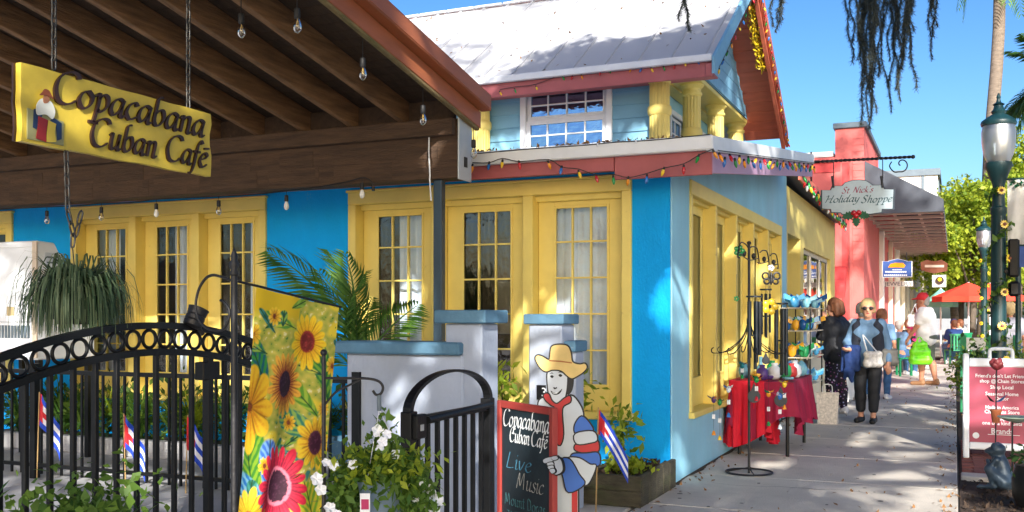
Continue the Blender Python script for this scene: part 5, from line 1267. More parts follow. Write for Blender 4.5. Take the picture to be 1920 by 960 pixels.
# ------------------------------------------------------------------ chalkboard and painted cutout man
m_board = mat('chalkboard_black', srgb(20,34,42), .7, .25, 4, .05, 30, dirt=.5, dirtcol=srgb(36,60,70)); m_redwood = mat('red_wood_frame', srgb(150,54,48), .55, .12, 5)
m_chalk = mat('white_letter_paint', srgb(222,226,228), .7, .06); m_chalkb = mat('blue_chalk', srgb(64,120,146), .9, .35, 60); m_chalkg = mat('grey_chalk', srgb(140,140,136), .9, .35, 60); m_chalkt = mat('teal_chalk', srgb(58,104,110), .9, .35, 60)
cb_l = Vector((-2.14,4.68,0)); cb_r = Vector((-1.715,4.38,0)); WB = (cb_r-cb_l).length
Mb = frame((cb_l.x,cb_l.y,0), cb_r-cb_l); ch = thing('chalkboard', 'red framed chalkboard menu with white cafe name', 'sign', ((cb_l.x+cb_r.x)/2,(cb_l.y+cb_r.y)/2,0))
def lb(name, m, x0,x1,y0,y1,z0,z1, bev=0): mb = MB(); mb.M = Mb; mb.box(x0,x1,y0,y1,z0,z1); return mb.build(name, m, ch, bevel=bev)
TB = .953
lb('slate', m_board, .03,WB-.03,.1,TB-.03,-.012,0); lb('frame_side', m_redwood, 0,.032,0,TB,-.018,.012,.003); lb('frame_side', m_redwood, WB-.032,WB,0,TB,-.018,.012,.003); lb('frame_rail', m_redwood, .032,WB-.032,TB-.036,TB,-.018,.011,.003); lb('frame_rail', m_redwood, .032,WB-.032,.08,.115,-.018,.011,.003)
TT = lambda x,y: Mb @ Matrix.Translation((x,y,0))
lettering('Copacabana', TT(.04,TB-.125), .052, .22, m_chalk, ch, .0012, .0006, fit=.43, slant=.2); lettering('Cuban', TT(.105,TB-.20), .044, .22, m_chalk, ch, .0012, .0006, fit=.19, slant=.2); lettering('Café', TT(.31,TB-.20), .044, .22, m_chalk, ch, .0012, .0006, fit=.145, slant=.2)
lettering('Live', TT(.07,TB-.335), .05, .14, m_chalkb, ch, .0008, .0006, fit=.24, slant=.15); lettering('Music', TT(.17,TB-.425), .05, .12, m_chalkg, ch, .0008, .0006, fit=.25, slant=.2)
lettering('Mount Doras', TT(.06,TB-.52), .036, .13, m_chalkt, ch, .0008, .0006, fit=.38, slant=.0); lettering('JAZZ BAND', TT(.07,TB-.60), .034, .13, m_chalkt, ch, .0008, .0006, fit=.36, slant=.05); lettering('Thursday', TT(.07,TB-.70), .034, .13, m_chalkt, ch, .0008, .0006, fit=.36, slant=.1) if 'T' in G else lettering('Sundays', TT(.07,TB-.70), .034, .13, m_chalkt, ch, .0008, .0006, fit=.36, slant=.1)
cm = at(1050,HOR,t=4.86); man = thing('cutout_man', 'painted plywood cutout man in straw hat and red scarf beside the chalkboard', 'cutout figure', (cm.x,cm.y,0))
ang = YAW-R(8); mx_ = Vector((math.cos(ang),math.sin(ang),0)); Mm = frame((cm.x,cm.y,0), mx_); Mi = Mm.inverted(); nz_ = Mm.to_3x3() @ Vector((0,0,1))
def onm(zx, zy):
    d = ray(920+zx/3, 640+zy/3); o_ = Vector((0,0,EYE)); t_ = (Vector((cm.x,cm.y,0))-o_).dot(nz_)/d.dot(nz_); q = Mi @ (o_+d*t_); return (q.x, q.y)
m_ply = mat('black_outline_paint', srgb(16,18,22), .6, .2)
def onb(zx, zy):
    d = ray(920+zx/3, 640+zy/3); nb_ = Mb.to_3x3() @ Vector((0,0,1)); o_ = Vector((0,0,EYE)); t_ = (Mb @ Vector((0,0,.03))-o_).dot(nb_)/d.dot(nb_); q = Mb.inverted() @ (o_+d*t_); return (q.x, q.y)
def region(pts, m, name, z=.0, sm=True, outline=True, grow=.007, hand_=False):
    global Mm, nz_
    keepM = (Mm, nz_)
    if hand_: P = [Vector((*onb(*p),0)) for p in pts]; Mm = Mb; nz_ = Mb.to_3x3() @ Vector((0,0,1))
    else: P = [Vector((*onm(*p),0)) for p in pts]
    P = catmull(P, 4, True) if sm else P
    c = sum(P, Vector())/len(P)
    if outline:
        N = len(P); area = sum(P[i].x*P[(i+1)%N].y-P[(i+1)%N].x*P[i].y for i in range(N)); sg_ = 1 if area > 0 else -1; Q = []
        for i in range(N):
            e = P[(i+1)%N]-P[i-1]; nn = Vector((e.y,-e.x,0)).normalized()*sg_ if e.length else Vector(); Q.append(P[i]+nn*grow)
        mb = MB(); mb.prism([Mm @ Vector((p.x,p.y,z)) for p in Q], -nz_, .012); o = mb.build(name+'_outline', m_ply, man); fixnormals(o)
    mb = MB(); mb.prism([Mm @ Vector((p.x,p.y,z+.0015)) for p in P], -nz_, .0013); o = mb.build(name, m, man); fixnormals(o)
    Mm, nz_ = keepM
m_straw = mat('straw_paint', srgb(206,178,110), .6, .12, 12); m_face = mat('pale_face_paint', srgb(196,204,212), .55, .06); m_cw = mat('cutout_white_paint', srgb(186,196,204), .55, .05); m_cb = mat('cutout_blue_paint', srgb(40,98,186), .5, .08); m_cr = mat('cutout_red_paint', srgb(178,28,36), .5, .08)
region([(270,345),(300,318),(345,340),(345,420),(280,420)], m_cw, 'left_shoulder', .0)
region([(368,745),(400,700),(470,700),(490,830),(492,1400),(370,1440)], m_cw, 'trousers', .0, False)
region([(456,852),(488,832),(492,1400),(458,1410)], m_cr, 'trouser_stripe', .002, False, False)
region([(395,370),(450,305),(500,355),(520,420),(485,450),(470,500),(488,600),(465,645),(400,672),(366,640),(366,560),(390,560)], m_cw, 'shirt', .004)
region([(475,470),(512,422),(555,460),(575,505),(530,518),(480,518)], m_cb, 'sleeve_blue_ruffle', .006)
region([(478,520),(575,506),(598,552),(560,568),(486,574)], m_cw, 'sleeve_white_ruffle', .0085)
region([(484,578),(560,570),(600,558),(606,612),(560,628),(480,612)], m_cr, 'sleeve_red_ruffle', .006)
region([(468,632),(540,630),(604,628),(612,690),(565,695),(500,658),(455,652)], m_cb, 'sleeve_blue_ruffle', .0085)
region([(440,655),(500,657),(560,692),(592,700),(555,790),(522,802),(497,747),(462,690)], m_cw, 'sleeve_white_cuff', .011)
region([(393,672),(445,662),(497,747),(527,800),(440,845),(412,765)], m_cb, 'sleeve_blue_cuff', .0135)
# the pointing hand: palm, three curled fingers, the index finger and the thumb
region([(352,655),(385,660),(400,690),(400,730),(366,750),(346,728),(340,690)], m_face, 'palm', .028, True, True, .005, hand_=True)
region([(298,668),(318,656),(352,652),(358,668),(330,680),(304,684)], m_face, 'index_finger', .031, True, True, .004, hand_=True)
region([(322,686),(350,680),(356,694),(332,702)], m_face, 'finger', .033, True, True, .004, hand_=True); region([(328,704),(354,698),(360,712),(338,720)], m_face, 'finger', .035, True, True, .004, hand_=True); region([(340,722),(362,716),(370,732),(352,742)], m_face, 'finger', .037, True, True, .004, hand_=True)
region([(345,652),(372,646),(380,660),(356,668)], m_face, 'thumb', .033, True, True, .004, hand_=True)
region([(425,180),(458,205),(452,270),(430,292),(420,230)], m_ply, 'hair', .003)
region([(323,175),(350,158),(400,162),(428,188),(430,235),(424,285),(412,322),(375,347),(345,332),(328,290),(321,225)], m_face, 'face', .006)
region([(300,302),(325,295),(345,335),(375,352),(415,322),(445,308),(447,340),(402,378),(408,520),(390,582),(370,540),(368,385),(340,355),(312,330)], m_cr, 'scarf', .0085)
region([(255,100),(264,80),(292,86),(330,104),(338,60),(348,28),(390,19),(432,27),(450,62),(460,115),(500,130),(530,126),(540,147),(520,172),(490,192),(458,207),(430,190),(398,163),(350,158),(312,168),(280,146)], m_straw, 'hat', .0105)
region([(330,104),(395,108),(458,117),(458,124),(395,116),(330,111)], mat('hat_band', srgb(150,88,40), .6), 'hat_band', .0125, False, False)
for pts in ([(335,196),(346,190),(356,198),(346,206)],[(382,190),(393,183),(404,192),(393,200)]): region(pts, m_ply, 'eye', .0075, True, False)
for pts in ([(330,183),(345,174),(356,182),(345,180)],[(378,176),(392,167),(410,178),(392,174)]): region(pts, m_ply, 'eyebrow', .0075, False, False)
region([(352,262),(362,270),(376,262),(372,256),(364,260),(356,256)], m_ply, 'nose', .0075, False, False); region([(338,276),(358,288),(382,284),(403,266),(392,290),(372,300),(350,296)], m_ply, 'mouth', .0075, True, False)
region([(345,284),(358,290),(380,287),(386,281),(372,294),(354,293)], m_chalk, 'teeth', .0092, False, False)
# rear strut so that the figure stands
MB().bar(Mm @ Vector((.05,.7,-.015)), Mm @ Vector((.05,0.0,-.3)), .03, .02).build('strut', m_stick, man)

# ------------------------------------------------------------------ mossy planter box by the corner
plb = thing('planter_box', 'mossy old wooden planter box at the corner of the cafe', 'planter', (-2.3,7.4,0)); x0,x1,y0,y1 = -2.52,-2.06,6.96,7.94
m_oldwood = mat('old_mossy_plank', srgb(66,62,48), .95, .4, 8, .6, 40, stretch=(1,1,3), dirt=.7, dirtcol=srgb(64,74,36))
for k in range(2):
    MB().box(x0,x1,y0,y0+.04,.005+.115*k,.117+.115*k).build('front_plank', m_oldwood, plb, bevel=.006); MB().box(x0,x0+.04,y0+.042,y1,.005+.115*k,.117+.115*k).build('left_plank', m_oldwood, plb, bevel=.006)
for k in range(5): MB().box(x1-.04,x1,y0+.042+.19*k,y0+.228+.19*k,.005,.235+rng.uniform(-.008,.008)).build('side_plank', m_oldwood, plb, bevel=.006)
MB().box(x0+.042,x1-.042,y0+.042,y1,.02,.19).build('soil', m_mulch, plb)
leaves('dead_leaves', m_mulch, np.stack([np.random.default_rng(1).uniform(x0+.05,x1-.05,260),np.random.default_rng(2).uniform(y0+.05,y1-.02,260),np.random.default_rng(3).uniform(.19,.23,260)],1), .06, plb, 1.6, .8, 3)
yp = thing('seedling', 'young yellow green plant growing in the mossy planter box', 'plant', (-2.25,7.25,.19))
leaves('foliage', m_leafbright, np.random.default_rng(9).normal(size=(200,3))*np.array([.08,.07,.035])+np.array([-2.24,7.22,.26]), .07, yp, 2, .4, 4)
small_flag('small striped flag standing beside the cutout man', at(1122,764,t=6.6), at(1122,764,t=6.6).z-.0, .02, .44, .16, 7)
for i,(px_,py_) in enumerate(((1070,725),(940,715),(962,790),(1165,790))):
    p0 = at(px_,py_,Y=7.55 if i < 3 else 7.7); p = thing('shrub', ['leafy sprig behind the cutout man hat brim','leafy sprig between the two stucco pillars','leafy shrub low behind the chalkboard','small sprig beside the striped flag'][i], 'plant', (p0.x,p0.y,0))
    MB().tube([(p0.x,p0.y,0),(p0.x+.02,p0.y,p0.z*.6),(p0.x,p0.y,p0.z)], [.012,.008,.004], 6).build('stem', m_oldwood, p)
    leaves('foliage', m_leafbright, np.random.default_rng(90+i).normal(size=(140,3))*np.array([.08,.08,.1])+np.array([p0.x,p0.y,p0.z-.06]), .08, p, 2.3, .4, i)

# ------------------------------------------------------------------ café string lights under the pavilion
sock = MB().lathe([(.012,.0),(.016,-.005),(.017,-.05),(.013,-.055)], (0,0,0), 10).mesh('socket', m_wire, True)
glob = MB().lathe([(.011,-.052),(.014,-.06),(.021,-.078),(.0235,-.095),(.021,-.112),(.012,-.125),(.002,-.129)], (0,0,0), 14).mesh('bulb_glass', m_bulb, True)
fil = MB().tube([(0,0,-.055),(.006,0,-.08),(0,.006,-.095),(-.006,0,-.08),(0,0,-.06)], .0018, 4).mesh('filament', mat('filament', srgb(220,180,90), .4))
frost = MB().lathe([(.010,-.052),(.012,-.06),(.019,-.078),(.0215,-.095),(.019,-.110),(.011,-.122),(.002,-.126)], (0,0,0), 14).mesh('bulb_inner', m_bulbfrost, True)
def bulb(parent, p, on=False, s=1.0, tilt=0):
    b = link('light_bulb', sock, parent, tuple(p), (tilt,tilt*.5,0), s); w = wloc(b)
    for me, nm in ((glob,'bulb_glass'),(fil,'filament')) if not on else ((frost,'bulb_glass'),):
        o = bpy.data.objects.new(nm, me); COL.objects.link(o); o.parent = b
sl = thing('string_lights', 'string of clear light bulbs along the underside of the pavilion beam', 'string lights', (-6,6.96,2.46))
cy_ = 6.95; pts = [at(x,y,Y=cy_) for x,y in ((-60,396),(30,391),(88,388),(140,386),(190,381),(240,380),(293,374),(350,371),(410,368),(480,364),(537,358),(600,350),(650,341),(680,333),(696,340),(700,352))]
MB().tube(catmull(pts,4), .005, 5).build('cable', m_wire, sl)
for i,(x,y) in enumerate(((88,388),(190,381),(293,374),(410,368),(537,358),(679,335))):
    p = at(x,y,Y=cy_); L_ = .035; MB().tube([p, p+Vector((0,0,-L_))], .002, 4).build('drop_wire', m_wire, sl); bulb(sl, p+Vector((0,0,-L_)), i in (2,4,5), 1.0)
MB().tube([at(700,350,Y=cy_), at(700,358,Y=cy_)], .014, 8).build('plug', m_wire, sl)
s2 = thing('string_lights', 'string of clear light bulbs hung from the rafters along the roof edge', 'string lights', (-3.7,5.5,3.2))
for x,y,X__ in ((452,25,-4.0),(557,15,-3.6),(680,108,-3.6),(793,197,-3.6),(888,262,-3.46)):
    p = at(x,y,X=X__); MB().tube([p+Vector((0,0,.16 if x < 880 else .1)), p], .003, 4).build('drop_wire', m_wire, s2); bulb(s2, p, False, 1.15, .1)
# ------------------------------------------------------------------ coloured holiday bulbs
BC = [mat('bulb_'+n_, c, .25, .05, coat=.6) for n_, c in (('red', srgb(190,24,34)),('green', srgb(20,140,60)),('blue', srgb(40,110,190)),('amber', srgb(236,150,24)),('yellow', srgb(240,200,40)),('white', srgb(220,224,232)))]
bms = [MB().lathe([(.006,.0),(.008,-.006),(.012,-.022),(.0115,-.034),(.006,-.05),(.001,-.056)], (0,0,0), 10).mesh('bulb', m_, True) for m_ in BC]
cap_ = MB().lathe([(.007,.012),(.0085,.0),(.0085,-.006)], (0,0,0), 8).mesh('bulb_socket', m_wire)
def xmas(label, cable, bulbs, s=1.0, group='strings of coloured holiday bulbs', r_=.004):
    t = thing('holiday_lights', label, 'string lights', tuple(cable[len(cable)//2]), group); MB().tube(catmull(cable, 3), r_, 5).build('cable', m_wire, t)
    for i,(p,c) in enumerate(bulbs):
        o = link('bulb', bms[c], t, tuple(p), (rng.uniform(-.5,.5),rng.uniform(-.5,.5),0), s)
        k = bpy.data.objects.new('bulb_socket', cap_); COL.objects.link(k); k.parent = o
    return t
GYB = RY0-.085
low = [(1338,288,3),(1310,296,1),(1282,316,0),(1245,320,4),(1213,334,2),(1178,338,3),(1150,336,1),(1117,333,0),(1085,326,4),(1053,318,2),(1028,308,3),(973,308,0),(942,306,4),(917,310,2),(886,314,3)]
xmas('holiday bulb string drooping along the lower pink fascia', [at(x,y-5+ (0 if i % 2 else -4),Y=GYB) for i,(x,y,c) in enumerate(low)], [(at(x,y-4,Y=GYB-.005),c) for x,y,c in low], 1.15)
MB_ = [at(x,y,Y=RY0-.075) for x,y in ((1331,252),(1290,256),(1220,263),(1150,267),(1100,272),(1040,276),(960,282),(885,289))]
xmas('dark cable with clips lying on the lower white gutter', MB_, [(at(1192,262,Y=RY0-.08),5),(at(1120,268,Y=RY0-.08),5)], .6)
rk = []; rx = RX1+.035
for k in range(30): y_ = RY0+.1+(RY1-RY0-.2)*k/29; rk.append((Vector((rx,y_,rz(y_)-.14-.03*(k % 2))), [3,2,0,1,4,3,1,2][k % 8]))
xmas('dense holiday bulb string along the rising side eave', [Vector((rx,RY0+.05+.2*k,rz(RY0+.05+.2*k)-.11)) for k in range(30)], rk, 1.25)
up = [(937,172,4),(965,167,1),(1005,162,4),(1055,143,1),(1073,142,0),(1090,141,3),(1126,135,0),(1145,129,1),(1183,128,3),(1203,128,2),(1221,128,4),(1244,125,1),(1265,122,0),(1284,117,4),(1308,113,2)]
xmas('holiday bulb string along the upper front eave', [at(x,y-4,Y=GY0-.02) for x,y,c in up], [(at(x,y,Y=GY0-.02),c) for x,y,c in up], 1.0)
gr_ = []
for k in range(12): y_ = GY0+.1+(RIDGE-GY0-.15)*k/11; gr_.append((Vector((GX+.06,y_,fz(y_)-.2)), [4,2,1,3,0][k % 5]))
xmas('holiday bulb string under the front slope of the gable', [p+Vector((0,0,.02)) for p,_ in gr_], gr_, 1.1)
gr_ = []
for k in range(24): y_ = RIDGE+.1+(GY1-RIDGE-.15)*k/23; gr_.append((Vector((GX+.06,y_,bz(y_)-.2)), [3,2,4,0,1][k % 5]))
xmas('holiday bulb string down the rear slope of the gable', [p+Vector((0,0,.02)) for p,_ in gr_], gr_, 1.1)
gr_ = []
for k in range(34): y_ = 14.3+6.0*k/33; gr_.append((Vector((-1.91,y_,3.32-.0254*(y_-14.1)-.03*(k % 3))), [1,0,5,1,4][k % 5]))
xmas('dense holiday bulb garland along the yellow shop fascia', [p+Vector((0,0,.03)) for p,_ in gr_], gr_, 1.8)
# yellow tinsel at the gable peak
m_tin = mat('yellow_tinsel', srgb(228,196,40), .4, .2, 20)
for i,(ya_,yb_,f_,lab) in enumerate(((RIDGE+.06,RIDGE+1.25,bz,'yellow tinsel garland under the rear rake at the gable peak'),(RIDGE-.9,RIDGE-.05,fz,'yellow tinsel garland under the front rake at the gable peak'))):
    t = thing('tinsel_garland', lab, 'garland', (GX,(ya_+yb_)/2,f_((ya_+yb_)/2)-.25)); P = [Vector((GX-.12,ya_+(yb_-ya_)*k/10,f_(ya_+(yb_-ya_)*k/10)-.20)) for k in range(11)]
    MB().tube(P, .02, 6).build('core', m_tin, t); r = np.random.default_rng(i+50); kk = r.random(500); C_ = np.array([P[0][:]])+(np.array(P[-1][:])-np.array(P[0][:]))*kk[:,None]+r.normal(size=(500,3))*.035
    tag(leaves('tinsel', m_tin, C_, .07, t, 3, .2, i), kind='stuff')

# ------------------------------------------------------------------ scrolled bracket and shop sign
YS = 13.5; sg2 = thing('shop_sign', 'silver hanging shop sign with holly leaves on an iron bracket', 'sign', tuple(at(1609,370,Y=YS)))
q = lambda x, y, d=0: at(1530+x/6.857, 290+y/6.857, Y=YS-d)
outl = [(60,455),(178,455),(205,400),(330,398),(372,352),(465,326),(560,318),(650,330),(705,365),(735,390),(868,387),(892,440),(1018,445),(1005,702),(862,705),(855,748),(705,772),(330,772),(312,752),(186,747),(180,706),(60,700)]
m_silver = mat('etched_silver_sign', srgb(178,196,206), .3, .1, 6, .05, 20, metal=.35, dirt=.4, dirtcol=srgb(220,228,232))
m_edge = mat('dark_sign_edge', srgb(52,66,78), .5, .1)
P = [q(*p) for p in outl]; c_ = sum(P, Vector())/len(P)
mb = MB(); mb.prism([c_+(p-c_)*1.0 for p in P], (0,1,0), .03); o = mb.build('edge_board', m_edge, sg2); fixnormals(o)
mb = MB(); mb.prism([c_+(p-c_)*.955+Vector((0,-.004,0)) for p in P], (0,1,0), .0038); o = mb.build('face', m_silver, sg2); fixnormals(o)
m_sred = mat('sign_red_letter', srgb(150,50,80), .5, .3, 20); m_steal = mat('sign_teal_letter', srgb(36,78,90), .5, .2, 20)
Lq = lambda x, y: frame(q(x,y,.004), (1,0,0))
scl = (q(100,0)-q(0,0)).length/100
lettering("St. Nick's", Lq(325,500), 48*scl, .26, m_sred, sg2, .002, .0005, fit=390*scl, slant=.25); lettering('Holiday', Lq(112,622), 56*scl, .26, m_steal, sg2, .002, .0005, fit=430*scl, slant=.25); lettering('Shoppe', Lq(572,622), 56*scl, .26, m_steal, sg2, .002, .0005, fit=380*scl, slant=.25)
m_holly = mat('holly_green', srgb(20,92,60), .45, .25, 20)
def hleaf(cx, cy, a, L, W):
    pts = []; n_ = 5
    for s_ in (1,-1):
        for k in range(n_+1) if s_ == 1 else range(n_,-1,-1):
            for e, wv in ((0,1.0),(.5,.62)):
                t_ = (k+e)/n_ if s_ == 1 else (k-e+.0)/n_
                if not 0 <= t_ <= 1: continue
                w = W*math.sin(math.pi*min(1,max(0,t_)))*wv; pts.append((t_*L, s_*w))
    return [(cx+math.cos(a)*x-math.sin(a)*y, cy+math.sin(a)*x+math.cos(a)*y) for x,y in pts]
for cx,cy,a,L in ((520,760,math.pi-.25,200),(520,760,.2,180),(515,770,math.pi/2,165)):
    mb = MB(); mb.prism([q(x,y,.03) for x,y in hleaf(cx,cy,a,L,62)], (0,1,0), .02); o = mb.build('holly_leaf', m_holly, sg2); fixnormals(o)
for x,y in ((485,748),(550,745),(515,785)): MB().ball(q(x,y,.05), .035, 12, 8).build('berry', BC[0], sg2, smooth=True)
br = thing('sign_bracket', 'twisted black iron bracket with a scroll holding the silver sign', 'bracket', tuple(at(1525,300,Y=YS)))
a_, b_ = at(1518,304,Y=YS), at(1712,294,Y=YS); d_ = b_-a_; mb = MB(); V = []; F = []; n_ = 80
for i in range(n_+1):
    p = a_+d_*(i/n_); tw = i*.45 if i > 8 else 0
    for k in range(4): an = tw+k*math.pi/2; V.append((p.x, p.y+.02*math.cos(an), p.z+.02*math.sin(an)))
for i in range(n_):
    for k in range(4): F.append((4*i+k,4*i+(k+1)%4,4*i+4+(k+1)%4,4*i+4+k))
mb._add(V,F); mb.build('bar', m_iron, br); MB().ball(b_, .026, 8, 6).build('end_knob', m_iron, br)
sc_ = [at(1685+ (14-.9*k)*math.cos(.55*k)*.95, 310+(14-.9*k)*math.sin(.55*k), Y=YS) for k in range(15)]; MB().tube(catmull([at(1672,303,Y=YS),at(1668,312,Y=YS),at(1676,322,Y=YS)]+[at(1690+(15-1.05*k)*math.cos(1.9-.5*k), 308+(15-1.05*k)*math.sin(1.9-.5*k), Y=YS) for k in range(13)],4), .008, 6).build('scroll', m_iron, br)
for x in (1563,1655): MB().tube([at(x,300,Y=YS), at(x,346,Y=YS)], .006, 6).build('hanger', m_iron, br); MB().tube([at(x-3,330,Y=YS-.02), at(x,352,Y=YS-.02)], .014, 8).build('shackle', m_iron, br)
MB().tube([at(1521,285,Y=YS), at(1521,340,Y=YS)], .012, 6).build('wall_plate', m_iron, br)
# projecting blade signs farther along
m_sblue = mat('sign_blue', srgb(34,72,140), .5, .1)
b1 = thing('blade_sign', 'blue hanging shop sign with orange emblem under the awning', 'sign', tuple(at(1684,505,Y=24.5)))
qs = lambda x, y, d=0: at(1640+x/6, 470+y/6, Y=24.5-d)
for gsc, m_, d in ((1.05, m_offwhite, 0), (1.0, m_sblue, .012)):
    pts = [qs(x,y,d) for x,y in ((92,295),(92,120),(150,122),(190,108),(260,92),(330,108),(370,122),(415,118),(415,290))]; c_ = sum(pts, Vector())/len(pts)
    mb = MB(); mb.prism([c_+(p-c_)*gsc for p in pts], (0,1,0), .02); o = mb.build('board', m_, b1); fixnormals(o)
mb = MB(); mb.prism([qs(x,y,.02) for x,y in ((150,190),(175,150),(230,135),(320,138),(348,165),(330,192),(240,188))], (0,1,0), .007); o = mb.build('emblem', BC[3], b1); fixnormals(o)
for xa_,xb_,yl_,hh_ in ((120,375,238,16),(105,390,276,14),(200,310,215,8)):
    n_ = int((xb_-xa_)/22)
    for k in range(n_): MB().bar(qs(xa_+22*k,yl_,.015), qs(xa_+22*k+17,yl_,.015), .004, (qs(0,0)-qs(0,hh_)).length).build('print_mark', m_white, b1)
for x in (150,360): MB().tube([qs(x,110), qs(x,20)], .01, 5).build('hanger', m_iron, b1)
b2 = thing('blade_sign', 'small white jewelry sign below the blue hanging sign', 'sign', tuple(at(1684,530,Y=25))); a_, c_ = at(1658,528,Y=25), at(1712,537,Y=25)
MB().box(a_.x,c_.x,24.97,25,c_.z,a_.z).build('board', m_offwhite, b2); bfont('JEWELRY', frame(((a_.x+c_.x)/2,24.965,c_.z+.02),(1,0,0)), .13, m_greytrim, b2, depth=.002, xs=1.15)
b3 = thing('blade_sign', 'round dark badge on a white board below the awning', 'sign', tuple(at(1762,525,Y=30))); a_, c_ = at(1748,516,Y=30), at(1774,538,Y=30)
MB().box(a_.x,c_.x,29.97,30,c_.z,a_.z).build('board', m_offwhite, b3)
mb = MB(); mb.M = Matrix.Translation(at(1762,526,Y=29.95)) @ Matrix.Rotation(R(90),4,'X'); mb.lathe([(.11,0),(.11,.02)], (0,0,0), 20).build('badge', m_dark, b3); mb = MB(); mb.M = Matrix.Translation(at(1762,524,Y=29.92)) @ Matrix.Rotation(R(90),4,'X'); mb.lathe([(.05,0),(.05,.012)], (0,0,0), 16).build('badge_emblem', BC[4], b3)
b4 = thing('blade_sign', 'dark brown ornate sign at the outer end of the awning', 'sign', tuple(at(1752,500,Y=27))); mb = MB(); mb.prism([at(x,y,Y=27) for x,y in ((1726,492),(1738,487),(1752,490),(1766,487),(1777,494),(1776,508),(1752,513),(1727,507))], (0,1,0), .03); o = mb.build('board', mbr, b4); fixnormals(o)
MB().bar(at(1734,499,Y=26.97), at(1770,499,Y=26.97), .006, .06).build('scroll_ornament', m_rib, b4)

# ------------------------------------------------------------------ street lamps
def lamp(label, X_, Y_, sc_=1.0, vines=True):
    t = thing('street_lamp', label, 'street lamp', (X_,Y_,0), 'green acorn street lamps'); c = (X_,Y_,0)
    prof = [(.2,0),(.2,.12),(.17,.16),(.16,.42),(.12,.5),(.10,.62),(.085,.66),(.08,2.6),(.09,2.62),(.09,2.68),(.07,2.7),(.066,2.95),(.10,3.05),(.125,3.12),(.15,3.17),(.15,3.22)]
    MB().lathe([(r_*sc_,z_) for r_,z_ in prof], c, 24).build('post', m_lampgreen, t, smooth='auto')
    for k in range(10): a = 6.283*k/10; MB().bar((X_+.081*math.cos(a),Y_+.081*math.sin(a),.68),(X_+.077*math.cos(a),Y_+.077*math.sin(a),2.58),.016,.012,(math.cos(a),math.sin(a),0)).build('flute', m_lampgreen, t)
    MB().lathe([(.12,3.22),(.165,3.32),(.185,3.45),(.19,3.58),(.175,3.68)], c, 24, cap=False).build('globe', m_lampglass, t, smooth=True)
    MB().lathe([(.0,3.22),(.10,3.23),(.085,3.29),(.03,3.31),(.025,3.62),(.0,3.62)], c, 14).build('light_core', m_bulbfrost, t, smooth=True)
    MB().lathe([(.19,3.66),(.2,3.69),(.19,3.72),(.12,3.77),(.07,3.80),(.085,3.83),(.06,3.86),(.05,3.9),(.07,3.915),(.03,3.94),(.018,3.98),(.026,4.0),(.008,4.05)], c, 22).build('cap', m_lampgreen, t, smooth='auto')
    return t
m_lampglass = glassmat('lamp_globe_glass', (.55,.6,.66), .9, .4, .45)
lamp('near green acorn street lamp wound with yellow flowers', .48, 13.3)
p_ = at(1845, HOR, t=26.7); lamp('farther green acorn street lamp smaller in the distance', p_.x, p_.y)
# flower garlands on the posts
sfm = MB(); n_ = 12
sfm._add([(0,0,.004)]+[(.055*(1 if k % 2 == 0 else .7)*math.cos(6.283*k/(2*n_)), .055*(1 if k % 2 == 0 else .7)*math.sin(6.283*k/(2*n_)), 0) for k in range(2*n_)], [(0,1+k,1+(k+1)%(2*n_)) for k in range(2*n_)])
sfm.cur = 1; sfm.lathe([(.02,.004),(.02,.012),(.012,.018)], (0,0,0), 10); sf = sfm.mesh('flower', [BC[4], mbr])
def garland(label, X_, Y_, seed, z0=.7, z1=2.9, n=6, rr_=.1):
    t = thing('flower_garland', label, 'garland', (X_,Y_,1.5), 'flower garlands on the lamps'); P = [Vector((X_+rr_*math.cos(k*.55+seed),Y_+rr_*math.sin(k*.55+seed),z0+(z1-z0)*k/40)) for k in range(41)]
    MB().tube(P, .008, 5).build('vine', m_leafdark, t); r = np.random.default_rng(seed); C_ = np.array([P[r.integers(0,41)][:] for _ in range(160)])+r.normal(size=(160,3))*.035; leaves('leaves', m_leafmid, C_, .09, t, 1.7, .3, seed)
    for k in range(n):
        z = z0+.15+(z1-z0-.2)*k/(n-1); a = -1.57+rng.uniform(-.9,.9); d_ = Vector((math.cos(a),math.sin(a),.15)).normalized(); link('flower', sf, t, tuple(Vector((X_,Y_,z))+d_*(rr_+.05)), Vector((0,0,1)).rotation_difference(d_), 1.0)
garland('garland of yellow flowers winding up the near lamp post', .48, 13.3, 1); garland('garland of yellow flowers on the distant lamp post', p_.x, p_.y, 2, .7, 2.9, 7)
sgx = thing('signal_box', 'dark signal housing with push button box fixed to the near lamp post', 'signal box', (.62,13.25,1.8)); MB().box(.58,.70,13.2,13.32,1.85,2.3).build('housing', m_black, sgx, bevel=.02); MB().box(.58,.71,13.2,13.32,1.62,1.8).build('button_box', m_black, sgx, bevel=.03); MB().box(.54,.581,13.24,13.28,1.9,1.94).build('clamp', m_black, sgx)
bn = thing('lamp_banner', 'white fabric banner hanging beside the near lamp at the right edge', 'banner', (.85,13.3,2.6)); a_, c_ = at(1889,338,Y=13.28), at(1975,457,Y=13.28); V = []; F = []
for i in range(21):
    for j in range(9): x = a_.x+(c_.x-a_.x)*i/20; V.append((x,13.28+.02*math.sin(i*.9+j*.5),a_.z+(c_.z-a_.z)*j/8))
for i in range(20):
    for j in range(8): F.append((i*9+j,i*9+j+1,i*9+j+10,i*9+j+9))
npmesh('cloth', V, F, mat('banner_cloth', srgb(216,214,206), .8, .1, 8, dirt=.35, dirtcol=srgb(170,180,160)), bn, True)
MB().tube([(.5,13.28,a_.z+.01),(c_.x,13.28,a_.z+.01)], .012, 6).build('rod', m_lampgreen, bn); MB().tube([(.5,13.28,c_.z-.01),(c_.x,13.28,c_.z-.01)], .012, 6).build('rod', m_lampgreen, bn)
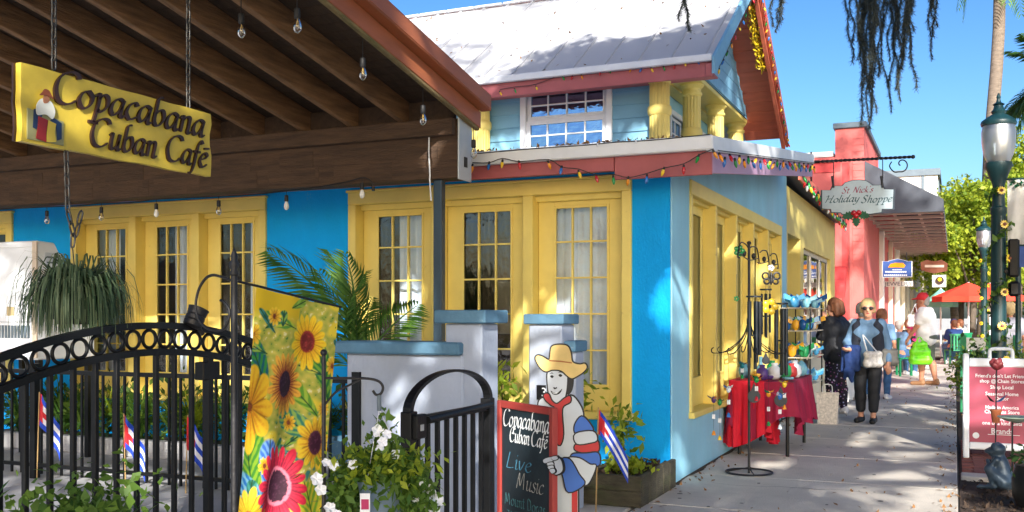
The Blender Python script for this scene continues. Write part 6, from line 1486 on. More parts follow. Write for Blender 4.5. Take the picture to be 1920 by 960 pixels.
leaves('printed_wreath', m_holly, np.stack([np.random.default_rng(3).uniform(a_.x+.02,c_.x-.02,60),np.full(60,13.25),np.random.default_rng(4).uniform(a_.z-.09,a_.z-.0,60)],1), .06, bn, 1.8, .2, 2)
sp2 = thing('sign_post', 'teal metal sign post with blue panel at the right edge behind the banner', 'sign', tuple(at(1909,HOR,Y=15.0))); pq = at(1909,HOR,Y=15); MB().tube([(pq.x,pq.y,0),(pq.x,pq.y,2.9)], .035, 10).build('post', m_lampgreen, sp2, smooth='auto')
a_, c_ = at(1893,455,Y=14.95), at(1965,500,Y=14.95); MB().box(a_.x,c_.x,14.94,14.96,c_.z,a_.z).build('panel', m_sblue, sp2)

# ------------------------------------------------------------------ folding sidewalk sign
af = thing('folding_sign', 'white framed folding sidewalk sign with maroon text panel', 'sign', (.4,10.9,0)); Maf = frame((.075,10.75,0), (1,0,0), (0,.14,1)); m_plastic = mat('white_plastic', srgb(224,230,236), .35, .04); m_maroon = mat('maroon_panel', srgb(150,44,72), .35, .1, 3, dirt=.2, dirtcol=srgb(170,60,90))
def afb(name, m, x0,x1,y0,y1,z0,z1, bev=0, M=None): mb = MB(); mb.M = M or Maf; mb.box(x0,x1,y0,y1,z0,z1); return mb.build(name, m, af, bevel=bev)
W_, H_ = .69, 1.03
afb('side_frame', m_plastic, 0,.055,0,H_,-.05,.0,.012); afb('side_frame', m_plastic, W_-.055,W_,0,H_,-.05,.0,.012); afb('rail', m_plastic, .056,W_-.056,.09,.16,-.045,-.003,.01); afb('rail', m_plastic, .056,W_-.056,.90,.985,-.045,-.003,.01)
afb('text_panel', m_maroon, .057,W_-.057,.161,.899,-.03,-.012)
mb = MB(); mb.M = Maf; mb.tube(catmull([(.24,.98,-.02),(.24,1.05,-.02),(.26,1.075,-.02),(.34,1.08,-.02),(.42,1.075,-.02),(.44,1.05,-.02),(.44,.98,-.02)],4), .018, 8); mb.build('handle', m_plastic, af, smooth=True)
Mrear = frame((.075,11.35,0), (1,0,0), (0,-.36,1)); afb('rear_leg', m_plastic, 0,.05,0,1.0,-.03,0,.01,Mrear); afb('rear_leg', m_plastic, W_-.05,W_,0,1.0,-.03,0,.01,Mrear); afb('rear_panel', m_plastic, .051,W_-.051,.1,.95,-.02,-.005,0,Mrear)
for txt, y_, s_ in (("Friend's don't Let Friend's",.795,.048),('shop @ Chain Stores',.745,.048),('Shop Local',.685,.05),('Seasonal Home',.62,.05),('Decor',.575,.05),('Made in America',.49,.046),('Christmas Store',.445,.05),('Unique',.38,.046),('one of a kind Gifts',.335,.05),('Brands',.25,.075)):
    bfont(txt, Maf @ Matrix.Translation((W_/2,y_,-.0115)), s_, m_chalk, af, 'lettering', depth=.0006, xs=.93, bold=.0006)
afb('underline', m_chalk, .22,.5,.238,.243,-.0115,-.011)
mb = MB(); mb.M = Maf @ Matrix.Translation((.115,.225,-.0115)); mb.lathe([(.03,0),(.03,.0008)], (0,0,0), 18).build('badge', m_chalk, af)
# ------------------------------------------------------------------ frog statue
fg = Vector((.335,8.95,0)); frog = thing('frog_statue', 'blue grey seated frog statue in front of the folding sign', 'statue', tuple(fg)); m_bronze = mat('blue_grey_bronze', srgb(62,78,92), .35, .25, 14, .15, 60, metal=.25)
prims = [((.03,0,.07),(.0,0,.2),.085,.062),((.0,0,.2),(-.02,0,.27),.055,.05),((-.045,0,.30),(-.02,0,.315),.05,.06,(1,1.25,.8)),((-.09,0,.295),(-.05,0,.295),.03,.045,(1,1.3,.7)),
  ((-.03,.045,.345),(-.03,.045,.346),.024,.024),((-.03,-.045,.345),(-.03,-.045,.346),.024,.024),
  ((.04,-.06,.06),(-.06,-.08,.16),.05,.035),((-.06,-.08,.16),(-.03,-.075,.03),.03,.022),((-.03,-.075,.02),(-.12,-.09,.015),.02,.012),((-.12,-.09,.015),(-.14,-.11,.012),.012,.008),((-.12,-.09,.015),(-.145,-.08,.012),.012,.008),
  ((.04,.06,.06),(-.06,.08,.16),.05,.035),((-.06,.08,.16),(-.03,.075,.03),.03,.022),((-.03,.075,.02),(-.12,.09,.015),.02,.012),
  ((-.01,-.06,.235),(-.055,-.075,.17),.024,.018),((-.055,-.075,.17),(-.085,-.04,.225),.017,.013),((-.01,.06,.235),(-.06,.06,.16),.024,.018),((-.06,.06,.16),(-.085,.03,.215),.017,.013)]
sdf_body('body', prims, m_bronze, frog, .007, .02, M=Matrix.Translation(fg) @ Matrix.Rotation(R(-20),4,'Z'))
# garden stakes and ornaments along the bed
gs = at(1866,HOR,t=8.9); st1 = thing('garden_stake', 'garden stake topped by a dark red metal rose before the maroon sign', 'garden stake', (gs.x,gs.y,0)); zt_ = az(1866,690,Y=gs.y)
MB().tube([(gs.x,gs.y,0),(gs.x+.01,gs.y,zt_)], .006, 6).build('rod', m_iron, st1); m_rose = mat('dark_red_metal', srgb(112,40,44), .5, .2, 12)
for k in range(9):
    a = k*2.4; mb = MB(); mb.M = Matrix.Translation((gs.x+.01,gs.y,zt_+.05)) @ Matrix.Rotation(a,4,'Z') @ Matrix.Rotation(R(20+6*k),4,'Y'); mb.ball((.018+.003*k,0,0), (.03,.035,.05), 8, 5); mb.build('petal', m_rose, st1, smooth=True)
for dx in (-.04,.05): mb = MB(); mb._add([(gs.x,gs.y,.62),(gs.x+dx,gs.y-.02,.66),(gs.x+2*dx,gs.y,.7),(gs.x+dx,gs.y+.02,.63)],[(0,1,2,3)]); mb.build('metal_leaf', mat('blue_metal', srgb(30,90,150), .4) if dx > 0 else m_iron, st1)
MB().lathe([(.03,.44),(.045,.54),(.05,.55),(.05,.56),(.04,.56)], (gs.x+.005,gs.y-.012,0), 14).build('rust_pot', m_rust, st1, smooth='auto')
g2 = at(1898,HOR,t=8.0); st2 = thing('garden_stake', 'slim bird bath stake with a shallow pale dish at the right', 'garden stake', (g2.x,g2.y,0)); zd = az(1898,788,Y=g2.y)
MB().tube([(g2.x,g2.y,0),(g2.x,g2.y,zd)], .007, 6).build('rod', m_iron, st2); MB().lathe([(.02,zd-.02),(.09,zd+.0),(.14,zd+.025),(.14,zd+.03),(.08,zd+.01),(.02,zd+.0)], (g2.x+.03,g2.y,0), 24).build('dish', mat('pale_green_glaze', srgb(150,170,150), .3, .15, 10), st2, smooth='auto')
for k in range(3): a = 2.1*k; MB().tube([(g2.x,g2.y,.1),(g2.x+.07*math.cos(a),g2.y+.07*math.sin(a),-.01)], .005, 5).build('prong', m_iron, st2)
g3 = at(1921,HOR,t=8.3); cr = thing('ceramic_snail', 'blue and white glazed snail ornament cut by the right edge', 'ornament', (g3.x,g3.y,.25)); mbl = mat('blue_white_glaze', srgb(140,170,210), .25, .3, 14)
z_ = az(1915,875,Y=g3.y); sdf_body('shell', [((0,0,z_),(0,0.02,z_),.05,.05),((-.02,0,z_-.05),(.06,0,z_-.05),.022,.025),((-.05,0,z_-.03),(-.065,0,z_+.01),.018,.016)], mbl, cr, .008, .02, M=Matrix.Translation((g3.x,g3.y,0)))
MB().lathe([(.07,0),(.07,z_-.075),(.06,z_-.07)], (g3.x+.01,g3.y,0), 14).build('pedestal', m_patio, cr)
g4 = at(1932,HOR,t=7.3); bpot = thing('black_pot', 'black glazed garden pot cut by the lower right edge', 'pot', (g4.x,g4.y,0)); MB().lathe([(.09,0),(.12,.08),(.125,.2),(.1,.28),(.105,.3),(.09,.3)], (g4.x,g4.y,0), 20).build('pot_body', m_black, bpot, smooth='auto')
leaves('foliage', m_leafdark, np.random.default_rng(77).normal(size=(120,3))*np.array([.06,.06,.05])+np.array([g4.x,g4.y,.35]), .06, bpot, 2, .4, 3)
for i,(px_,t_,m_,s_) in enumerate(((1822,13.2,m_leafmid,.12),(1850,12.6,m_leafdark,.14),(1895,12.4,m_leafbright,.15),(1915,12.2,m_leafmid,.15),(1812,15.5,m_leafbright,.12))):
    b = at(px_,HOR,t=t_); hh = (.95,.98,.98,.9,.75,.6)[i]
    p = thing('flower_bed_shrub', ('grey green shrub behind the left end of the folding sign','dark shrub behind the folding sign handle','yellow green shrub right of the lamp base','leafy shrub at the right edge behind the sign','small yellow flowering plant by the sidewalk edge','low dark plant at the foot of the folding sign')[i], 'plant', (b.x,b.y,0), 'shrubs in the planting strip')
    MB().tube([(b.x,b.y,-.03),(b.x,b.y,hh*.7)], .015, 6).build('stem', m_oak, p); leaves('foliage', m_, np.random.default_rng(100+i).normal(size=(420,3))*np.array([s_,s_,hh*.2])+np.array([b.x,b.y,hh*.68]), .07, p, 1.8, .4, i)
pb_ = thing('planter_fence', 'low green and white railing beside the lamp foot', 'railing', (.5,15.9,0)); a_, c_ = at(1806,HOR,Y=15.9), at(1905,HOR,Y=15.9)
m_gw = mat('kelly_green_paint', srgb(24,130,84), .5, .1)
for xx in (a_.x,(a_.x+c_.x)/2,c_.x): MB().box(xx-.04,xx+.04,15.86,15.94,0,1.12).build('post', m_gw, pb_, bevel=.005)
for k in range(3): MB().box(a_.x+.041,c_.x-.041,15.88,15.92,.3+.3*k,.48+.3*k).build('board', m_offwhite, pb_)

# ------------------------------------------------------------------ wind chime stand and chimes
cs = Vector((-1.66,8.94,0)); ws = thing('chime_stand', 'tall black wrought iron display stand with round base on the sidewalk', 'stand', tuple(cs))
MB().tube([cs+Vector((.2*math.cos(a),.2*math.sin(a),.012)) for a in [6.283*k/32 for k in range(32)]], .009, 6, closed=True).build('base_ring', m_iron, ws)
for k in range(2): a = math.pi*k/2+.4; MB().tube([cs+Vector((.2*math.cos(a),.2*math.sin(a),.014)), cs+Vector((0,0,.05)), cs-Vector((.2*math.cos(a),.2*math.sin(a),-.014))], .006, 5).build('base_strut', m_iron, ws)
MB().tube([cs, cs+Vector((0,0,2.02))], .012, 8).build('rod', m_iron, ws); MB().ball(cs+Vector((0,0,2.03)), .02, 8, 6).build('finial', m_iron, ws)
MB().lathe([(.012,1.3),(.022,1.32),(.022,1.36),(.012,1.38)], tuple(cs), 10).build('collar', m_iron, ws)
hooks = []
for k in range(8):
    a = R(22+45*k); d_ = Vector((math.cos(a),math.sin(a),0)); P = [cs+Vector((0,0,1.36)), cs+d_*.06+Vector((0,0,1.2)), cs+d_*.2+Vector((0,0,1.08)), cs+d_*.31+Vector((0,0,1.06)), cs+d_*.33+Vector((0,0,1.09)), cs+d_*.31+Vector((0,0,1.11))]
    MB().tube(catmull(P,5), .005, 5).build('hook', m_iron, ws); hooks.append(P[3]+Vector((0,0,-.005)))
arms = []
for k in range(4):
    sgn = (-1,1,1,1)[k]; y0 = (0,0,.55,1.1)[k]; z0 = 1.98
    P = [cs+Vector((.0,y0*1.0,z0)), cs+Vector((0,y0+sgn*.16,z0+.03)), cs+Vector((0,y0+sgn*.36,z0+.03)), cs+Vector((0,y0+sgn*.46,z0-.03)), cs+Vector((0,y0+sgn*.5,z0-.10)), cs+Vector((0,y0+sgn*.42,z0-.1))]
    MB().tube(catmull(P,5), .006, 5).build('scroll_arm', m_iron, ws); MB().tube(catmull([P[0]+Vector((0,0,-.1)), P[1]+Vector((0,0,-.12)), P[2]+Vector((0,0,-.1)), P[3]+Vector((0,0,-.03))],4), .005, 5).build('scroll_stay', m_iron, ws)
    MB().ball(P[0].lerp(P[2],.6)+Vector((0,0,-.07)), (.02,.02,.028), 8, 5).build('iron_leaf', m_iron, ws); arms.append(P[4])
m_tube = mat('dark_chime_tube', srgb(40,48,58), .35, .15, 10, metal=.5)
def chimes(label, top, L, n=5, rr_=.055, rt=.014, sail=.06, seed=0):
    top = Vector(top); t = thing('wind_chime', label, 'wind chime', tuple(top), 'wind chimes on the black stand'); r = random.Random(seed)
    MB().tube([top, top+Vector((0,0,-.16))], .002, 4).build('cord', m_wire, t); MB().lathe([(rr_+.02,-.175),(rr_+.02,-.16)], tuple(top), 18).build('top_disc', m_tube, t)
    for k in range(n):
        a = 6.283*k/n+.3; l = L*(.72+.28*r.random()); p = top+Vector((rr_*math.cos(a),rr_*math.sin(a),-.17)); MB().tube([p+Vector((0,0,-.04)), p+Vector((0,0,-.04-l))], rt, 9).build('tube', m_tube, t, smooth='auto'); MB().tube([p, p+Vector((0,0,-.05))], .0015, 4).build('tube_cord', m_wire, t)
    MB().tube([top+Vector((0,0,-.17)), top+Vector((0,0,-.3-L))], .0015, 4).build('clapper_cord', m_wire, t); MB().lathe([(.03,-.17-L*.55),(.03,-.155-L*.55)], tuple(top), 14).build('clapper', m_tube, t)
    s0 = top+Vector((0,0,-.3-L)); mb = MB(); mb.prism([s0+Vector((cY,sY,0))*x+Vector((0,0,z)) for x,z in [(0,0)]+[(.8*sail*math.sin(a), -1.7*sail+.8*sail*math.cos(a)) for a in [.55+(6.283-1.1)*k/14 for k in range(15)]]], (-sY,cY,0), .006); o = mb.build('wind_sail', m_tube, t); fixnormals(o)
chimes('dark wind chime with long tubes nearest the yellow windows', at(1414,520,X=-1.60), .62, 5, .05, .015, .07, 1)
chimes('dark wind chime with long tubes farthest right on the stand', at(1464,535,X=-1.45), .62, 5, .05, .015, .075, 2)
chimes('slim wind chime just behind the stand rod', at(1436,512,X=-1.75), .5, 4, .04, .011, .05, 3)
bf = thing('butterfly_ornament', 'black iron butterfly ornament hanging between the wind chimes', 'ornament', tuple(at(1446,522,X=-1.5))); bp_ = at(1446,522,X=-1.5)
for s_ in (-1,1):
    for (a_, b_, rr_) in ((.05,.022,.03),(.04,-.026,.024)): mb = MB(); mb.tube([bp_+Vector((cY,sY,0))*(s_*a_+rr_*math.cos(u_))+Vector((0,0,b_+rr_*math.sin(u_))) for u_ in [6.283*k/14 for k in range(14)]], .009, 5, closed=True); mb.build('wing', m_iron, bf)
MB().ball(bp_, (.014,.014,.06), 8, 6).build('body', m_iron, bf); MB().tube([bp_+Vector((0,0,.05)), bp_+Vector((0,0,.22))], .002, 4).build('cord', m_wire, bf)
orn = [('yellow metal flower spinner among the wind chimes',1444,575,-1.5,BC[4],.075),('green glass spinner under the first scroll arm',1386,470,-1.68,BC[1],.05),('white crystal charm between the scroll arms',1446,502,-1.5,BC[5],.03),('small green drop ornament low on the left cord',1381,560,-1.68,BC[1],.025)]
for lab,x,y,X_,m_,s_ in orn:
    p = at(x,y,X=X_); t = thing('hanging_ornament', lab, 'ornament', tuple(p), 'ornaments on the black stand'); MB().tube([p+Vector((0,0,s_*.5)), p+Vector((0,0,s_+.18))], .0015, 4).build('cord', m_wire, t)
    for k in range(5): a = 6.283*k/5; mb = MB(); mb.M = Matrix.Translation(p) @ Matrix.Rotation(YAW,4,'Z'); mb.ball((s_*.6*math.cos(a),0,s_*.6*math.sin(a)), (s_*.42,s_*.12,s_*.42), 8, 5); mb.build('blade', m_, t, smooth=True)
names = ['yellow and orange feathered mobile','orange bird mobile','teal hummingbird mobile','green leaf mobile','purple flower mobile','white star mobile','green and red bird mobile','blue bell mobile']
cl = [(BC[4],BC[3]),(BC[3],BC[1]),(mat('teal_paint', srgb(30,130,140), .4),BC[1]),(BC[1],BC[4]),(mat('purple_paint', srgb(80,40,110), .4),BC[3]),(BC[5],BC[2]),(BC[1],BC[0]),(BC[2],BC[5])]
for k, h in enumerate(hooks):
    ln = (.45,.62,.2,.75,.68,.5,.35,.6)[k]; t = thing('hanging_mobile', names[k]+' hanging from a lower hook of the black stand', 'ornament', tuple(h), 'mobiles on the lower hooks'); MB().tube([h, h+Vector((0,0,-ln))], .0015, 4).build('cord', m_wire, t); p = h+Vector((0,0,-ln*.6)); m1, m2 = cl[k]
    MB().ball(p, (.022,.022,.03), 8, 6).build('body', m1, t, smooth=True)
    for s_ in range(5): a = 6.283*s_/5+k; mb = MB(); d_ = Vector((math.cos(a),math.sin(a),.5)); w_ = Vector((-math.sin(a),math.cos(a),0))*.016; mb._add([p, p+d_*.035+w_, p+d_*.075, p+d_*.035-w_], [(0,1,2,3)]); mb.build('wing', (m1,m2)[s_ % 2], t)
    MB().lathe([(.004,.0),(.012,-.01),(.018,-.035),(.02,-.04)], tuple(h+Vector((0,0,-ln))), 10).build('bell', m2, t, smooth=True); mb = MB(); mb.M = frame(h+Vector((0,0,-ln*.82)), (cY,sY,0)); mb.box(-.014,.014,-.02,.02,0,.001).build('price_tag', m_white, t)

# ------------------------------------------------------------------ sales tables
def cloth(name, label, m, x0, x1, y0, y1, z, hem, seed, cat='tablecloth'):
    """cloth over a table top; hem(s) gives how far it hangs along the perimeter parameter s (0..1, starting at the near left corner, anticlockwise)"""
    t = thing(name, label, cat, ((x0+x1)/2,(y0+y1)/2,z)); P = []; N = 160; per = 2*((x1-x0)+(y1-y0))
    def pt(s_):
        d_ = s_*per; a, b = x1-x0, y1-y0
        if d_ < a: return Vector((x0+d_,y0,0)), Vector((0,-1,0))
        d_ -= a
        if d_ < b: return Vector((x1,y0+d_,0)), Vector((1,0,0))
        d_ -= b
        if d_ < a: return Vector((x1-d_,y1,0)), Vector((0,1,0))
        return Vector((x0,y1-(d_-a),0)), Vector((-1,0,0))
    rows = 10; V = []; F = []
    for i in range(N):
        p, n_ = pt(i/N); h_ = hem(i/N)
        for j in range(rows+1):
            f_ = j/rows; w_ = .035*f_*math.sin(i*.75+seed)+.02*f_*math.sin(i*1.7+seed*2)
            V.append(p+n_*(.004+.03*f_+w_)+Vector((0,0,z-h_*f_)))
    for i in range(N):
        for j in range(rows): a = i*(rows+1)+j; b = ((i+1)%N)*(rows+1)+j; F.append((a,a+1,b+1,b))
    mb = MB(); mb._add(V,F); mb.build('skirt', m, t, smooth=True); MB().box(x0-.003,x1+.003,y0-.003,y1+.003,z-.003,z+.004).build('top', m, t); return t
m_redlit = mat('lit_red_cloth', srgb(206,14,44), .8, .12, 4, .1, 30, dirt=.3, dirtcol=srgb(160,10,50)); m_redshade = mat('shaded_red_cloth', srgb(150,16,58), .8, .12, 4, .1, 30); m_wcl = mat('white_cloth', srgb(222,222,216), .85, .06, 4)  # red cloth: lit end and shaded side painted as two colours
def table(label, x0,x1,y0,y1,z):
    t = thing('folding_table', label, 'table', ((x0+x1)/2,(y0+y1)/2,0)); MB().box(x0,x1,y0,y1,z-.03,z).build('table_top', m_cream, t)
    for xx in (x0+.06,x1-.06):
        for yy in (y0+.1,y1-.1): MB().tube([(xx,yy,0),(xx,yy,z-.03)], .018, 8).build('leg', m_black, t)
table('folding sales table under the red cloths', -2.04,-1.45,10.05,11.45,.735)
cloth('tablecloth','red tablecloth painted in its shaded maroon tone with uneven hem on the long sales table', m_redshade, -2.045,-1.445,10.045,11.455,.737, lambda s_: .34+.16*abs(math.sin(s_*17+.5))+.08*math.sin(s_*40), 1)
cloth('tablecloth','red cloth painted in its bright lit tone hanging over the near end of the table', m_redlit, -2.06,-1.72,10.03,10.75,.743, lambda s_: .5+.16*abs(math.cos(s_*9)), 4)
m_tr = [mat('trinket_%d'%i, c, .4, .1) for i,c in enumerate((srgb(60,140,200),srgb(220,225,230),srgb(40,150,90),srgb(230,170,40),srgb(200,60,60),srgb(120,180,200),srgb(90,60,130)))]
shapes = [[(.03,0),(.05,.03),(.045,.08),(.02,.1),(.025,.12)],[(.06,0),(.075,.02),(.07,.03)],[(.025,0),(.03,.06),(.012,.09),(.014,.14)],[(.04,0),(.055,.05),(.05,.055)],[(.02,0),(.04,.02),(.05,.06),(.03,.1),(.004,.12)]]
tri = [[MB().lathe(s_, (0,0,0), 12).mesh('trinket_body', m_, True) for m_ in m_tr] for s_ in shapes]
for k in range(26):
    x, y = -2.0+.5*rng.random(), 10.15+1.2*rng.random(); o = link('trinket', tri[k % 5][rng.randrange(7)], None, (x,y,.748), (0,0,rng.uniform(0,6)), rng.uniform(.8,1.5)); tag(o, 'small colourful trinket set out on the red covered table', 'trinket', 'trinkets on the red table')
gb = thing('gift_bag', 'pale blue plastic bag lying on the red covered table', 'bag', (-1.65,10.9,.75)); sdf_body('bag_body', [((-.1,-.15,.06),(.1,.12,.07),.06,.07,(1,1,.7)),((0,0,.1),(.05,.1,.12),.05,.04)], mat('pale_blue_plastic', srgb(130,170,210), .3, .2, 9), gb, .012, .04, M=Matrix.Translation((-1.66,10.9,.75)))
table('folding table under the white cloth beyond the red one', -2.08,-1.58,16.2,18.2,.74); cloth('tablecloth','white tablecloth reaching the ground on the farther sales table', m_wcl, -2.085,-1.575,16.195,18.205,.742, lambda s_: .68+.03*math.sin(s_*30), 7)
rack = thing('display_rack', 'tiered wire rack crowded with blue and bright trinkets', 'rack', (-1.95,14.0,0))
for xx in (-2.08,-1.72):
    for yy in (13.5,14.75): MB().tube([(xx,yy,0),(xx,yy,1.55)], .01, 6).build('post', m_iron, rack)
for z_ in (.5,.85,1.2,1.5): MB().box(-2.1,-1.7,13.48,14.78,z_-.012,z_).build('shelf', m_cream, rack)
blu = [mat('blue_glass_a', srgb(30,90,160), .2, .2, 9), mat('blue_glass_b', srgb(70,150,200), .2, .2, 9), m_tr[5], m_tr[3], m_tr[2], m_tr[1]]
blm = [MB().ball((0,0,.07),(.05,.03,.07),9,6)._add([(0,0,.1),(.12,.01,.17),(.13,0,.11),(0,.0,.07)],[(0,1,2,3)])._add([(0,0,.1),(-.12,.01,.17),(-.13,0,.11),(0,.0,.07)],[(0,1,2,3)]).mesh('winged_figure', m_, True) for m_ in blu]
for k in range(64):
    z_ = (.5,.85,1.2,1.5)[k % 4]; wt = rng.randrange(3) if z_ in (1.5,.5) else rng.randrange(6); o = link('winged_figurine', blm[wt], None, (-2.05+.32*rng.random(),13.52+1.2*rng.random(),z_), (0,0,rng.uniform(-.8,.8)+YAW), rng.uniform(.75,1.25)); tag(o, 'small winged figurine on the tiered trinket rack', 'figurine', 'figurines on the tiered rack')
for k in range(30):
    o = link('toy', tri[k % 5][rng.randrange(7)], None, (-2.03+.4*rng.random(),16.3+1.8*rng.random(),.747), (0,0,0), rng.uniform(1.0,2.0)); tag(o, 'small bright toy standing on the white covered table', 'toy', 'toys on the white table')
gbg = thing('shopping_bag', 'white patterned shopping bag standing below the trinket rack', 'bag', (-1.5,13.6,0)); mb = MB(); mb._add([(-1.62,13.45,0),(-1.38,13.45,0),(-1.38,13.6,0),(-1.62,13.6,0),(-1.64,13.46,.4),(-1.36,13.46,.4),(-1.37,13.59,.4),(-1.63,13.59,.4)],[(0,3,2,1),(0,1,5,4),(1,2,6,5),(2,3,7,6),(3,0,4,7)]); mb.build('bag_body', mat('patterned_paper', srgb(214,206,196), .8, .35, 30), gbg)
MB().tube(catmull([(-1.56,13.46,.4),(-1.55,13.45,.5),(-1.45,13.45,.5),(-1.44,13.46,.4)],4), .006, 5).build('handle', m_white, gbg)
# ------------------------------------------------------------------ people
V3 = Vector
def default_pose():
    return dict(head=V3((0,.025,1.53)), neck=V3((0,0,1.38)), pelvis=V3((0,0,.9)),
        shR=V3((.165,0,1.33)), elR=V3((.225,-.03,1.06)), wrR=V3((.225,.06,.83)), shL=V3((-.165,0,1.33)), elL=V3((-.225,-.03,1.06)), wrL=V3((-.225,.06,.83)),
        hipR=V3((.085,0,.86)), knR=V3((.1,.03,.47)), anR=V3((.1,-.02,.085)), hipL=V3((-.085,0,.86)), knL=V3((-.1,.03,.47)), anL=V3((-.1,-.02,.085)), toR=None, toL=None, look=0.0, hdR=None, hdL=None)
def hand(pr, w, d, side, curl=.35, up=V3((0,0,1))):
    """palm with four unequal bent fingers and a thumb leaving the side of the palm"""
    d = d.normalized(); s_ = d.cross(up)
    s_ = s_.normalized() if s_.length > .1 else V3((1,0,0)); s_ = s_*side; n_ = s_.cross(d).normalized()
    pc = w+d*.075
    pr.append((w, pc, .023, .027, None))
    for k, (o, l) in enumerate(((-.027,.070),(-.009,.080),(.009,.075),(.027,.058))):
        a = pc+s_*o; b = a+d*l*.5+n_*l*curl*.3; c = b+(d*(1-curl)+n_*curl).normalized()*l*.55; pr.append((a,b,.0105,.0095)); pr.append((b,c,.0095,.008))
    a = w+d*.03-s_*.022; b = a-s_*.028+d*.03; pr.append((a,b,.0125,.0105)); pr.append((b,b+d*.03+n_*.012,.0105,.0085))
def person(label, base, face, H, pose, skin, top, top_m, legs, legs_m, shoe_m, hair, hair_m, fat=1.0, res=.012, extra=None, sleeve='long', leglen='long', group='people on the sidewalk', face_parts=True, sit=False):
    """face: heading in degrees, 0 = +Y, anticlockwise"""
    t = thing('person', label, 'person', base, group); s = H/1.66; J = default_pose(); J.update(pose)
    M = Matrix.Translation(base) @ Matrix.Rotation(R(face),4,'Z') @ Matrix.Diagonal((s,s,s,1))
    hd, nk, pv = J['head'], J['neck'], J['pelvis']; lk = Matrix.Rotation(R(J['look']),3,'Z'); f = lk @ V3((0,1,0)); rt = lk @ V3((1,0,0)); F_ = fat
    ch = nk.lerp(pv,.33); wa = nk.lerp(pv,.72)
    body = []; A = body.append
    # head: skull, face, jaw, nose, ears
    A((hd+V3((0,0,.035))-f*.015, hd+V3((0,0,.03)), .088,.086)); A((hd+f*.02+V3((0,0,.02)), hd+f*.03-V3((0,0,.06)), .072,.05)); A((hd+f*.03-V3((0,0,.085)), hd+f*.045-V3((0,0,.085)), .036,.032))
    A((hd+f*.085+V3((0,0,.012)), hd+f*.105-V3((0,0,.02)), .010,.014)); A((hd+rt*.083, hd+rt*.085-V3((0,0,.03)), .016,.012)); A((hd-rt*.083, hd-rt*.085-V3((0,0,.03)), .016,.012))
    A((hd-V3((0,0,.07)), nk-V3((0,0,.02)), .052,.056))
    A((V3((-.09,0,0))+ch, V3((.09,0,0))+ch, .105*F_,.105*F_)); A((V3((-.05,0,0))+wa, V3((.05,0,0))+wa, .105*F_,.105*F_)); A((pv+V3((-.07,-.01,0)), pv+V3((.07,-.01,0)), .115*F_,.115*F_))
    A((J['shL'],J['shR'],.06,.06))
    for S_ in 'RL':
        sg_ = 1 if S_ == 'R' else -1
        A((J['sh'+S_],J['el'+S_],.052*F_**.5,.040*F_**.5)); A((J['el'+S_],J['wr'+S_],.040*F_**.5,.027))
        hdv = J['hd'+S_] or (J['wr'+S_]-J['el'+S_]); hand(body, J['wr'+S_], hdv, sg_)
        A((J['hip'+S_],J['kn'+S_],.088*F_**.6,.058*F_**.5)); cm_ = J['kn'+S_].lerp(J['an'+S_],.3)-V3((0,.012,0)); A((J['kn'+S_],cm_,.055*F_**.5,.056*F_**.5)); A((cm_,J['an'+S_],.056*F_**.5,.036))
        to = J['to'+S_] or V3((J['an'+S_].x+.02*sg_,J['an'+S_].y+.15,.032)); A((J['an'+S_]-V3((0,.02,.04)),to,.036,.03)); J['to'+S_] = to
    sdf_body('body', body, skin, t, res, .022, M=M)
    # garments
    g = 1.0; tp = []
    tp += [(V3((-.09,0,0))+ch, V3((.09,0,0))+ch, .122*F_,.122*F_),(V3((-.05,.0,0))+wa, V3((.05,.0,0))+wa, .122*F_,.122*F_),(J['shL']+V3((.01,0,0)),J['shR']-V3((.01,0,0)),.072,.072),(nk-V3((0,0,.05)),nk-V3((0,0,.03)),.075,.068)]
    drop = .1 if top != 'short' else .02
    if not sit: tp.append((pv+V3((-.06,0,drop*.4)), pv+V3((.06,0,drop*.4)), .128*F_,.128*F_)); tp.append((pv+V3((-.06,0,-.05)), pv+V3((.06,0,-.05)), .124*F_,.124*F_))
    for S_ in 'RL':
        e = J['el'+S_]; w = J['wr'+S_]
        if sleeve == 'long': tp += [(J['sh'+S_],e,.068*F_**.5,.054*F_**.5),(e,e.lerp(w,.9),.054*F_**.5,.040)]
        else: tp += [(J['sh'+S_],J['sh'+S_].lerp(e,.72),.070*F_**.5,.066*F_**.5)]
    sdf_body('shirt', tp, top_m, t, res, .03, M=M)
    lg = []
    for S_ in 'RL':
        h_, k_, a_ = J['hip'+S_], J['kn'+S_], J['an'+S_]
        lg += [(h_+V3((0,0,.03)),k_,.104*F_**.6,.070*F_**.5)]
        cf = k_.lerp(a_,.32)-V3((0,.012,0)); lg += [(k_,cf,.070*F_**.5,.071*F_**.5)] if leglen != 'none' else []
        if leglen == 'long': lg += [(cf,a_+V3((0,0,.03)),.071*F_**.5,.054)]
        elif leglen == 'capri': lg += [(cf,k_.lerp(a_,.72),.071*F_**.5,.064)]
    lg.append((pv+V3((-.06,-.01,-.02)), pv+V3((.06,-.01,-.02)), .122*F_,.122*F_))
    sdf_body('trousers', lg, legs_m, t, res, .02, M=M)
    for S_ in 'RL':
        an, to = J['an'+S_], J['to'+S_]; sdf_body('shoe', [(an-V3((0,.03,.045)),to,.043,.038,(1.1,1,1)),(an-V3((0,.02,.02)),an-V3((0,.02,.0)),.043,.042)], shoe_m, t, res*.8, .02, M=M)
    if hair: sdf_body('hair', [(hd+rt*a.x+f*a.y+V3((0,0,a.z)), hd+rt*b.x+f*b.y+V3((0,0,b.z)), ra, rb) for a,b,ra,rb in hair], hair_m, t, res*.85, .015, M=M)
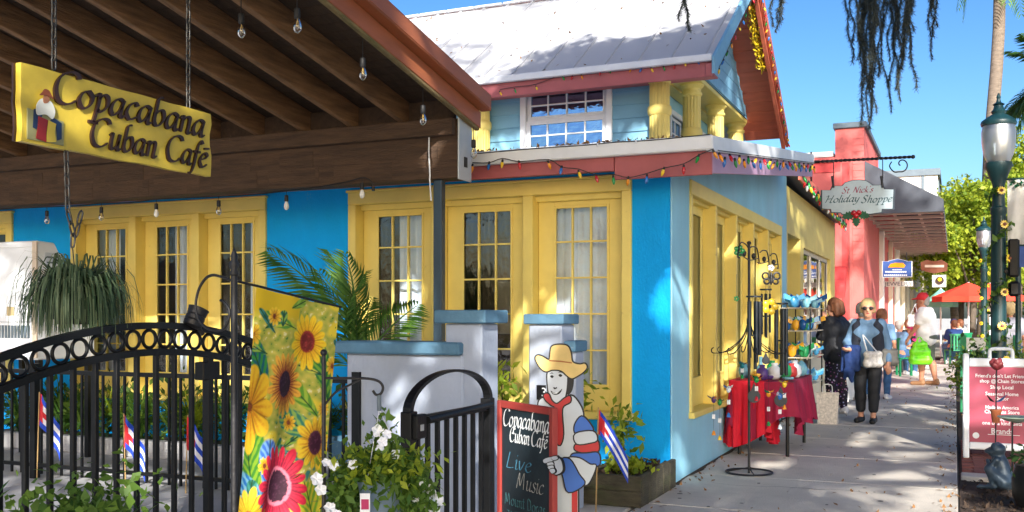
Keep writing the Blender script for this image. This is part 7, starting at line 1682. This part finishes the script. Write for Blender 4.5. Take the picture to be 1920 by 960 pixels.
    if face_parts:
        for sg_ in (-1,1):
            mb = MB(); mb.M = M; mb.ball(hd+rt*.032*sg_+f*.088+V3((0,0,.014)), (.012,.010,.008), 8, 5); mb.build('eye', m_dark, t, smooth=True)
        mb = MB(); mb.M = M; mb.ball(hd+f*.088-V3((0,0,.052)), (.024,.012,.007), 8, 5); mb.build('mouth', mat('lip', srgb(170,80,80), .5) if 'lip' not in MATS else MATS['lip'], t, smooth=True)
    if extra: extra(t, M, J, f, rt)
    return t
h_ = lambda *a: (V3(a[0]),V3(a[1]),a[2],a[3])
hair_short = [h_((0,-.02,.06),(0,-.01,.065),.098,.096), h_((0,-.05,.02),(0,-.06,-.03),.088,.07), h_((.07,-.01,.03),(.075,-.01,-.02),.035,.03), h_((-.07,-.01,.03),(-.075,-.01,-.02),.035,.03)]
hair_curly = hair_short+[h_((0,-.075,.05),(0,-.11,-.05),.075,.06), h_((.06,-.06,.05),(.07,-.07,-.08),.055,.045), h_((-.06,-.06,.05),(-.07,-.07,-.08),.055,.045)]
hair_crop = [h_((0,-.025,.06),(0,-.01,.062),.093,.092), h_((0,-.05,.02),(0,-.055,-.03),.08,.06)]
m_skin2 = mat('skin_tan', srgb(192,134,104), .55, .06, 9); m_navy = mat('navy_knit', srgb(34,40,54), .8, .2, 14, .9, 16); m_black_j = mat('black_jacket', srgb(34,36,42), .6, .3, 9, .9, 14)
m_chambray = mat('chambray_stripe', srgb(104,138,172), .8, .12, 30, .7, 4, stretch=(6,6,.6)); m_capri = mat('black_trousers', srgb(30,32,38), .75, .25, 9, .9, 14); m_blond = mat('blond_hair', srgb(196,170,120), .6, .2, 30, .4, 60); m_brownhair = mat('brown_hair', srgb(110,66,40), .6, .25, 30, .5, 60); m_grey_hair = mat('grey_hair', srgb(160,156,150), .6, .2, 30, .4, 60)
m_shoeb = mat('black_shoe', srgb(22,22,24), .5); m_shoew = mat('white_shoe', srgb(214,216,220), .6, .06); m_royal = mat('royal_blue_cloth', srgb(30,58,116), .8, .25, 8, .9, 14); m_jeans = mat('blue_jeans', srgb(60,98,140), .85, .25, 14, .8, 14); m_wshirt = mat('white_shirt', srgb(230,230,228), .8, .05, 6, .9, 10); m_khaki = mat('olive_shorts', srgb(84,92,80), .85, .1, 8)
# floral leggings
def floral():
    m = bpy.data.materials.new('floral_leggings'); m.use_nodes = True; n = m.node_tree.nodes; l = m.node_tree.links; p = n['Principled BSDF']; p.inputs['Roughness'].default_value = .75
    tc = n.new('ShaderNodeTexCoord'); v = n.new('ShaderNodeTexVoronoi'); v.inputs['Scale'].default_value = 24; l.new(tc.outputs['Object'], v.inputs['Vector'])
    r1 = n.new('ShaderNodeValToRGB'); r1.color_ramp.interpolation = 'CONSTANT'; e = r1.color_ramp.elements; e[0].color = (.72,.7,.78,1); e[1].position = .22; e[1].color = (.32,.06,.30,1); a = e.new(.34); a.color = (.018,.014,.03,1)
    hs = n.new('ShaderNodeMix'); hs.data_type = 'RGBA'; hs.blend_type = 'MULTIPLY'; hs.inputs['Factor'].default_value = .6; l.new(v.outputs['Distance'], r1.inputs['Fac']); l.new(r1.outputs[0], hs.inputs['A']); l.new(v.outputs['Color'], hs.inputs['B']); l.new(hs.outputs['Result'], p.inputs['Base Color']); return m
m_floral = floral()
m_bagp = mat('bag_lattice', srgb(200,196,190), .6, .4, 22)
def w1_extra(t, M, J, f, rt):
    mb = MB(); mb.M = M; hd = J['head']
    for sg_ in (-1,1): mb.ball(hd+rt*.036*sg_+f*.088+V3((0,0,.016)), (.034,.014,.026), 10, 6)
    mb.bar(hd+f*.098+V3((-.02,0,.022)), hd+f*.098+V3((.02,0,.022)), .008, .008); mb.bar(hd+rt*.068+f*.085+V3((0,0,.02)), hd+rt*.09-f*.0+V3((0,0,.02)), .006, .01); mb.bar(hd-rt*.068+f*.085+V3((0,0,.02)), hd-rt*.09-f*.0+V3((0,0,.02)), .006, .01)
    mb.build('sunglasses', m_shoeb, t, smooth=True)
    nk, pv = J['neck'], J['pelvis']; ch = nk.lerp(pv,.33); wa = nk.lerp(pv,.72)      # open vest: two front panels and a back
    for sg_ in (-1,1):
        sdf_body('vest_panel', [(ch+V3((sg_*.13,.03,.06)),wa+V3((sg_*.12,.04,0)),.085,.09),(wa+V3((sg_*.12,.04,0)),pv+V3((sg_*.115,.04,-.06)),.09,.095),(ch+V3((sg_*.11,-.06,.05)),pv+V3((sg_*.09,-.06,-.04)),.085,.09),(J['sh'+('R' if sg_ > 0 else 'L')]-V3((sg_*.03,0,-.01)),ch+V3((sg_*.12,.02,.04)),.072,.08)], m_navy, t, .013, .03, M=M)
    j = J['wrR']     # jacket over the arm
    sdf_body('carried_jacket', [(V3((.10,.2,1.0)),V3((.24,.18,1.0)),.055,.055),(V3((.20,.2,.95)),V3((.20,.18,.66)),.06,.05,(1.3,.8,1)),(V3((.12,.21,.95)),V3((.11,.19,.74)),.055,.045,(1.2,.8,1)),(V3((.27,.16,.96)),V3((.31,.12,.70)),.05,.03,(1,.8,1)),(V3((.2,.21,.7)),V3((.17,.2,.56)),.05,.02),(V3((.24,.2,.7)),V3((.27,.17,.60)),.04,.02)], m_royal, t, .011, .018, M=M)
bagm = lambda t_, M, c, sz, m_, nm, strap=None: None
w1p = at(1628,HOR,t=13.1); w1p.z = 0
W1 = person('blond woman in sunglasses and dark vest carrying a blue jacket', tuple(w1p), 172, 1.60, dict(shR=V3((.16,0,1.33)), elR=V3((.27,.02,1.08)), wrR=V3((.19,.24,.99)), elL=V3((-.24,-.03,1.07)), wrL=V3((-.28,.08,.82)), look=12, hdR=V3((.4,1,.0)), knR=V3((.1,.03,.47)), knL=V3((-.085,.06,.47)), anL=V3((-.08,.07,.085)), hdL=V3((0,.2,-1))),
    m_skin, 'long', m_chambray, 'capri', m_capri, m_shoeb, hair_short, m_blond, 1.1, .0115, w1_extra, 'long', 'capri')
def held_bag(label, world, yaw_, w, h, d, m_, strap_to, group=None, name='handbag'):
    c = V3(world); t = thing(name, label, 'bag', tuple(c)); Mx = Matrix.Translation(c) @ Matrix.Rotation(yaw_,4,'Z')
    sdf_body('bag_body', [(V3((-w*.36,0,-h*.32)),V3((w*.36,0,-h*.32)),d,d),(V3((-w*.36,0,h*.25)),V3((w*.36,0,h*.25)),d*.8,d*.8),(V3((-w*.3,0,-h*.32)),V3((-w*.3,0,h*.25)),d,d*.8),(V3((w*.3,0,-h*.32)),V3((w*.3,0,h*.25)),d,d*.8),(V3((0,0,-h*.3)),V3((0,0,h*.2)),d,d*.9)], m_, t, .012, .03, M=Mx)
    MB().tube(catmull([Mx @ V3((-w*.3,0,h*.3)), V3(strap_to)+V3((-.01,0,.0)), V3(strap_to)+V3((.01,0,.0)), Mx @ V3((w*.3,0,h*.3))],6), .008, 6).build('strap', m_white, t); return t
b_ = at(1637,672,t=12.85); held_bag('white lattice patterned handbag at the blond woman hip', b_, YAW+.3, .26, .20, .05, m_bagp, at(1620,632,t=12.9))
b_ = at(1668,668,t=12.95); held_bag('grey shoulder bag hanging at the blond woman side', b_, YAW, .20, .22, .05, mat('grey_bag', srgb(120,120,116), .6, .2, 9), at(1663,640,t=13.05))
w2p = at(1569,HOR,t=14.3); w2p.z = 0
W2 = person('woman in black jacket and floral leggings browsing with hand at mouth', tuple(w2p), 66, 1.64, dict(head=V3((0,.05,1.52)), shR=V3((.155,.02,1.33)), elR=V3((.21,.12,1.09)), wrR=V3((.10,.2,.98)), shL=V3((-.155,.02,1.33)), elL=V3((-.2,.14,1.12)), wrL=V3((-.06,.2,1.36)), hdL=V3((.35,.1,.6)), hdR=V3((-.6,.5,.0)), look=14, knL=V3((-.08,.05,.47)), anL=V3((-.08,.03,.085)), knR=V3((.08,-.01,.47)), anR=V3((.08,-.06,.085))),
    m_skin, 'long', m_black_j, 'long', m_floral, m_shoew, hair_curly, m_brownhair, 1.32, .0115, None)
mp = at(1737,HOR,t=20.3); mp.z = 0
def man_extra(t, M, J, f, rt):
    hd = J['head']; sdf_body('cap', [(hd+V3((0,0,.065))-f*.015, hd+V3((0,0,.07)), .1,.098),(hd+f*.08+V3((0,0,.055)), hd+f*.17+V3((0,0,.04)), .03,.02,(1,1,.6)),(hd+f*.08+rt*.05+V3((0,0,.055)), hd+f*.14+rt*.05+V3((0,0,.04)), .025,.018,(1,1,.6)),(hd+f*.08-rt*.05+V3((0,0,.055)), hd+f*.14-rt*.05+V3((0,0,.04)), .025,.018,(1,1,.6))], m_fr, t, .012, .02, M=M)
MAN = person('man in white shirt and red cap holding a bright green bag', tuple(mp), 75, 1.86, dict(head=V3((0,.07,1.51)), neck=V3((0,.03,1.38)), shL=V3((-.18,.02,1.33)), elL=V3((-.21,.1,1.07)), wrL=V3((-.2,.24,.86)), hdL=V3((0,.5,-.8)), elR=V3((.23,.02,1.07)), wrR=V3((.22,.16,.86)), look=12, knL=V3((-.1,.06,.47)), anL=V3((-.1,.06,.085)), knR=V3((.1,-.04,.47)), anR=V3((.1,-.13,.085))),
    m_skin2, 'long', m_wshirt, 'shorts', m_khaki, mat('tan_sandal', srgb(150,110,76), .7), hair_crop, m_grey_hair, 1.3, .014, man_extra, 'short', 'none')
gbg_ = thing('green_bag', 'bright lime green plastic bag carried by the man in white', 'bag', tuple(at(1726,660,t=19.9))); Mg = Matrix.Translation(at(1726,655,t=19.9)) @ Matrix.Rotation(YAW,4,'Z')
sdf_body('bag_body', [(V3((-.14,0,-.22)),V3((.14,0,-.22)),.085,.09),(V3((-.15,0,-.05)),V3((.12,0,-.05)),.075,.08),(V3((-.1,0,.08)),V3((.08,0,.1)),.05,.05),(V3((-.1,0,.08)),V3((-.04,0,.24)),.03,.012),(V3((.08,0,.1)),V3((.0,0,.24)),.03,.012),(V3((-.16,0,-.2)),V3((-.1,0,.1)),.07,.04),(V3((.15,0,-.2)),V3((.08,0,.1)),.07,.04)], mat('lime_plastic', srgb(120,226,30), .35, .12, 9, .2, 20), gbg_, .014, .04, M=Mg)
p4 = at(1616,HOR,t=16.6); p4.z = 0
person('grey haired person in pale top half hidden behind the blond woman', tuple(p4), 20, 1.60, dict(), m_skin, 'long', mat('pale_stripe_top', srgb(190,196,200), .8, .1, 20), 'long', m_jeans, m_shoew, hair_short, m_grey_hair, 1.0, .015, None, 'short', face_parts=False)
p5 = at(1653,HOR,t=16.8); p5.z = 0
person('person in blue jeans walking just behind the blond woman', tuple(p5), -10, 1.50, dict(knL=V3((-.09,.12,.48)), anL=V3((-.09,.05,.085))), m_skin2, 'long', m_chambray, 'long', m_jeans, m_shoew, hair_short, m_brownhair, .95, .015, None, 'short', face_parts=False)
p6 = at(1722,HOR,t=25); p6.z = 0
person('woman in bright pink top walking away beyond the man in white', tuple(p6), 10, 1.66, dict(), m_skin2, 'long', mat('hot_pink_top', srgb(226,40,130), .8, .1), 'long', m_capri, m_shoew, hair_short, m_brownhair, 1.0, .018, None, 'short', face_parts=False)
held_bag('white tote bag on the pink topped woman shoulder', at(1713,600,t=24.6), YAW, .3, .34, .06, m_wcl, at(1716,572,t=24.8))
sitpose = dict(pelvis=V3((0,0,.5)), neck=V3((0,.03,.98)), head=V3((0,.06,1.13)), shR=V3((.17,.02,.93)), shL=V3((-.17,.02,.93)), elR=V3((.22,.1,.7)), elL=V3((-.22,.1,.7)), wrR=V3((.12,.32,.72)), wrL=V3((-.12,.32,.72)), hipR=V3((.09,.03,.5)), hipL=V3((-.09,.03,.5)), knR=V3((.11,.45,.5)), knL=V3((-.11,.45,.5)), anR=V3((.11,.45,.085)), anL=V3((-.11,.42,.085)))
def chair(label, base, face, m_):
    t = thing('cafe_chair', label, 'chair', base, 'chairs outside the far cafe'); M = Matrix.Translation(base) @ Matrix.Rotation(R(face),4,'Z')
    def b(name, *a): mb = MB(); mb.M = M; mb.box(*a); mb.build(name, m_, t)
    b('seat', -.22,.22,-.2,.24,.40,.43)
    for k in range(5): b('back_slat', -.2+.085*k,-.15+.085*k,-.225,-.2,.44,.84)
    b('back_rail', -.22,.22,-.23,-.195,.841,.89)
    for x in (-.2,.2):
        for y in (-.19,.21): b('leg', x-.02,x+.02,y-.02,y+.02,0,.399)
def seated(label, px, t_, face, top_m, hair_m, chair_label, hat=None):
    p = at(px,HOR,t=t_); p.z = 0; chair(chair_label, tuple(p), face, m_gw)
    def ex(t, M, J, f, rt):
        if hat: hd = J['head']; sdf_body('cap', [(hd+V3((0,0,.065)), hd+V3((0,0,.07)), .1,.098),(hd+f*.08+V3((0,0,.05)), hd+f*.16+V3((0,0,.035)), .04,.03,(1,1,.6))], hat, t, .016, .02, M=M)
    person(label, tuple(p), face, 1.7, sitpose, m_skin2, 'long', top_m, 'long', m_jeans, m_shoew, hair_crop, hair_m, 1.15, .018, ex, 'short', face_parts=False, sit=True, group='people seated outside the far cafe')
seated('grey haired person in blue shirt seated left of the man in white', 1684, 23.5, -35, m_chambray, m_grey_hair, 'green chair under the grey haired sitter')
seated('person in blue cap and navy shirt seated beyond the far lamp', 1790, 29, 20, m_royal, m_brownhair, 'green chair under the sitter in the blue cap', m_royal)
seated('person in pale shirt seated next to the blue capped sitter', 1803, 31, 60, m_wshirt, m_brownhair, 'green chair under the sitter in the pale shirt')
seated('person in dark top seated behind the pink topped woman', 1700, 27, -60, m_navy, m_brownhair, 'green chair under the sitter in the dark top')
p7 = at(1894,HOR,t=17.5); p7.z = 0
person('person in grey shirt standing behind the near lamp post', tuple(p7), 0, 1.62, dict(), m_skin2, 'long', mat('grey_shirt', srgb(150,150,160), .8, .1), 'long', m_jeans, m_shoew, hair_short, m_blond, 1.1, .018, None, 'short', face_parts=False)
# bistro tables and umbrellas
def umbrella(label, px, t_, z, r_, m_, vari=8):
    p = at(px,HOR,t=t_); t = thing('patio_umbrella', label, 'umbrella', (p.x,p.y,0), 'umbrellas outside the far cafe'); MB().tube([(p.x,p.y,0),(p.x,p.y,z+.45)], .025, 8).build('pole', m_white, t)
    for k in range(8):
        a0, a1 = 6.283*k/8, 6.283*(k+1)/8; mb = MB(); c = V3((p.x,p.y,z+.45)); e0 = V3((p.x+r_*math.cos(a0),p.y+r_*math.sin(a0),z)); e1 = V3((p.x+r_*math.cos(a1),p.y+r_*math.sin(a1),z)); d = V3((0,0,-.16))
        mb._add([c,e0,e1,e0+d,e1+d],[(0,1,2),(1,3,4,2)]); mb.build('canopy_panel', m_, t)
    MB().lathe([(.25,0),(.25,.08),(.03,.1)], (p.x,p.y,0), 16).build('base', m_iron, t)
m_umb = mat('coral_canvas', srgb(222,66,44), .8, .08); umbrella('coral red patio umbrella left of the near lamp post', 1816, 31, 2.0, 1.05, m_umb); umbrella('coral red patio umbrella half hidden by the near lamp post', 1856, 33, 2.05, 1.05, m_umb)
umbrella('pale green patio umbrella behind the red capped man', 1764, 32, 1.85, .5, mat('mint_canvas', srgb(120,196,176), .8, .08))
for i,(px_,t_) in enumerate(((1692,25),(1796,30))):
    p = at(px_,HOR,t=t_); t = thing('cafe_table', ['round cafe table beside the grey haired sitter','round cafe table beside the sitter in the blue cap'][i], 'table', (p.x,p.y,0)); MB().lathe([(.36,.70),(.36,.73)], (p.x,p.y,0), 20).build('table_top', m_offwhite, t); MB().tube([(p.x,p.y,0),(p.x,p.y,.70)], .03, 8).build('pedestal', m_iron, t); MB().lathe([(.22,0),(.2,.03)], (p.x,p.y,0), 16).build('base', m_iron, t)
# parked car at the right edge
car = thing('parked_car', 'silver car parked at the kerb at the far right edge', 'car', (2.9,38,-.12)); m_car = mat('silver_car_paint', srgb(196,202,208), .3, .03, coat=.8); m_tyre = mat('tyre', srgb(24,24,26), .9); m_cg = mat('dark_car_glass', srgb(30,40,48), .1, .05)
mb = MB(); prof = [(-2.1,.25),(-2.15,.55),(-2.05,.78),(-1.1,.92),(-.55,1.38),(.75,1.42),(1.45,.98),(2.0,.92),(2.1,.6),(2.05,.25)]
mb.prism([(2.05,38+y,z-.12) for y,z in prof], (1,0,0), 1.7); o = mb.build('body', m_car, car, bevel=.08, seg=3); fixnormals(o)
mb = MB(); mb.prism([(2.04,38+y,z-.12) for y,z in ((-1.0,.95),(-.52,1.32),(.72,1.36),(1.3,.98))], (1,0,0), 1.72); o = mb.build('side_window', m_cg, car); fixnormals(o)
mb = MB(); mb._add([(2.2,36.89,.815),(3.6,36.89,.815),(3.5,37.42,1.245),(2.3,37.42,1.245)],[(0,1,2,3)]); mb.build('windscreen', m_cg, car)
for x in (2.1,3.5):
    for y in (-1.3,1.3): mb = MB(); mb.M = Matrix.Translation((x+.1,38+y,.2)) @ Matrix.Rotation(R(90),4,'Y'); mb.lathe([(.2,-.11),(.32,-.11),(.33,0),(.32,.11),(.2,.11)], (0,0,0), 20); w_ = mb.build('wheel', m_tyre, car, smooth='auto'); mb = MB(); mb.M = Matrix.Translation((x+.1,38+y,.2)) @ Matrix.Rotation(R(90),4,'Y'); mb.lathe([(.2,-.115),(.2,.115)], (0,0,0), 16); mb.build('rim', m_galv, w_)
for x in (2.25,3.4): MB().ball((x+.05,35.9,.48), (.16,.06,.08), 10, 6).build('headlight', m_bulbfrost, car, smooth=True)
# ------------------------------------------------------------------ litter
r = np.random.default_rng(99); n_ = 900
xs = r.uniform(-2.1,1.6,n_); ys_ = 5+22*r.random(n_)**1.4; edge = r.random(n_) < .55
xs = np.where(edge, np.where(r.random(n_) < .5, -2.1+np.abs(r.normal(size=n_))*.12, .02-np.abs(r.normal(size=n_))*.1), xs)
lt = leaves('fallen_leaves', mat('dry_leaf', srgb(136,100,62), .9, .35, 20), np.stack([xs, ys_, np.full(n_, .006)],1), .045, sw, 2.2, 2.5, 17); tag(lt, kind='stuff')
gum = MB().lathe([(.018,.0),(.017,.0012),(.0,.0015)], (0,0,0), 10).mesh('gum_spot', mat('old_gum', srgb(96,92,88), .8))
for k in range(46): link('gum_spot', gum, sw, (rng.uniform(-2,0), rng.uniform(6,18), .0022), (0,0,0), (rng.uniform(.5,1.3),rng.uniform(.5,1.3),1))
# grime gathered along the foot of the cafe wall and the patio wall
V = []; F = []; yy = 8.06; k = 0
while yy < 14.2:
    w = .015+.05*max(0, mnoise.noise(Vector((yy*2.3,1,0)))+.35)+.012*rng.random(); V += [(XS+.004, yy, .0026), (XS+.004+w, yy, .0026)]
    if k: F.append((2*k-2, 2*k-1, 2*k+1, 2*k))
    yy += .04; k += 1
tag(npmesh('wall_foot_grime', V, F, m_mulch, sw), kind='stuff')
# hairline cracks across a few slabs
m_crack = mat('crack_dark', srgb(84,78,72), .95, .2)
for y0_, x0_, x1_ in ((8.3,-1.9,-.3),(10.6,-1.2,.0),(13.2,-2.0,-.9),(7.1,-1.6,-.1)):
    P = []; n_ = 16
    for i in range(n_+1): x = x0_+(x1_-x0_)*i/n_; P.append((x, y0_+.25*mnoise.noise(Vector((x*2.1,y0_,0)))+.05*mnoise.noise(Vector((x*9,y0_,2)))))
    V = []; F = []
    for i,(x,y) in enumerate(P): w = .004*(1-abs(2*i/n_-1))+.0012; V += [(x,y-w,.0024),(x,y+w,.0024)]
    for i in range(n_): F.append((2*i,2*i+2,2*i+3,2*i+1))
    npmesh('crack', V, F, m_crack, sw)
# leaf litter caught in the valley of the lower gutter and on the white roof
r = np.random.default_rng(7); n_ = 260; x_ = r.uniform(-7,-1.9,n_); lt2 = leaves('gutter_litter', MATS['dry_leaf'], np.stack([x_, np.full(n_,RY0-.03)+r.normal(size=n_)*.015, np.full(n_,2.762)+.012*r.random(n_)],1), .05, cafe, 2.5, .6, 3); tag(lt2, kind='stuff')
y_ = r.uniform(GY0,RIDGE,90); lt3 = leaves('roof_litter', MATS['dry_leaf'], np.stack([r.uniform(-8,-2.6,90), y_, fz(y_)+.01],1), .06, cafe, 2.5, 2.0, 5); tag(lt3, kind='stuff')
